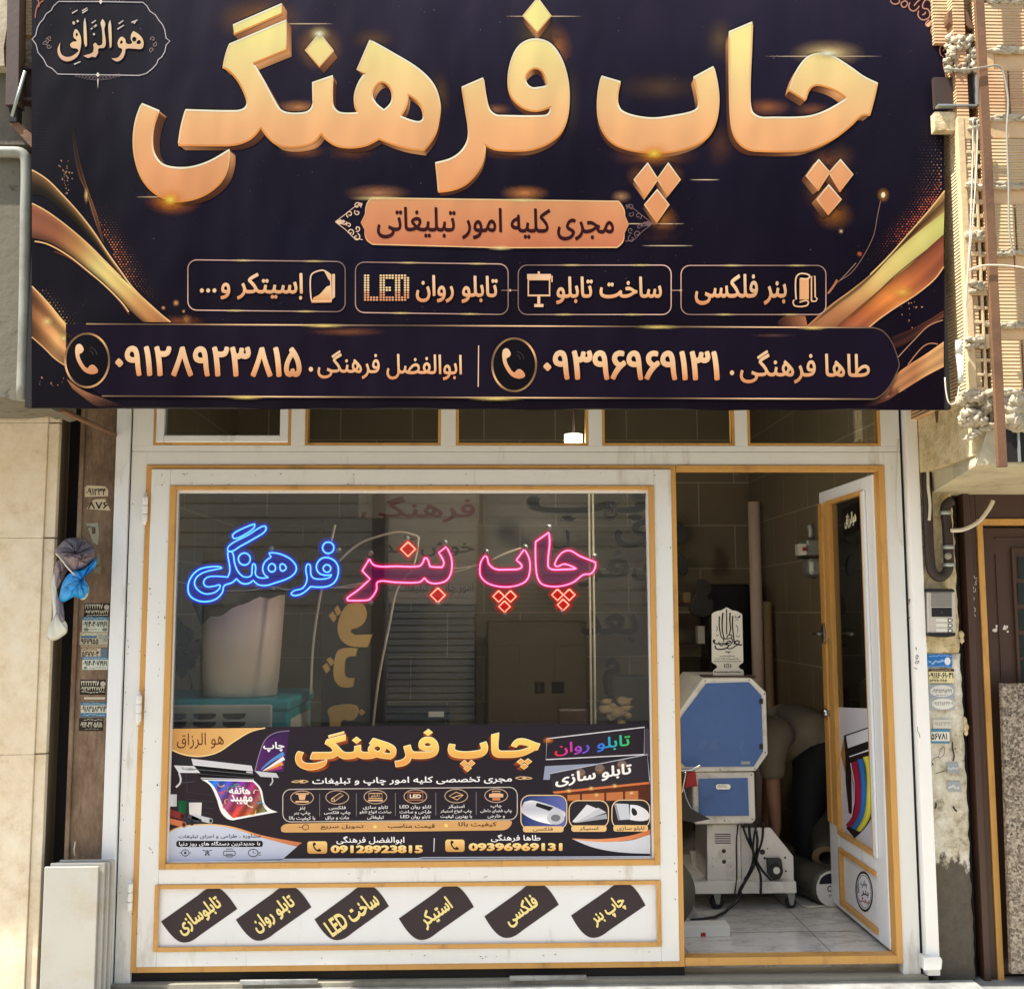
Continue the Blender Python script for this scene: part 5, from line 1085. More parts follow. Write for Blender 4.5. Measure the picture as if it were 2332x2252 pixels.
for i, (x0, y0, x1, y1) in enumerate(((905, 602, 1235, 846), (1252, 640, 1535, 836), (1560, 636, 1832, 838))):
    a_, b_ = pb((x0, y0))[0], pb((x1, y1))[0]; k.poly([rrect(*a_, *b_, 20)], (42, 38, 44), 3); 
    if i == 0:
        k.poly([rrect(a_[0]+2, a_[1]+2, b_[0]-2, b_[1]-2, 18)], lambda x, y: (40+.6*(x-1190), 60+.5*(x-1190), 110+.7*(x-1190)), 3.2)
        k.poly([smooth(pb((930, 650, 1), (1000, 640), (1220, 720), (1210, 770), (1120, 810), (915, 730)), 5)], lambda x, y: (226-30*math.sin((y-1825)*.1), 228-30*math.sin((y-1825)*.1), 234-24*math.sin((y-1825)*.1)), 3.6)
        p = pb((1155, 765))[0]; k.poly([ell(p[0], p[1], 20, 15, 20)], (200, 202, 210), 4); k.poly([ell(p[0], p[1], 11, 8, 18)], (120, 122, 130), 4.2); k.poly([pb((1020, 655), (1140, 690), (1110, 715), (1010, 680))], (30, 30, 36), 4)
    if i == 1:
        for pts, c in ((((1275, 790), (1380, 668), (1460, 700), (1300, 795)), (226, 226, 232)), (((1285, 792), (1460, 690), (1520, 725), (1320, 795)), (202, 204, 212)), (((1275, 795), (1520, 735), (1528, 770), (1300, 800)), (170, 172, 180))): k.poly([pb(*pts)], c, 3.4+c[0]*.002)
    if i == 2:
        k.poly([pb((1575, 660), (1680, 665), (1690, 775), (1610, 780))], (206, 210, 220), 3.4); k.poly([smooth(pb((1690, 670, 1), (1760, 680), (1825, 730), (1815, 780), (1690, 778, 1)), 4), smooth(pb((1705, 695), (1735, 710), (1740, 740), (1712, 745)), 4)], (232, 234, 240), 3.6); k.poly([pb((1575, 665), (1590, 662), (1620, 780), (1605, 782))], (150, 154, 166), 3.8)
    k.stroke(rrect(*a_, *b_, 20), 2.2, (240, 206, 160), 4.4, True)
for t_, q, r_ in (('فلکسی', (920, 824, 1212, 868), (990, 832, 1135, 862)), ('استیکر', (1268, 818, 1522, 864), (1325, 826, 1462, 858)), ('تابلو سازی', (1570, 816, 1820, 862), (1595, 824, 1796, 858))):
    k.poly([rrect(*pb(q[:2])[0], *pb(q[2:])[0], 6)], lambda x, y: (236, 196, 136), 4.8); k.text(t_, (*pb(r_[:2])[0], *pb(r_[2:])[0]), (50, 24, 16), 5.2, .01)
k.poly([smooth(pb((1275, 915, 1), (1420, 975), (1600, 1010), (1836, 1022, 1), (1836, 880, 1), (1700, 925), (1500, 935)), 5)], lambda x, y: (214, 218, 228), 2)
k.ribbon(pb((1275, 912), (1500, 915), (1700, 890), (1836, 845)), pb((1275, 918), (1500, 938), (1700, 922), (1836, 884)), [(226, 160, 110), (230, 150, 100), (206, 120, 80)], None, 2.4, 14, 3)
k.build('product_pictures', ps)

# ---------------------------------------------------------------- six slanted stickers on the lower panel
zs = zoom(250, 1940, 1.4737); SP = front(-.0125, .0005)
for txt, ax, ay, bx, by, lab in (('تابلوسازی', 172, 232, 428, 190, 'slanted dark sticker at the hinge end of the lower panel, below the rolls of film'), ('تابلو روان', 423, 226, 677, 184, 'slanted dark sticker second from the hinges on the lower panel'), ('ساخت LED', 687, 225, 937, 181, 'slanted dark sticker with the Latin letters LED on the lower panel'),
                            ('استیکر', 970, 222, 1222, 183, 'slanted dark sticker with one short word, right of the LED sticker'), ('فلکسی', 1257, 215, 1507, 176, 'slanted dark sticker second from the door opening on the lower panel'), ('چاپ بنر', 1548, 212, 1798, 178, 'slanted dark sticker at the door end of the lower panel')):
    t = thing('slanted_sticker', lab, 'sticker', PX(*zs((ax+128, ay-20))[0], -.0125), 'slanted stickers on the lower panel')
    dx, dy = bx-ax, by-ay; cx, cy = (ax+bx)/2, (ay+by)/2
    sh = [(ax, ay, 1), (cx-2, cy-68, 1), (cx+30, cy-90), (cx+62, cy-92), (cx+92, cy-70), (bx, by, 1), (cx+4, cy+66, 1), (cx-30, cy+88), (cx-62, cy+90), (cx-92, cy+68)]
    k = Ink(SP); k.stroke(smooth(zs(*sh), 4), 3, (214, 214, 216), 0, True); k.poly([smooth(zs(*sh), 4)], (60, 52, 55), .3); k.build('vinyl', t)
    an = math.atan2(-105, 150); ux, uy = math.cos(an), math.sin(an); W, H = text_geo(txt)[2]
    hl = min(98, 34*W/H*.62); hh = 31; cyt = cy+2
    Q = [(cx-ux*hl+uy*hh, cyt-uy*hl-ux*hh), (cx+ux*hl+uy*hh, cyt+uy*hl-ux*hh), (cx+ux*hl-uy*hh, cyt+uy*hl+ux*hh), (cx-ux*hl-uy*hh, cyt-uy*hl+ux*hh)]
    k = Ink(SP); k.text(txt, zs(*Q), (28, 20, 22), .6, .075); k.text(txt, zs(*Q), (240, 222, 150), 1.4, .035); k.build('sticker_lettering', t)

# ---------------------------------------------------------------- graphics on the open door
def dsurf(d): return plane(DP(0, 0, d), dn, .0005)
zd = zoom(1880, 1580, 3.505); S1 = dsurf(-.0122); S2 = dsurf(-.0112)
t = thing('door_poster', 'white poster of a printer spilling magenta, blue and yellow bands on the open door', 'poster', DP(.4, .9, -.012))
k = Ink(S1); a4 = zd((104, 106), (362, 116), (408, 1250), (132, 1125)); k.poly([a4], lambda x, y: (196, 196, 204), 0); k.build('sheet', t)
k = Ink(S1)
k.poly([zd((162, 330), (360, 262), (366, 366), (178, 432))], (214, 216, 224), 1.2); k.stroke(zd((150, 335), (362, 262)), 3, (30, 28, 30), 1.6)
k.poly([zd((145, 330), (162, 330), (190, 500), (205, 620), (212, 960), (185, 950), (160, 700), (158, 480))], (22, 20, 22), 1.2); k.poly([zd((120, 480), (145, 355), (160, 420), (158, 640))], (150, 112, 60), 1)
k.poly([zd((178, 432), (368, 366), (372, 430), (188, 498))], (26, 24, 26), 1.2); k.stroke(zd((190, 500), (372, 440)), 2.4, (236, 238, 244), 1.6)
k.poly([smooth(zd((188, 505, 1), (374, 440, 1), (394, 930, 1), (330, 1050), (232, 1150, 1), (165, 1070, 1), (205, 985), (222, 900), (216, 700)), 5)], (38, 26, 28), 1.0)
for o, c in ((0, (150, 30, 62)), (46, (46, 106, 178)), (92, (206, 200, 70))):
    k.ribbon(zd((205+o, 545-o*.45), (222+o*1.1, 640-o*.4), (236+o*1.0, 800-o*.2), (222+o*.95, 950+o*.1), (160+o*.9, 1045+o*.45)), zd((252+o, 535-o*.45), (270+o*1.05, 640-o*.4), (284+o*.95, 800-o*.2), (268+o*.95, 970+o*.1), (205+o*.8, 1068+o*.35)), [c, tuple(q*1.12 for q in c), tuple(q*.95 for q in c)], [.85, 1.1, .9], 2+o*.004, 16, 4)
k.stroke(zd((200, 550), (228, 700), (228, 860), (205, 985)), 2, (236, 214, 220), 2.6); k.poly([zd((170, 1075), (232, 1150), (310, 1075), (232, 1130))], (24, 22, 24), 2.6)
k.build('printer_picture', t)
t = thing('door_plate', 'small black plate with pale calligraphy high on the open door glass', 'plate', DP(.4, 1.9, -.011))
ze = zoom(1880, 1100, 4.733); k = Ink(S2); k.poly([smooth(ze((178, 285, 1), (345, 195, 1), (354, 500), (340, 515), (205, 580), (190, 570)), 3)], (14, 12, 14), 0); k.build('vinyl', t)
k = Ink(S2); k.text('هوالرزاق', [ze((205, 345))[0], ze((330, 285))[0], ze((332, 445))[0], ze((208, 510))[0]], lambda x, y: (226, 214, 150) if int(x) % 7 < 3 else (232, 230, 226), 1, .03); k.build('plate_lettering', t)
t = thing('door_decal', 'oval logo decal on the white lower panel of the open door', 'decal', DP(.4, .45, -.011))
S3 = dsurf(-.0115); k = Ink(S3); c = zd((308, 1575))[0]
def tilt(x, y): return [(c[0]+a_*(x/100), c[1]+a_*.30*(x/100)+b_*(y/100)) for a_, b_ in ell(0, 0, 20, 46, 36)]
k.poly([tilt(100, 100)], (26, 24, 28), 0); k.poly([tilt(86, 88)], (226, 226, 230), .4); k.stroke(tilt(78, 80), 1.2, (60, 58, 62), .8, True)
k.text('چاپ', [zd((278, 1475))[0], zd((330, 1490))[0], zd((333, 1560))[0], zd((282, 1540))[0]], (24, 22, 26), 1, .03); k.text('بنر', [zd((284, 1555))[0], zd((345, 1575))[0], zd((345, 1630))[0], zd((284, 1610))[0]], (40, 36, 40), 1, .03)
k.text('فرهنگی', [zd((268, 1605))[0], zd((352, 1640))[0], zd((352, 1690))[0], zd((270, 1655))[0]], (150, 40, 44), 1.8, .03); k.poly([zd((246, 1500), (268, 1506), (270, 1590), (250, 1580))], (150, 152, 158), 1.2)
k.build('vinyl', t)
# ---------------------------------------------------------------- inside the shop
simple('machine_cream', (232, 229, 219), .45, 0, .05, 5, .06, 60, (170, 162, 146), 7, (.55, .8)); simple('machine_blue', (72, 108, 170), .5, 0, .14, 7, .08, 60, (108, 130, 166), 12, (.6, .8))
simple('dark_grey', (58, 56, 54), .6); simple('card', (150, 128, 96), .8, 0, .12, 6); simple('roll_film', (74, 72, 62), .55, 0, .1, 5)
simple('paper_white', (226, 224, 214), .6, 0, .04, 4); simple('teal', (20, 170, 186), .4, 0, .08, 4); simple('bin_white', (240, 216, 200), .5, 0, .06, 3)
simple('bin_bag', (24, 25, 30), .3, 0, .3, 20, .6, 40); simple('red_label', (168, 36, 40), .6)
def P(pts, Y): return [PX(x, y, Y) for x, y in pts]
def slab(name, pts, Y, d, mat, parent=None, bevel=.002, base=None):
    return MB().prism(P(pts, Y), (0, d, 0)).build(name, MT[mat], parent, bevel, base)
MY = .75
mc = thing('printing_machine', 'blue and cream large format printing machine on castors inside the doorway', 'printing machine', PZ(1690, 2068, ZF))
hd = slab('head', [(1601, 1544), (1712, 1544), (1745, 1576), (1749, 1717), (1722, 1755), (1560, 1757), (1528, 1737), (1526, 1660), (1546, 1620)], MY, .55, 'machine_cream', mc, .006)
slab('head_panel', [(1609, 1556), (1706, 1553), (1734, 1583), (1738, 1711), (1717, 1745), (1562, 1746), (1540, 1724), (1540, 1650), (1554, 1628)], MY-.006, .0055, 'machine_blue', hd, .002)
for y in (1597, 1700): slab('latch', [(1730, y-6), (1738, y-6), (1738, y+6), (1730, y+6)], MY-.012, .0055, 'black_plastic', hd)
bx = slab('lower_box', [(1577, 1757.5), (1718, 1757.5), (1721, 1866), (1714, 1875), (1584, 1877), (1577, 1870)], MY+.015, .4, 'machine_cream', mc, .006)
slab('box_panel', [(1591, 1773), (1703, 1771), (1706, 1857), (1592, 1858)], MY+.009, .0055, 'machine_blue', bx)
slab('handle', rrect(1630, 1785, 1664, 1797, 6), MY+.003, .0055, 'chrome', bx, .001); slab('handle', rrect(1635, 1788, 1655, 1794, 3), MY-.0005, .003, 'machine_cream', bx, 0)
cl = slab('column', [(1610, 1877.5), (1678, 1876), (1679, 2008), (1611, 2009)], MY+.05, .3, 'machine_cream', mc, .004)
slab('column', [(1679.5, 1877), (1686, 1877), (1688, 2008), (1681, 2008)], MY+.04, .3, 'machine_cream', mc, .002)
for x, y, r_ in ((1648.5, 1937.5, 4.6), (1649, 1961.5, 4.6), (1623, 1953, .9), (1663, 1953, .9), (1624, 1973, .9), (1664, 1973, .9)):
    MB().prism(P(ell(x, y, r_, r_, 14), MY+.0475), (0, .002, 0)).build('bolt', MT['black_plastic'], cl)
sp = slab('side_plate', [(1687, 1884.5), (1755, 1884.5), (1806.7, 1949), (1808, 2005), (1689, 2006)], MY+.06, .012, 'machine_cream', mc, .002)
for x, y, r_ in ((1736.5, 1939.5, 6.2), (1741.5, 1953.5, 2.8), (1747.5, 1969, 1.8), (1788, 1952.5, 2.4), (1790, 1983, 2.2), (1748, 1932, 1.6)):
    MB().prism(P(ell(x, y, r_, r_, 14), MY+.0575), (0, .002, 0)).build('bolt', MT['black_plastic'], sp)
mo = slab('motor', [(1749, 1956), (1780, 1956), (1784, 1985), (1777, 2001), (1762, 2003), (1751, 1992)], MY+.02, .0395, 'dark_grey', mc, .003)
MB().prism(P(ell(1768, 1984, 15, 16, 24), MY+.005), (0, .0145, 0)).build('motor_ring', MT['black_plastic'], mo, .002)
MB().prism(P(ell(1769, 1982, 7.6, 8, 20), MY-.004), (0, .0085, 0)).build('motor_cap', MT['paper_white'], mo, .001)
slab('base', [(1581, 2009), (1813, 2007), (1815, 2033), (1577, 2035)], MY+.01, .6, 'machine_cream', mc, .004)
slab('rear_foot', [(1573, 1940), (1607, 1939), (1609, 2008), (1580, 2008)], MY+.36, .05, 'machine_cream', mc, .004)
for x, y in ((1800, 2054), (1632, 2052)):
    c = PX(x, y, MY+.06); cs = MB(); r_ = c.z-ZF
    cs.lathe(c, [(0, -.013), (r_*.8, -.013), (r_, -.008), (r_, .008), (r_*.8, .013), (0, .013)], 18, 'Y'); w_ = cs.build('castor', MT['rubber'], mc)
    m = MB()
    for s_ in (-1, 1): m.prism([c+Vector((-.022, s_*.017, .055)), c+Vector((.02, s_*.017, .055)), c+Vector((.010, s_*.017, -.008)), c+Vector((-.006, s_*.017, -.008))], (0, .003*s_, 0))
    m.box(c.x-.024, c.x+.022, c.y-.02, c.y+.02, c.z+.0555, c.z+.06); m.build('castor_fork', MT['zinc'], w_)
m = MB()
zk = zoom(1540, 1680, 3.787)
for pts, r_ in ((((570, 745), (610, 860), (665, 980), (690, 1050), (740, 1140), (820, 1225)), .006), (((630, 750), (635, 850), (660, 960), (680, 1060), (640, 1160), (560, 1290), (540, 1335)), .007), (((720, 680), (680, 800), (665, 920), (660, 1060), (630, 1150), (590, 1220)), .005), (((748, 740), (740, 880), (700, 1010), (690, 1080), (725, 1180), (728, 1335)), .006), (((535, 750), (518, 900), (520, 1200), (505, 1340)), .0035), (((690, 800), (700, 900), (670, 1100), (600, 1230), (540, 1340)), .006)):
    m.tube([PX(x, y, MY-.012+.02*math.sin(i)) for i, (x, y) in enumerate(smooth(zk(*pts), 5, False))], r_, 6)
m.build('cable', MT['cable_black'], mc)
m = MB()
p0 = P(zk((560, 1335)), MY-.02)[0]
fl_ = [p0, PX(*zk((530, 1400))[0], MY-.06)]+[PZ(*zk(q)[0], ZF+.012) for q in ((420, 1500), (330, 1545), (220, 1560), (125, 1570))]
m.tube([Vector(q) for q in fl_], .007, 6); tag(m.build('power_cable', MT['cable_black']), 'thick black power cable trailing from the printing machine across the tiled floor', 'cable')
for x, y in ((1606, 1550), (1706, 1548), (1741, 1580), (1743, 1713), (1719, 1750), (1640, 1752), (1585, 1766), (1711, 1764), (1713, 1865), (1588, 1868), (1650, 1868)):
    Yq = MY-.0015 if y < 1756 else MY+.0135; MB().prism(P(ell(x, y, 1.5, 1.5, 10), Yq), (0, .0013, 0)).build('screw', MT['dark_grey'], hd if y < 1756 else bx)
MB().prism(P([(1688, 1733), (1708, 1733), (1708, 1740), (1688, 1740)], MY-.0072), (0, .001, 0)).build('rating_plate', MT['zinc'], hd)
m = MB()
for i in range(5): m.prism(P([(1628, 1898+i*5), (1664, 1898+i*5), (1664, 1900+i*5), (1628, 1900+i*5)], MY+.0485), (0, .001, 0))
m.build('vent_slots', MT['dark_grey'], cl)
# memorial plaque on the machine
YP = MY-.0; zq = zoom(1540, 1360, 5.567)
pq = thing('calligraphy_plaque', 'white ornate plaque with tall black calligraphy standing on the blue machine', 'plaque', PX(1658, 1537, MY+.1))
plq = smooth(zq((452, 215, 1), (478, 192), (520, 175), (575, 165, 1), (600, 150), (640, 125, 1), (690, 152), (705, 165, 1), (760, 172), (800, 190), (838, 215, 1), (852, 800, 1), (845, 830), (800, 862), (800, 895), (850, 925), (856, 990, 1), (468, 990, 1), (472, 930), (518, 890), (512, 862), (458, 825), (452, 800, 1)), 5)
MB().prism(P(plq, MY+.09), (0, .01, 0)).build('board', MT['paper_white'], pq, .002)
MB().box(*(lambda a, b: (a.x, b.x, MY+.06, MY+.17, a.z-.012, a.z))(PX(1600, 1538, MY+.09), PX(1718, 1538, MY+.09))).build('stand', MT['brown_paint'], pq, .002)
k = Ink(front(MY+.089)); BKI = (20, 18, 18)
for pts, w0, w1 in ((((548, 240), (545, 350), (560, 460), (580, 515), (620, 520)), 3, 2), (((592, 195), (583, 300), (585, 420), (600, 500), (600, 560)), 3.4, 2.4), (((636, 150), (640, 260), (638, 380), (640, 470)), 2.6, 2.4), (((682, 195), (680, 300), (688, 400), (670, 480)), 3.4, 2.4), (((716, 235), (714, 360), (722, 460), (735, 560), (735, 600)), 3, 2.4),
                    (((640, 520), (660, 480), (700, 480), (700, 510), (650, 525), (600, 525)), 2.4, 2), (((470, 570), (485, 540), (480, 575), (520, 590), (590, 585), (660, 580), (690, 560), (650, 560), (640, 610)), 3, 2), (((832, 600), (790, 600), (745, 575), (770, 550), (800, 570), (745, 620), (690, 650), (640, 640)), 3, 2), (((500, 610), (500, 645), (560, 660), (640, 640), (660, 600), (610, 605)), 3, 2), (((540, 560), (560, 610), (600, 600)), 2.4, 2), (((700, 520), (715, 560), (660, 620)), 2.6, 2), (((620, 690), (690, 690)), 2, 2), (((655, 705), (665, 712)), 2, 2), (((512, 365), (520, 400), (510, 430)), 1.4, 1), (((755, 350), (780, 390), (775, 450)), 1.6, 1), (((505, 470), (520, 490), (535, 470)), 1.4, 1), (((760, 480), (785, 500), (805, 478)), 1.4, 1)):
    k.stroke(smooth(zq(*pts), 5, False), w0, BKI, 1, False, w1)
for pts in (((770, 262), (738, 222), (752, 262)), ((770, 262), (815, 220), (808, 258)), ((768, 268), (748, 300), (764, 290)), ((774, 268), (800, 302), (784, 290))): k.poly([zq(*pts)], BKI, 1)
for y0, y1, x0, x1, t_ in ((736, 756, 552, 760, 'علی مولا'), (768, 790, 500, 805, 'مجری کلیه امور'), (800, 824, 482, 828, 'فرهنگی و هنری'), (926, 962, 484, 832, 'چاپ فرهنگی')): pass
for y0, x0, x1 in ((746, 552, 760), (778, 500, 805), (812, 482, 828), (945, 484, 832)):      # four lines of writing too small to read
    x = x0
    while x < x1-14: 
        w_ = R.uniform(14, 40); k.stroke(smooth(zq((x, y0), (x+w_*.3, y0+R.uniform(-7, 3)), (x+w_*.7, y0+R.uniform(-2, 6)), (min(x+w_, x1), y0-2)), 4, False), 1.6 if y0 < 900 else 2.4, (70, 66, 62) if y0 < 900 else BKI, 1, False, .8); x += w_+6
for r_, s_ in ((44, 1), (44, -1)): k.stroke([zq((652+s_*r_*math.cos(a*.2-.8)*.95, 868+32*math.sin(a*.2-.8)))[0] for a in range(9)], 1.8, BKI, 1)
k.stroke(zq((640, 845), (660, 842), (664, 890), (642, 892)), 1.6, BKI, 1, True); k.build('calligraphy', pq)
# things around the machine
t = thing('carton', 'flat white carton with a small red mark lying on the tiles by the door', 'carton', PZ(1610, 2133, ZF))
a, b = PZ(1545, 2134, ZF), PZ(1663, 2133, ZF); m = MB(); m.box(a.x-.06, b.x, a.y, a.y+.09, ZF+.001, ZF+.047); m.build('box', MT['paper_white'], t, .002)
c0, c1 = PX(1596, 2123, a.y), PX(1607, 2133, a.y); m = MB(); m.box(c0.x, c1.x, a.y-.002, a.y-.0005, ZF+.004, c0.z); m.build('print_mark', MT['red_label'], t)
a = PZ(1560, 2106, ZF); tag(MB().box(a.x-.08, a.x+.02, a.y, a.y+.06, ZF+.001, ZF+.03).build('power_strip', MT['paper_white'], bevel=.004), 'pale power strip on the floor behind the white carton', 'power strip')
c = PX(1498, 1995, .42); t = thing('film_roll', 'fat dark roll of film standing on end left of the machine', 'roll', (c.x, .42, ZF))
r_ = (PX(1584, 1995, .42).x-c.x); m = MB(); m.lathe((c.x, .42+.0, ZF+r_), [(.03, 0), (r_*.97, 0), (r_, .01), (r_, .3), (r_*.97, .31), (.03, .31)], 40, 'Y'); m.build('wound_film', MT['roll_film'], t)
m = MB(); m.lathe((c.x, .42, ZF+r_), [(.03, -.004), (.029, -.004), (.029, .315), (.03, .315)], 20, 'Y'); m.build('core', MT['card'], t)
pts = [(1532, 1757), (1572, 1757), (1594, 1742), (1598, 1748), (1575, 1768), (1562, 1800), (1575, 1840), (1600, 1862), (1618, 1866), (1590, 1870), (1560, 1872), (1540, 1862)]
t = thing('clamp_arm', 'black and silver clamp arm reaching in front of the lower blue box', 'clamp', PX(1560, 1810, MY-.06))
m = MB(); m.tube(P(smooth([(1530, 1752), (1570, 1753), (1585, 1748), (1596, 1742)], 5, False), MY-.06), .008, 8); m.tube(P(smooth([(1562, 1756), (1555, 1790), (1552, 1812)], 5, False), MY-.06), .007, 8); m.tube(P(smooth([(1556, 1790), (1566, 1825), (1585, 1852), (1605, 1862)], 5, False), MY-.055), .004, 6); m.build('arm', MT['chrome'], t)
m = MB(); m.prism(P([(1545, 1800), (1557, 1805), (1572, 1840), (1618, 1865), (1580, 1872), (1548, 1866), (1538, 1840)], MY-.07), (0, .012, 0)); m.build('jaw', MT['black_plastic'], t)
m = MB(); m.prism(P([(1566, 1760), (1584, 1757), (1588, 1790), (1560, 1793)], MY-.02), (0, .03, 0)); tag(m.build('red_tag', MT['red_label']), 'red ribbed tag behind the clamp arm by the blue box', 'tag')

# person bent over behind the machine, seen from behind and to the side
simple('skin', (150, 108, 84), .6, 0, .05); simple('shirt', (116, 107, 90), .9, 0, .16, 7, 1.0, 11); simple('trousers', (17, 17, 19), .8, 0, .1, 8, .2, 30); simple('hair', (22, 18, 16), .7, 0, .2, 30)
YPn = 1.32
def V(px, py, dy=0): return PX(px, py, YPn+dy)
def skin(name, verts, edges, root, mat, parent, sub=2):
    me = bpy.data.meshes.new(name); me.from_pydata([v for v, r in verts], edges, []); o = link(name, me, MT[mat], parent)
    s_ = o.modifiers.new('skin', 'SKIN'); s_.use_smooth_shade = True
    for i, (v, r) in enumerate(verts):
        d = me.skin_vertices[0].data[i]; d.radius = (r, r) if not isinstance(r, tuple) else r; d.use_root = (i == root)
    m_ = o.modifiers.new('sub', 'SUBSURF'); m_.levels = sub; m_.render_levels = sub
    return o
pr = thing('person', 'person bending forward behind the machine in a taupe shirt and black trousers', 'person', PZ(1830, 2005, ZF))
def leg(dy, kx, ax):
    a = PX(1845, 1760, YPn+dy); fz = ZF+.085
    k_ = Vector((a.x+kx, YPn+dy*1.2, .50)); an = Vector((a.x+ax, YPn+dy*1.25, fz)); return k_, an
pel = V(1858, 1722); wa = V(1822, 1672); chs = V(1780, 1655); nk = V(1738, 1668); hdp = V(1706, 1712); hd2 = V(1690, 1738)
hipR, hipL = V(1852, 1752, -.10), V(1852, 1752, .10)
shR, shL = V(1756, 1668, -.19), V(1756, 1672, .19)
kR, aR = leg(-.10, -.02, -.03); kL, aL = leg(.10, .05, .03)
elR, elL = V(1760, 1790, -.23), V(1752, 1790, .2)
wrR, wrL = V(1768, 1885, -.24), V(1744, 1880, .16)
vb = [(pel, .10), (wa, .085), (chs, .09), (nk, .055), (hdp, .085), (hd2, .075), (hipR, .075), (kR, .055), (aR, .04), (hipL, .075), (kL, .055), (aL, .04), (shR, .042), (elR, .042), (wrR, .028), (shL, .042), (elL, .042), (wrL, .028), (aR+Vector((-.16, 0, -.05)), .03), (aL+Vector((-.16, 0, -.05)), .03)]
ve = [(0, 1), (1, 2), (2, 3), (3, 4), (4, 5), (0, 6), (6, 7), (7, 8), (0, 9), (9, 10), (10, 11), (2, 12), (12, 13), (13, 14), (2, 15), (15, 16), (16, 17), (8, 18), (11, 19)]
for wi, wr in ((14, wrR), (17, wrL)):          # hands: palm and five bent fingers of unequal length
    pm = wr+Vector((-.012, 0, -.055)); vb.append((pm, .022)); pi = len(vb)-1; ve.append((wi, pi))
    for j, (oy, ln_) in enumerate(((-.027, .062), (-.009, .072), (.009, .068), (.026, .052))):
        q1 = pm+Vector((-.008, oy, -.035)); q2 = q1+Vector((-.016, oy*.1, -ln_*.55)); q3 = q2+Vector((-.022, 0, -ln_*.35))
        n0 = len(vb); vb += [(q1, .010), (q2, .009), (q3, .0075)]; ve += [(pi, n0), (n0, n0+1), (n0+1, n0+2)]
    q1 = pm+Vector((-.02, -.028, .005)); q2 = q1+Vector((-.025, -.014, -.03)); n0 = len(vb); vb += [(q1, .011), (q2, .009)]; ve += [(pi, n0), (n0, n0+1)]
skin('body', vb, ve, 0, 'skin', pr)
up = Vector((0, 0, .01))
m = MB()
m.tube([V(1892, 1742), V(1880, 1718), V(1856, 1690), V(1826, 1671), V(1794, 1662), V(1766, 1664), V(1750, 1672)], [.118, .146, .158, .162, .156, .135, .085], 20)
for sh_, s_ in ((shR, -1), (shL, 1)):
    m.tube([V(1775, 1662, .11*s_), sh_+Vector((.01, 0, -.01)), V(1757, 1715, .215*s_), V(1759, 1750, .225*s_), V(1760, 1776, .225*s_)], [.115, .102, .076, .067, .064], 14)
m.build('shirt', MT['shirt'], pr, sub=1)
m = MB()
for hp, kn, an in ((hipR, kR, aR), (hipL, kL, aL)):
    s_ = 1 if hp is hipL else -1; w0 = V(1838, 1700, .055*s_)
    pts_ = [w0, V(1858, 1722, .075*s_), hp+Vector((.02, 0, -.01)), hp*.55+kn*.45, kn, kn*.45+an*.55, an+Vector((0, 0, .01))]
    m.tube(pts_, [.118, .135, .13, .102, .085, .074, .070], 16)
m.build('trousers', MT['trousers'], pr, sub=1)
m = MB(); m.lump(hdp+Vector((-.02, 0, .015)), .098, R, 3, (1.05, .86, 1), .04); m.build('hair', MT['hair'], pr, smooth=True)
m = MB()
for an in (aR, aL): m.lump(an+Vector((-.07, 0, -.045)), .055, R, 2, (2.3, .85, .72), .05)
m.build('shoes', MT['rubber'], pr, smooth=True)

# gas meter, pipes and rolls at the right-hand wall
YG = 1.45; t = thing('gas_meter', 'pale grey gas meter with brass pipe elbows hanging on the right wall', 'gas meter', PX(1850, 1270, YG))
zg = zoom(1500, 1040, 3.155)
mb = MB(); a, b = PX(1836, 1228, YG), PX(1881, 1266, YG); mb.box(a.x, b.x+.03, YG, YG+.16, b.z, a.z); mb.build('body', MT['zinc'], t, .012)
mb = MB(); a, b = PX(1840, 1268, YG), PX(1881, 1312, YG); mb.box(a.x, b.x+.03, YG+.005, YG+.15, b.z, a.z); mb.build('bowl', MT['zinc'], t, .03)
mb = MB(); a, b = PX(1834, 1265, YG), PX(1884, 1269, YG); mb.box(a.x, b.x+.03, YG-.006, YG+.165, b.z, a.z); mb.build('flange', MT['dark_steel'], t, .003)
a, b = PX(1818, 1238, YG-.02), PX(1838, 1264, YG-.02); mb = MB(); mb.box(a.x, b.x, YG-.02, YG+.05, b.z, a.z); dl = mb.build('dial', MT['paper_white'], t, .004)
a, b = PX(1828, 1246, YG-.026), PX(1837, 1254, YG-.026); mb = MB(); mb.box(a.x, b.x, YG-.026, YG-.021, b.z, a.z); mb.build('counter', MT['red_label'], dl)
for pts in (((1862, 1226), (1862, 1212), (1872, 1190), (1885, 1184), (1900, 1180)), ((1846, 1226), (1846, 1205), (1842, 1195))):
    mb = MB(); mb.tube(P(smooth(pts, 5, False), YG+.07), .02, 10); mb.build('pipe_elbow', MT['zinc'], t)
for x0, x1, yt, yb, Y, lab in ((1703, 1730, 1143, 1900, 2.55, 'tall pale drain pipe in the back corner of the shop, the taller of two'), (1738, 1757, 1370, 1900, 2.35, 'shorter pale tube leaning by the back corner pipe')):
    a, b = PX((x0+x1)/2, yt, Y), PX((x0+x1)/2, yt, Y); r_ = (PX(x1, yt, Y).x-PX(x0, yt, Y).x)/2
    mb = MB(); mb.lathe((a.x, Y, 0), [(r_*.8, a.z-.02), (r_*.8, a.z), (r_, a.z), (r_, ZF)], 20); tag(mb.build('tube', MT['bin_white'] if Y > 2.5 else MT['card']), lab, 'tube')
t = thing('media_roll', 'grey cardboard tube with an open end leaning behind the door', 'roll', PX(1886, 1954, 1.05))
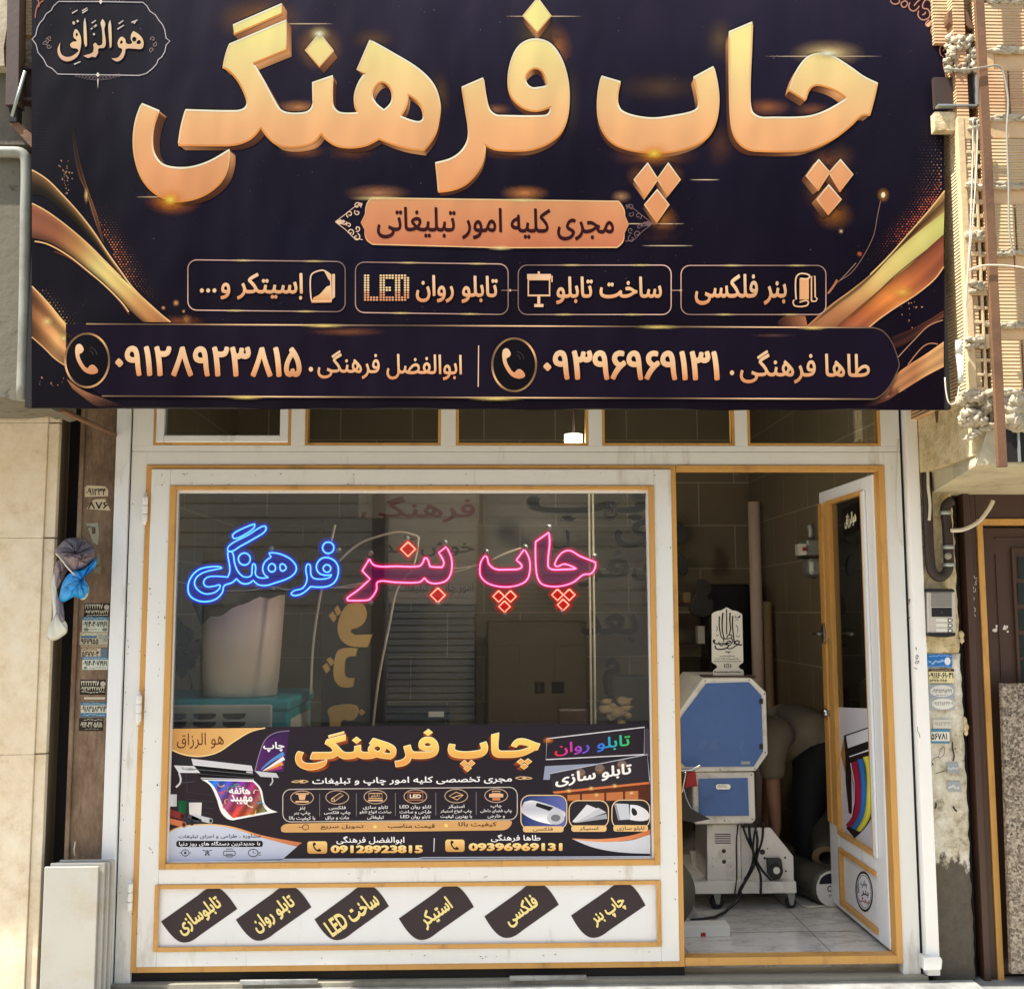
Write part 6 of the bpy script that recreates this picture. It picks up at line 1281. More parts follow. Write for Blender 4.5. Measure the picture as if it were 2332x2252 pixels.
a, b = PX(1884, 1953, .98), PX(1878, 1770, 1.5); d = (b-a).normalized(); mb = MB(); mb.tube([a, b], .075, 20, False); mb.tube([a+d*.001, b-d*.001], .04, 16, False)
mb.build('wound_media', MT['roll_film'], t)
mb = MB(); u = d.orthogonal().normalized(); w_ = d.cross(u)
pr_ = [[a+(u*math.cos(2*math.pi*i/20)+w_*math.sin(2*math.pi*i/20))*r_ for i in range(20)] for r_ in (.074, .041)]
for i in range(20): j = (i+1) % 20; mb.quad([pr_[0][i], pr_[0][j], pr_[1][j], pr_[1][i]])
mb.build('rim', MT['card'], t)
t = thing('wrapped_roll', 'wrapped roll lying on the floor with black print on its white end cap', 'roll', PZ(1895, 2050, ZF))
c = PX(1893, 2022, .82); r_ = c.z-ZF-.002; d = Vector((-.14, .55, 0)).normalized(); mb = MB()
q_ = [c+d*(.04*i) for i in range(16)]; mb.tube(q_, [r_*(1+.035*(i % 2)) for i in range(16)], 22); mb.build('wrapping', MT['roll_film'], t)
mb = MB(); mb.tube([c-d*.006, c-d*.001], r_*.98, 24); mb.build('end_cap', MT['paper_white'], t)
k = Ink(plane(c-d*.007, -d)); k.poly([[(1866+r2*0+28*math.cos(a_*.14+3.1)+28, 2012+24*math.sin(a_*.14+3.1)) for r2 in (0,) for a_ in range(23)]], (34, 36, 48), .5)
k.text('CHR', (1884, 2016, 1912, 2030), (26, 26, 30), 1, .02); k.text('فیلم', (1888, 2032, 1908, 2044), (50, 50, 54), 1, .0); k.build('print_mark', t)
m = MB(); m.tube([PZ(x, y, ZF+.006) for x, y in smooth(((1814, 2050), (1830, 2062), (1850, 2064), (1880, 2062), (1915, 2062)), 6, False)], .005, 6)
tag(m.build('floor_cable', MT['cable_white']), 'pale cable running along the floor from the castor to the door', 'cable')
# dark cabinet and shelf at the back behind the machine
a, b = PX(1612, 1330, 2.7), PX(1712, 1560, 2.7); tag(MB().box(a.x, b.x, 2.7, 2.98, .4, a.z).build('cabinet', MT['bin_bag'], bevel=.01), 'tall black cabinet against the back wall behind the plaque', 'cabinet')
a, b = PX(1480, 1372, 2.4), PX(1600, 1600, 2.4); t = thing('shelf_unit', 'dark shelf unit with small objects at the back left of the doorway', 'shelf', (a.x, 2.4, ZF))
m = MB()
for zz_ in (1.0, 1.28, 1.54): m.box(a.x, b.x, 2.4, 2.7, zz_, zz_+.02)
m.box(a.x, a.x+.02, 2.4, 2.7, ZF, .999); m.box(b.x-.02, b.x, 2.4, 2.7, ZF, .999); m.build('boards', MT['brown_paint'], t)
for x, y, w_, h_, mt in ((1590, 1475, 16, 40, 'paper_white'), (1556, 1392, 18, 24, 'card')):
    a_ = PX(x, y, 2.42); tag(MB().box(a_.x, a_.x+w_*.0028, 2.42, 2.5, 1.301 if y > 1400 else 1.561, (1.301 if y > 1400 else 1.561)+h_*.0028).build('small_box', MT[mt], bevel=.003), 'small pale box on the dark shelf behind the plaque' if y > 1400 else 'small tan box higher on the dark shelf at the back', 'box')
# black channel letters stored along the back wall
simple('letter_black', (20, 18, 17), .5)
def letter(txt, x0, y0, x1, y1, Y, d, mat, lab, grp, rot=0):
    v, f, (W, H) = text_geo(txt, 3); b = bmesh.new()
    def mp(p):
        u, w_ = p[0]/W, p[1]/H
        if rot: u, w_ = 1-w_, u
        return PX(x0+(x1-x0)*u, y0+(y1-y0)*w_, Y)
    for sx, sy in ((0, 0), (.035, 0), (-.035, 0), (0, .035), (0, -.035), (.025, .025), (-.025, -.025)):
        vs = [b.verts.new(mp((p[0]+sx, p[1]+sy))) for p in v]
        for q in f:
            try: b.faces.new([vs[i] for i in q])
            except ValueError: pass
    r = bmesh.ops.extrude_face_region(b, geom=b.faces[:]); bmesh.ops.translate(b, vec=(0, d, 0), verts=[g for g in r['geom'] if isinstance(g, bmesh.types.BMVert)])
    bmesh.ops.recalc_face_normals(b, faces=b.faces[:]); me = bpy.data.meshes.new('channel_letter'); b.to_mesh(me); b.free()
    return tag(link('channel_letter', me, MT[mat]), lab, 'letter', grp)
for txt, x0, y0, x1, y1, Y, lab in (('ببـ', 1205, 1125, 1470, 1185, 1.5, 'long black letter strip across the top right of the window'), ('نـ', 1376, 1146, 1405, 1182, 1.45, 'small black diamond-dotted letter under the long strip'), ('ی', 1402, 1185, 1482, 1245, 1.5, 'black curled letter hanging top right in the window'), ('فر', 1320, 1255, 1430, 1335, 1.55, 'pair of black letters hanging right of the neon words'), ('ی', 1442, 1280, 1492, 1322, 1.6, 'small black curled letter low at the window edge'), ('بعد', 1325, 1395, 1450, 1462, 1.6, 'wide black letters lying over the shelf behind the glass'), ('م', 1376, 1500, 1410, 1580, 1.6, 'black drop shaped letter low behind the window glass'), ('ل', 1256, 1208, 1296, 1250, 1.6, 'black letter fragment half hidden by the pink neon word')):
    letter(txt.replace('ـ', ''), x0, y0, x1, y1, Y, .03, 'letter_black', lab, 'black channel letters in the window')
for pts, lab in (([(1548, 1190), (1562, 1208), (1566, 1230), (1540, 1236), (1545, 1208)], 'black spade shaped piece hanging at the left edge of the doorway'), ([(1596, 1318), (1622, 1340), (1610, 1362), (1624, 1366), (1618, 1400), (1574, 1396), (1578, 1360), (1588, 1345)], 'black spade shaped piece on the wall above the shelf'), ([(1548, 1262), (1562, 1272), (1566, 1300), (1556, 1312), (1546, 1290)], 'black drop shaped piece hanging below the spade at the doorway')):
    tag(MB().prism(P(smooth(pts, 3), 1.9), (0, .03, 0)).build('cutout_shape', MT['letter_black'], bevel=.003), lab, 'cutout', 'black cut out shapes')
# golden channel letters laid on their sides against a dark board
simple('letter_gold', (232, 184, 96), .4, .1, .1, 6); simple('board_dark', (40, 34, 30), .7)
a, b = PX(735, 1340, .5), PX(880, 1680, .5); tag(MB().box(a.x, b.x, .5, .53, .7, PX(800, 1180, .5).z).build('display_board', MT['board_dark']), 'dark upright board carrying golden letters inside the window', 'board')
YL = .45
v7 = zoom(700, 1110, 3.442)
G1 = v7((300, 930), (360, 903), (430, 915), (460, 985), (440, 1060), (385, 1102), (345, 1112), (338, 1132), (365, 1156, 1), (505, 1152, 1), (470, 1250, 1), (330, 1240), (262, 1190), (236, 1110), (255, 1010))
tag(MB().prism(P(smooth(G1, 4), YL), (0, .04, 0)).build('channel_letter', MT['letter_gold'], bevel=.003), 'golden channel letter lying on its side, topmost on the dark board', 'letter', 'golden channel letters')
for txt, q, lab in (
                    (((1440, 1110, 1), (1425, 1160, 1), (1370, 1170), (1355, 1220), (1360, 1290), (1415, 1300, 1), (1408, 1355, 1), (1330, 1352), (1290, 1300), (1290, 1200), (1310, 1130), (1350, 1108)), 0, 'golden hook shaped channel letter in the middle of the dark board'),
                    (((1250, 1500), (1300, 1475), (1400, 1470), (1438, 1490), (1435, 1545), (1400, 1570), (1340, 1570), (1330, 1640, 1), (1260, 1640, 1), (1262, 1560)), 0, 'golden channel letter at the foot of the board, cut off by the sheet')):
    tag(MB().prism(P(smooth(v1(*txt), 4), YL), (0, .04, 0)).build('channel_letter', MT['letter_gold'], bevel=.003), lab, 'letter', 'golden channel letters')
for i, pts in enumerate((((1290, 860), (1310, 835), (1335, 880), (1310, 905)), ((1255, 900), (1280, 872), (1305, 915), (1285, 945)), ((1240, 1180), (1262, 1165), (1292, 1195), (1270, 1225)), ((1215, 1225), (1240, 1200), (1265, 1245), (1240, 1270)), ((1440, 1515), (1462, 1498), (1488, 1520), (1465, 1540)))):
    tag(MB().prism(P(v1(*pts), YL), (0, .03, 0)).build('letter_dot', MT['letter_gold'], bevel=.002), ('upper golden diamond dot beside the topmost golden letter', 'lower golden diamond dot beside the topmost golden letter', 'upper golden diamond dot beside the hook shaped letter', 'lower golden diamond dot beside the hook shaped letter', 'pale golden diamond dot beside the lowest golden letter')[i], 'letter dot', 'golden letter dots')
# welcome banner, cooler, bucket
t = thing('welcome_banner', 'grey hanging banner with dark red and black welcome lettering behind the neon', 'banner', PX(950, 1250, 1.6))
k = Ink(front(1.6)); k.poly([[(815, 1120), (1092, 1126), (1085, 1375), (828, 1372)]], (126, 118, 108), 0); k.build('cloth', t)
m = MB(); m.prism(P([(816, 1121), (1091, 1127), (1084, 1374), (829, 1371)], 1.602), (0, .004, 0)); m.build('lining', MT['concrete'], t)
k = Ink(front(1.6)); k.text('فرهنگی', (822, 1130, 1082, 1190), (96, 34, 36), 1, .02); k.text('خوش آمدید', (826, 1225, 1080, 1268), (44, 40, 40), 1, .02); k.text('امور چاپ و تبلیغات مجری', (850, 1325, 1078, 1355), (48, 44, 44), 1, .0); k.build('banner_lettering', t)
YC = .2; zcool = PX(600, 1592, YC).z; xr_ = PX(657, 1600, YC).x
t = thing('air_cooler', 'teal and white evaporative air cooler standing inside the window', 'air cooler', (xr_-.4, YC+.3, ZF))
m = MB(); m.box(xr_-.95, xr_-.003, YC+.003, YC+.647, ZF, zcool-.05); m.build('casing', MT['teal'], t, .01)
m = MB(); m.box(xr_-.95, xr_+.008, YC-.006, YC+.66, zcool-.0495, zcool); m.build('lid', MT['teal'], t, .012)
m = MB()
for i in range(5): m.box(xr_-.86+i*.16, xr_-.83+i*.16, YC-.012, YC-.0065, zcool-.052, zcool-.035)
m.build('lid_clip', MT['teal'], t, .002)
gl = PX(620, 1604, YC-.01); m = MB(); m.box(xr_-.95, gl.x, YC-.014, YC+.0025, ZF+.4, gl.z); gr = m.build('front_grille', MT['paper_white'], t, .008)
m = MB()
for r_ in range(6):
    for i in range(6):
        x = gl.x-.11-i*.125; z_ = gl.z-.036-r_*.034; m.prism([(x, YC-.0165, z_), (x-.10, YC-.0165, z_), (x-.095, YC-.0165, z_-.018), (x-.075, YC-.0165, z_-.024), (x-.025, YC-.0165, z_-.024), (x-.005, YC-.0165, z_-.018)], (0, .002, 0))
m.build('air_slots', MT['black_plastic'], gr)
m = MB(); m.box(xr_-.0025, xr_+.006, YC+.05, YC+.55, ZF+.3, zcool-.09); sg = m.build('side_grille', MT['paper_white'], t, .004)
m = MB()
for r_ in range(8):
    for i in range(7): y = YC+.09+i*.062; z_ = zcool-.16-r_*.045; m.box(xr_+.0065, xr_+.008, y, y+.042, z_-.026, z_)
m.build('air_slots', MT['black_plastic'], sg)
YBu = .42; c = Vector((PX(548, 1570, YBu).x, YBu, zcool+.001)); t = thing('bucket', 'tall pale pink plastic bucket with a black bag over its rim on the cooler', 'bucket', c)
rb_ = PX(630, 1570, YBu).x-c.x; rt = PX(648, 1352, YBu).x-PX(553, 1352, YBu).x; ht_ = PX(550, 1355, YBu).z-c.z
m = MB(); m.lathe(c, [(0, 0), (rb_*.97, 0), (rb_, .008), (rb_+.002, .055), (rb_+.006, .06), (rt, ht_), (rt-.006, ht_), (rb_-.01, .03), (0, .03)], 40); m.build('wall', MT['bin_white'], t)
m = MB(); n_ = 40; top = []; low = []; r_in = []
for i in range(n_):
    a_ = 2*math.pi*i/n_; lean = .075*math.cos(a_); jag = .006*math.sin(5*a_+1)+.003*math.sin(11*a_)
    top.append(c+Vector((math.cos(a_)*(rt+.03+.02*math.sin(7*a_)), math.sin(a_)*(rt+.03), ht_+.06+.03*math.sin(3*a_)))); low.append(c+Vector((math.cos(a_)*(rt+.012+.006*math.sin(9*a_)-.02), math.sin(a_)*(rt+.010-.02), ht_-.07+lean+jag)))
vt = [m.bm.verts.new(p) for p in top]; vl = [m.bm.verts.new(p) for p in low]; md_ = [m.bm.verts.new((p+q)/2+Vector(((p-c).x*.10, (p-c).y*.10, .01*math.sin(i*1.7)))) for i, (p, q) in enumerate(zip(top, low))]
cc = m.bm.verts.new(c+Vector((0, 0, ht_+.10)))
for i in range(n_):
    j = (i+1) % n_; m.bm.faces.new([vl[i], vl[j], md_[j], md_[i]]); m.bm.faces.new([md_[i], md_[j], vt[j], vt[i]]); m.bm.faces.new([vt[i], vt[j], cc])
m.build('bin_bag', MT['bin_bag'], t, smooth=True)
m = MB()
for _ in range(14): m.lump(PX(R.uniform(402, 452), R.uniform(1425, 1530), 1.0), R.uniform(.03, .055), R, 1, (1, .5, 1.2), .3)
m.tube([PX(430, 1530, 1.0), PX(436, 1560, 1.0), PX(433, 1640, 1.0)], .004, 6); tag(m.build('cable_bundle', MT['cable_black']), 'tangled bundle of black plugs and cables left of the pale bucket', 'cables')
for pts, r_, lab in ((((953, 1222), (940, 1290), (905, 1340), (885, 1430), (862, 1550), (848, 1665)), .006, 'pale cable hanging from the neon past the golden letters to the sheet'), (((770, 1280), (815, 1240), (860, 1222), (912, 1212), (952, 1222)), .006, 'pale cable arching from the blue word to the pink word'), (((763, 1195), (740, 1300), (715, 1450), (708, 1580)), .006, 'thin pale cable hanging right of the bucket')):
    m = MB(); m.tube([PX(x, y, .25) for x, y in smooth(pts, 8, False)], r_, 6); tag(m.build('hanging_cable', MT['cable_white']), lab, 'cable', 'pale cables hanging in the window')
for x in (1344, 1353): 
    a = PX(x, 1390, 1.1); m = MB(); m.tube([Vector((a.x, 1.1, ZF)), Vector((a.x, 1.1, 2.6))], .006, 8); tag(m.build('upright_rod', MT['cable_white']), 'slim pale upright rod in the window, %s of the pair' % ('left' if x < 1350 else 'right'), 'rod', 'upright rods in the window')
simple('wood_cabinet', (84, 70, 48), .5, 0, .15, 4); a, b = PX(1110, 1400, 2.2), PX(1335, 1400, 2.2)
t = thing('office_cabinet', 'brown wooden cabinet with two small dark openings behind the window', 'cabinet', (a.x, 2.2, ZF))
m = MB(); m.box(a.x, b.x, 2.2, 2.6, ZF, PX(1200, 1415, 2.2).z); m.build('carcass', MT['wood_cabinet'], t, .006)
for x0, x1 in ((1218, 1240), (1256, 1284)):
    p_, q_ = PX(x0, 1552, 2.19), PX(x1, 1578, 2.19); m = MB(); m.box(p_.x, q_.x, 2.19, 2.199, q_.z, p_.z); m.build('opening', MT['board_dark'], t)
for k_ in range(3):
    xa = a.x+(b.x-a.x)*k_/3+.006; m = MB(); m.box(xa, xa+(b.x-a.x)/3-.012, 2.188 if False else 2.1935, 2.1995, ZF+.1, PX(1200, 1470, 2.2).z); m.build('cupboard_door', MT['wood_cabinet'], t, .003) if k_ != 1 else m.bm.free()
a, b = PX(840, 1618, .9), PX(1020, 1655, .9); t = thing('desk_printer', 'low black desktop machine with a white label behind the sheet', 'printer', PX(930, 1650, .9))
m = MB(); m.box(a.x, b.x, .9, 1.2, b.z-.2, a.z); m.build('body', MT['black_plastic'], t, .01)
a, b = PX(976, 1620, .895), PX(1011, 1632, .895); m = MB(); m.box(a.x, b.x, .895, .8995, b.z, a.z); m.build('label_plate', MT['paper_white'], t)
a, b = PX(1270, 1612, 1.3), PX(1340, 1650, 1.3); tag(MB().box(a.x, b.x, 1.3, 1.33, ZF+.2, a.z).build('chair_back', MT['brown_paint'], bevel=.02), 'dark chair back low behind the window near the pale rods', 'chair back')
m = MB()
for _ in range(16):
    x, y = R.uniform(1375, 1432), R.uniform(1592, 1650); m.lump(PX(x, y, 1.0), R.uniform(.018, .04), R, 1, (1.3, .6, .8), .3)
tag(m.build('folded_cloth', MT['card'], smooth=True), 'rumpled tan cloth heaped low at the right end of the window', 'cloth')
a, b = PX(1395, 1540, 1.4), PX(1480, 1650, 1.4); tag(MB().box(a.x, b.x, 1.4, 1.7, ZF, a.z).build('storage_box', MT['board_dark'], bevel=.01), 'dark storage box at the right end of the window behind the cloth', 'box')
# ceiling lamp seen in the transom
c = PX(1306, 1000, .085); n = N('lamp_glow'); n.b.inputs['Emission Color'].default_value = (1, .97, .9, 1); n.b.inputs['Emission Strength'].default_value = 1.6; n.base((.9, .9, .88))
t = thing('ceiling_lamp', 'small lit white lamp hanging from the shop ceiling behind the transom', 'lamp', c)
m = MB(); m.lathe(c, [(0, -.02), (.035, -.02), (.04, -.01), (.04, .02), (0, .022)], 20); m.build('lamp_shade', MT['lamp_glow'], t)
m = MB(); m.tube([c+Vector((0, 0, .0225)), Vector((c.x, c.y, 3.3))], .006, 6); m.build('stem', MT['dark_steel'], t)
ll = bpy.data.lights.new('lamp_light', 'POINT'); ll.energy = 12; ll.color = (1, .90, .74); ll.shadow_soft_size = .05
lo_ = bpy.data.objects.new('lamp_light', ll); COL.objects.link(lo_); lo_.parent = t; lo_.location = (0, 0, -.08)
# ---------------------------------------------------------------- left neighbour: travertine wall, rusty column, raw concrete above
wx = PX(103, 1100, -.06).x; wx2 = PX(130, 1100, -.05).x
zt_ = PX(40, 913, -.06).z
tw_ = thing('travertine_wall', 'cream travertine clad wall with fine joints at the far left', 'wall', (wx-1, -.05, 0))
js = [0, PX(60, 1718, -.06).z, PX(60, 1225, -.06).z, PX(40, 962, -.06).z, zt_+.3]
for a, b in zip(js, js[1:]): MB().box(-7, wx, -.06, -.02, a+.0004, b-.0008).build('stone_slab', MT['travertine'], tw_, .002)
for a, b in zip(js, js[1:]): MB().box(wx+.0006, wx2, -.05, -.0201, a+.004, b-.001).build('corner_strip', MT['travertine'], tw_, .003)
simple('stone_back', (112, 98, 76), .95, 0, .2, 7, .5, 40)
MB().box(-7, wx2-.012, -.0199, .13, 0, zt_+.3).build('core', MT['stone_back'], tw_)
ca_, cb_ = (PX(181, 1100).x+PX(165, 1500).x)/2, (PX(263, 930).x+PX(250, 1500).x)/2
m = MB(); m.box(wx2-.011, ca_+.004, .1005, .1185, 0, 2.6); m.build('recess_back', MT['dark_gap'], tw_)
cl = thing('rusty_column', 'brown rusty steel column pasted with small advertising stickers', 'column', (PX(222, 1300).x, .03, 0))
ca_, cb_ = (PX(181, 1100).x+PX(165, 1500).x)/2, (PX(263, 930).x+PX(250, 1500).x)/2
MB().box(ca_+.018, cb_, .0, .05, 0, 2.6).build('web', MT['rust_column'], cl, .001)
MB().box(ca_, ca_+.0175, -.012, .09, 0, 2.6).build('flange', MT['rust_column'], cl, .002)
m = MB(); m.tube([PX(*zoom(0, 1450, 2.36)((x, y))[0], -.012) for x, y in ((402, 1175), (398, 1140), (405, 1100))], .003, 6); tag(m.build('wire_end', MT['cable_white']), 'short pale wire end sticking out of the rusty column near its foot', 'wire')
# stickers on the column
SCo = front(-.0008, .0004); zc1 = zoom(160, 1360, 5.918); zc2 = zoom(100, 1080, 4.731)
def sticker(name, lab, quad, rows, bgc, grp='small advertising stickers', surf=SCo, cat='sticker', Y=-.001):
    t = thing(name, lab, cat, PX(quad[0][0], quad[0][1], Y), grp)
    k = Ink(surf); k.poly([quad], bgc, 0); k.build('paper', t); k = Ink(surf)
    xs = [p[0] for p in quad]; ys = [p[1] for p in quad]; x0, x1, y0, y1 = min(xs), max(xs), min(ys), max(ys)
    for r in rows:
        a, b = y0+(y1-y0)*r[0], y0+(y1-y0)*r[1]
        if r[2] == 'band': k.poly([[(x0+(x1-x0)*r[4], a), (x0+(x1-x0)*r[5], a), (x0+(x1-x0)*r[5], b), (x0+(x1-x0)*r[4], b)]], r[3], 1)
        elif r[2] == 'oval': k.poly([ell(x0+(x1-x0)*(r[4]+r[5])/2, (a+b)/2, (x1-x0)*(r[5]-r[4])/2, (b-a)/2, 20)], r[3], 1.5)
        elif r[2] == 'line':
            x = x0+(x1-x0)*r[4]; xe = x0+(x1-x0)*r[5]; h = (b-a)
            while x < xe-3:
                w_ = R.uniform(3, 8); k.stroke(smooth([(x, a+h*R.uniform(.3, .8)), (x+w_*.5, a+h*R.uniform(.1, .9)), (min(xe, x+w_), a+h*.5)], 3, False), h*.32, r[3], 2); x += w_+1.5
        else: k.text(r[2], (x0+(x1-x0)*r[4], a, x0+(x1-x0)*r[5], b), r[3], 2, .02)
    k.build('sticker_print', t); return t
W_, K_, B_ = (206, 200, 178), (34, 30, 28), (70, 112, 140)
def q1(x0, y0, x1, y1, s=0): return zc1((x0, y0), (x1, y0+s), (x1-6, y1+s), (x0-6, y1))
for nm, y0, y1, lab in (('torn_sticker', 120, 245, 'torn pale sticker highest on the rusty column'), ('torn_sticker', 270, 392, 'torn pale sticker second from the top of the rusty column')):
    q = zc2((440, y0+20), (470, y0), (660, y0+10), (692, y0+50), (690, y1-10), (440, y1)) if y0 < 200 else zc2((455, y1-20), (540, y0), (660, y0-5), (718, y1))
    sticker(nm, lab, q, [(.25, .85, '۰۹۱۲۳۴' if y0 < 200 else '۸۷۶', (52, 40, 32), .06, .9)], (200, 186, 158))
q = zc2((455, 530), (580, 522), (595, 640), (580, 760), (530, 735)); sticker('torn_sticker', 'ragged grey green sticker scrap just above the blue bundle', q, [(.2, .5, 'band', (96, 78, 58), .45, .72), (.1, .3, 'line', (90, 96, 84), .1, .6)], (156, 156, 136))
q = zc2((575, 860), (600, 845), (615, 1000), (600, 1075), (540, 1055), (560, 960)); sticker('torn_sticker', 'ragged grey green sticker scrap beside the blue bundle', q, [(.5, .7, 'line', (96, 100, 84), .1, .9)], (130, 132, 110))
sticker('phone_sticker', 'black and white sticker with an oval, uppermost of the lower cluster', q1(190, 80, 530, 258), [(.06, .42, '۲۲۲۲۲۴۱۷', W_, .04, .74), (.1, .5, 'oval', (176, 170, 160), .78, .99), (.52, .78, '۰۹۱۲۷۳۴۲۸۷۳۲', W_, .03, .97), (.84, .98, 'line', W_, .1, .95)], K_)
sticker('phone_sticker', 'pale sticker with a blue heading reading 0914 on the rusty column, upper copy', q1(165, 262, 515, 465), [(0, .22, 'band', B_, 0, 1), (.05, .18, 'line', (180, 196, 200), .06, .94), (.3, .68, '۰۹۱۴-۴۰۷۱۹۶۱', K_, .05, .95), (.74, .96, 'oval', (110, 112, 106), .06, .26), (.74, .96, 'oval', (110, 112, 106), .76, .96), (.8, .9, 'line', (96, 98, 90), .3, .72)], (188, 194, 178))
sticker('phone_sticker', 'torn pale sticker with bold figures between the two 0914 stickers', q1(130, 470, 510, 640), [(.05, .3, 'line', W_, .1, .6), (.28, .46, 'band', B_, .05, .6), (.5, .95, '۹۶۷۹۵۵', K_, .06, .66), (.1, .9, 'line', (150, 156, 148), .7, .98)], (170, 164, 144))
sticker('phone_sticker', 'narrow beige sticker strip with one line of writing on the column', q1(145, 645, 505, 670), [(.2, .8, 'line', (96, 86, 72), .05, .9)], (176, 158, 132))
sticker('phone_sticker', 'beige sticker with bold figures 567704 on the column', q1(150, 685, 500, 800), [(.05, .3, 'line', (70, 60, 50), .05, .6), (.35, .98, '۵۶۷۷۰۴', K_, .03, .68), (.0, 1, 'band', (92, 112, 124), .74, 1)], (186, 172, 146))
sticker('phone_sticker', 'pale sticker with a blue heading reading 0914 on the rusty column, lower copy', q1(165, 800, 510, 975), [(0, .22, 'band', B_, 0, 1), (.05, .18, 'line', (190, 204, 206), .06, .94), (.3, .7, '۰۹۱۴-۴۰۷۱۹۶۱', K_, .05, .95), (.76, .96, 'oval', (120, 122, 116), .06, .2), (.8, .92, 'line', (96, 98, 90), .28, .94)], (192, 198, 184))
sticker('phone_sticker', 'black and white sticker with an oval, lower copy under the 0914 sticker', q1(135, 1110, 480, 1310), [(.06, .4, '۲۲۲۲۲۴۱۷', W_, .04, .74), (.1, .46, 'oval', (176, 170, 160), .78, .99), (.46, .72, '۰۹۱۲۷۳۴۲۸۷۳۲', W_, .03, .97), (.76, .9, 'line', W_, .06, .95)], K_)
sticker('phone_sticker', 'thin white sticker strip below the lower oval sticker', q1(190, 1345, 470, 1372), [(.3, .7, 'line', (120, 112, 100), .1, .9)], (206, 196, 174))
sticker('phone_sticker', 'blue bordered white sticker with bold figures low on the column', q1(145, 1415, 500, 1610), [(0, .2, 'band', B_, 0, 1), (.05, .16, 'line', (170, 186, 196), .1, .9), (.24, .66, '۰۹۱۸۳۵۸۳۷۱۳', K_, .03, .97), (.72, 1, 'band', B_, 0, 1), (.78, .92, 'line', (170, 186, 196), .1, .9)], (200, 200, 186))
sticker('phone_sticker', 'dark framed sticker with pale corners, lowest on the column', q1(120, 1625, 450, 1800), [(.08, .2, 'line', W_, .2, .95), (.3, .72, '۰۹۱۴-۳۲۰۵۸۱۸', W_, .06, .94), (.8, .92, 'line', (150, 146, 130), .25, .8)], (48, 42, 38))
# stacked floor tiles
t0 = PX(104, 1972, -.12); t1 = PX(238, 1969, -.12)
for i, (dx, dz, y) in enumerate(((0, 0, -.134), (.018, .010, -.116), (.030, .008, -.098), (.042, .014, -.080))):
    m = MB(); m.box(t0.x+dx*.9, t1.x+dx-.018, y, y+.014, .0, t0.z+dz)
    tag(m.build('floor_tile', MT['ceramic'] if i else simple('ceramic', (172, 172, 166), .4, 0, .08, 4, .08, 40, (164, 156, 136), 6, (.52, .8)), bevel=.003), ('front', 'second', 'third', 'rearmost')[i]+' pale ceramic tile of the stack propped at the foot of the rusty column', 'tile', 'spare tiles propped by the rusty column')
# bundle of plastic sheeting
t = thing('plastic_bundle', 'crumpled blue and grey plastic bundle stuffed beside the rusty column', 'bag', PX(160, 1300, -.06))
simple('plastic_grey', (112, 108, 120), .4, 0, .3, 14, 1.0, 34); simple('plastic_blue', (36, 156, 232), .35, 0, .25, 12, .6, 22); simple('plastic_white', (206, 208, 200), .4, 0, .08, 9, .4, 24); simple('plastic_taupe', (140, 120, 122), .4, 0, .2, 14, .6, 26)
def crumple(name, outline, Y, mat, bul=.05, seed=1):
    o = smooth(outline, 5); rr = random.Random(seed); cx = sum(p[0] for p in o)/len(o); cy = sum(p[1] for p in o)/len(o); b = bmesh.new(); ringsN = 7; prev = None
    rows = []
    for s_ in (1, -1):
        rows = []
        for j in range(ringsN+1):
            tt = 1-j/ringsN; row = []
            for i, (x, y) in enumerate(o):
                d = bul*math.sqrt(max(0, 1-tt*tt))*(1+.35*math.sin(i*.9+seed+tt*5)*tt+.25*math.sin(i*2.1+tt*9+seed*2)*(.3+tt*.7)); row.append(b.verts.new(PX(cx+(x-cx)*tt, cy+(y-cy)*tt, Y-s_*d*(1 if s_ > 0 else .3))))
            rows.append(row)
        for r0, r1 in zip(rows, rows[1:]):
            for i in range(len(o)): j = (i+1) % len(o); b.faces.new([r0[i], r0[j], r1[j], r1[i]])
    bmesh.ops.remove_doubles(b, verts=b.verts, dist=.0008); bmesh.ops.recalc_face_normals(b, faces=b.faces[:])
    me = bpy.data.meshes.new(name); b.to_mesh(me); b.free()
    for p in me.polygons: p.use_smooth = True
    return link(name, me, MT[mat], t)
crumple('blue_sheet', zc2((180, 1240), (240, 1100), (330, 1040), (450, 1000), (560, 900), (570, 950), (540, 1020), (440, 1110), (470, 1180), (480, 1270), (420, 1345), (330, 1320), (190, 1370)), -.115, 'plastic_blue', .06, 2)
crumple('grey_sheet', zc2((110, 830), (160, 770), (230, 700), (330, 682), (440, 700), (520, 760), (552, 850), (520, 950), (420, 1020), (320, 1040), (230, 960), (150, 880)), -.085, 'plastic_grey', .07, 3)
crumple('taupe_fold', zc2((220, 880), (330, 850), (450, 840), (530, 830), (535, 910), (470, 980), (340, 1035), (280, 980)), -.125, 'plastic_taupe', .045, 6)
crumple('taupe_fold', zc2((130, 950), (200, 920), (260, 1000), (230, 1080), (180, 1180), (130, 1240), (112, 1080)), -.07, 'plastic_taupe', .03, 5)
crumple('white_tail', zc2((110, 1050), (135, 1240), (180, 1420), (215, 1560), (252, 1620), (235, 1720), (50, 1785), (58, 1620), (95, 1560), (88, 1300)), -.07, 'plastic_white', .02, 7)
crumple('grey_sheet', zc2((150, 1320), (195, 1360), (222, 1540), (215, 1590), (165, 1570), (140, 1440)), -.10, 'plastic_grey', .012, 4)
crumple('white_corner', zc2((400, 1300), (470, 1200), (478, 1290), (440, 1345), (390, 1345)), -.11, 'plastic_white', .02, 8)
m = MB(); pts = smooth(zc2((130, 850), (190, 920), (260, 1010), (330, 1080), (370, 1110), (420, 1190), (430, 1260)), 5, False)
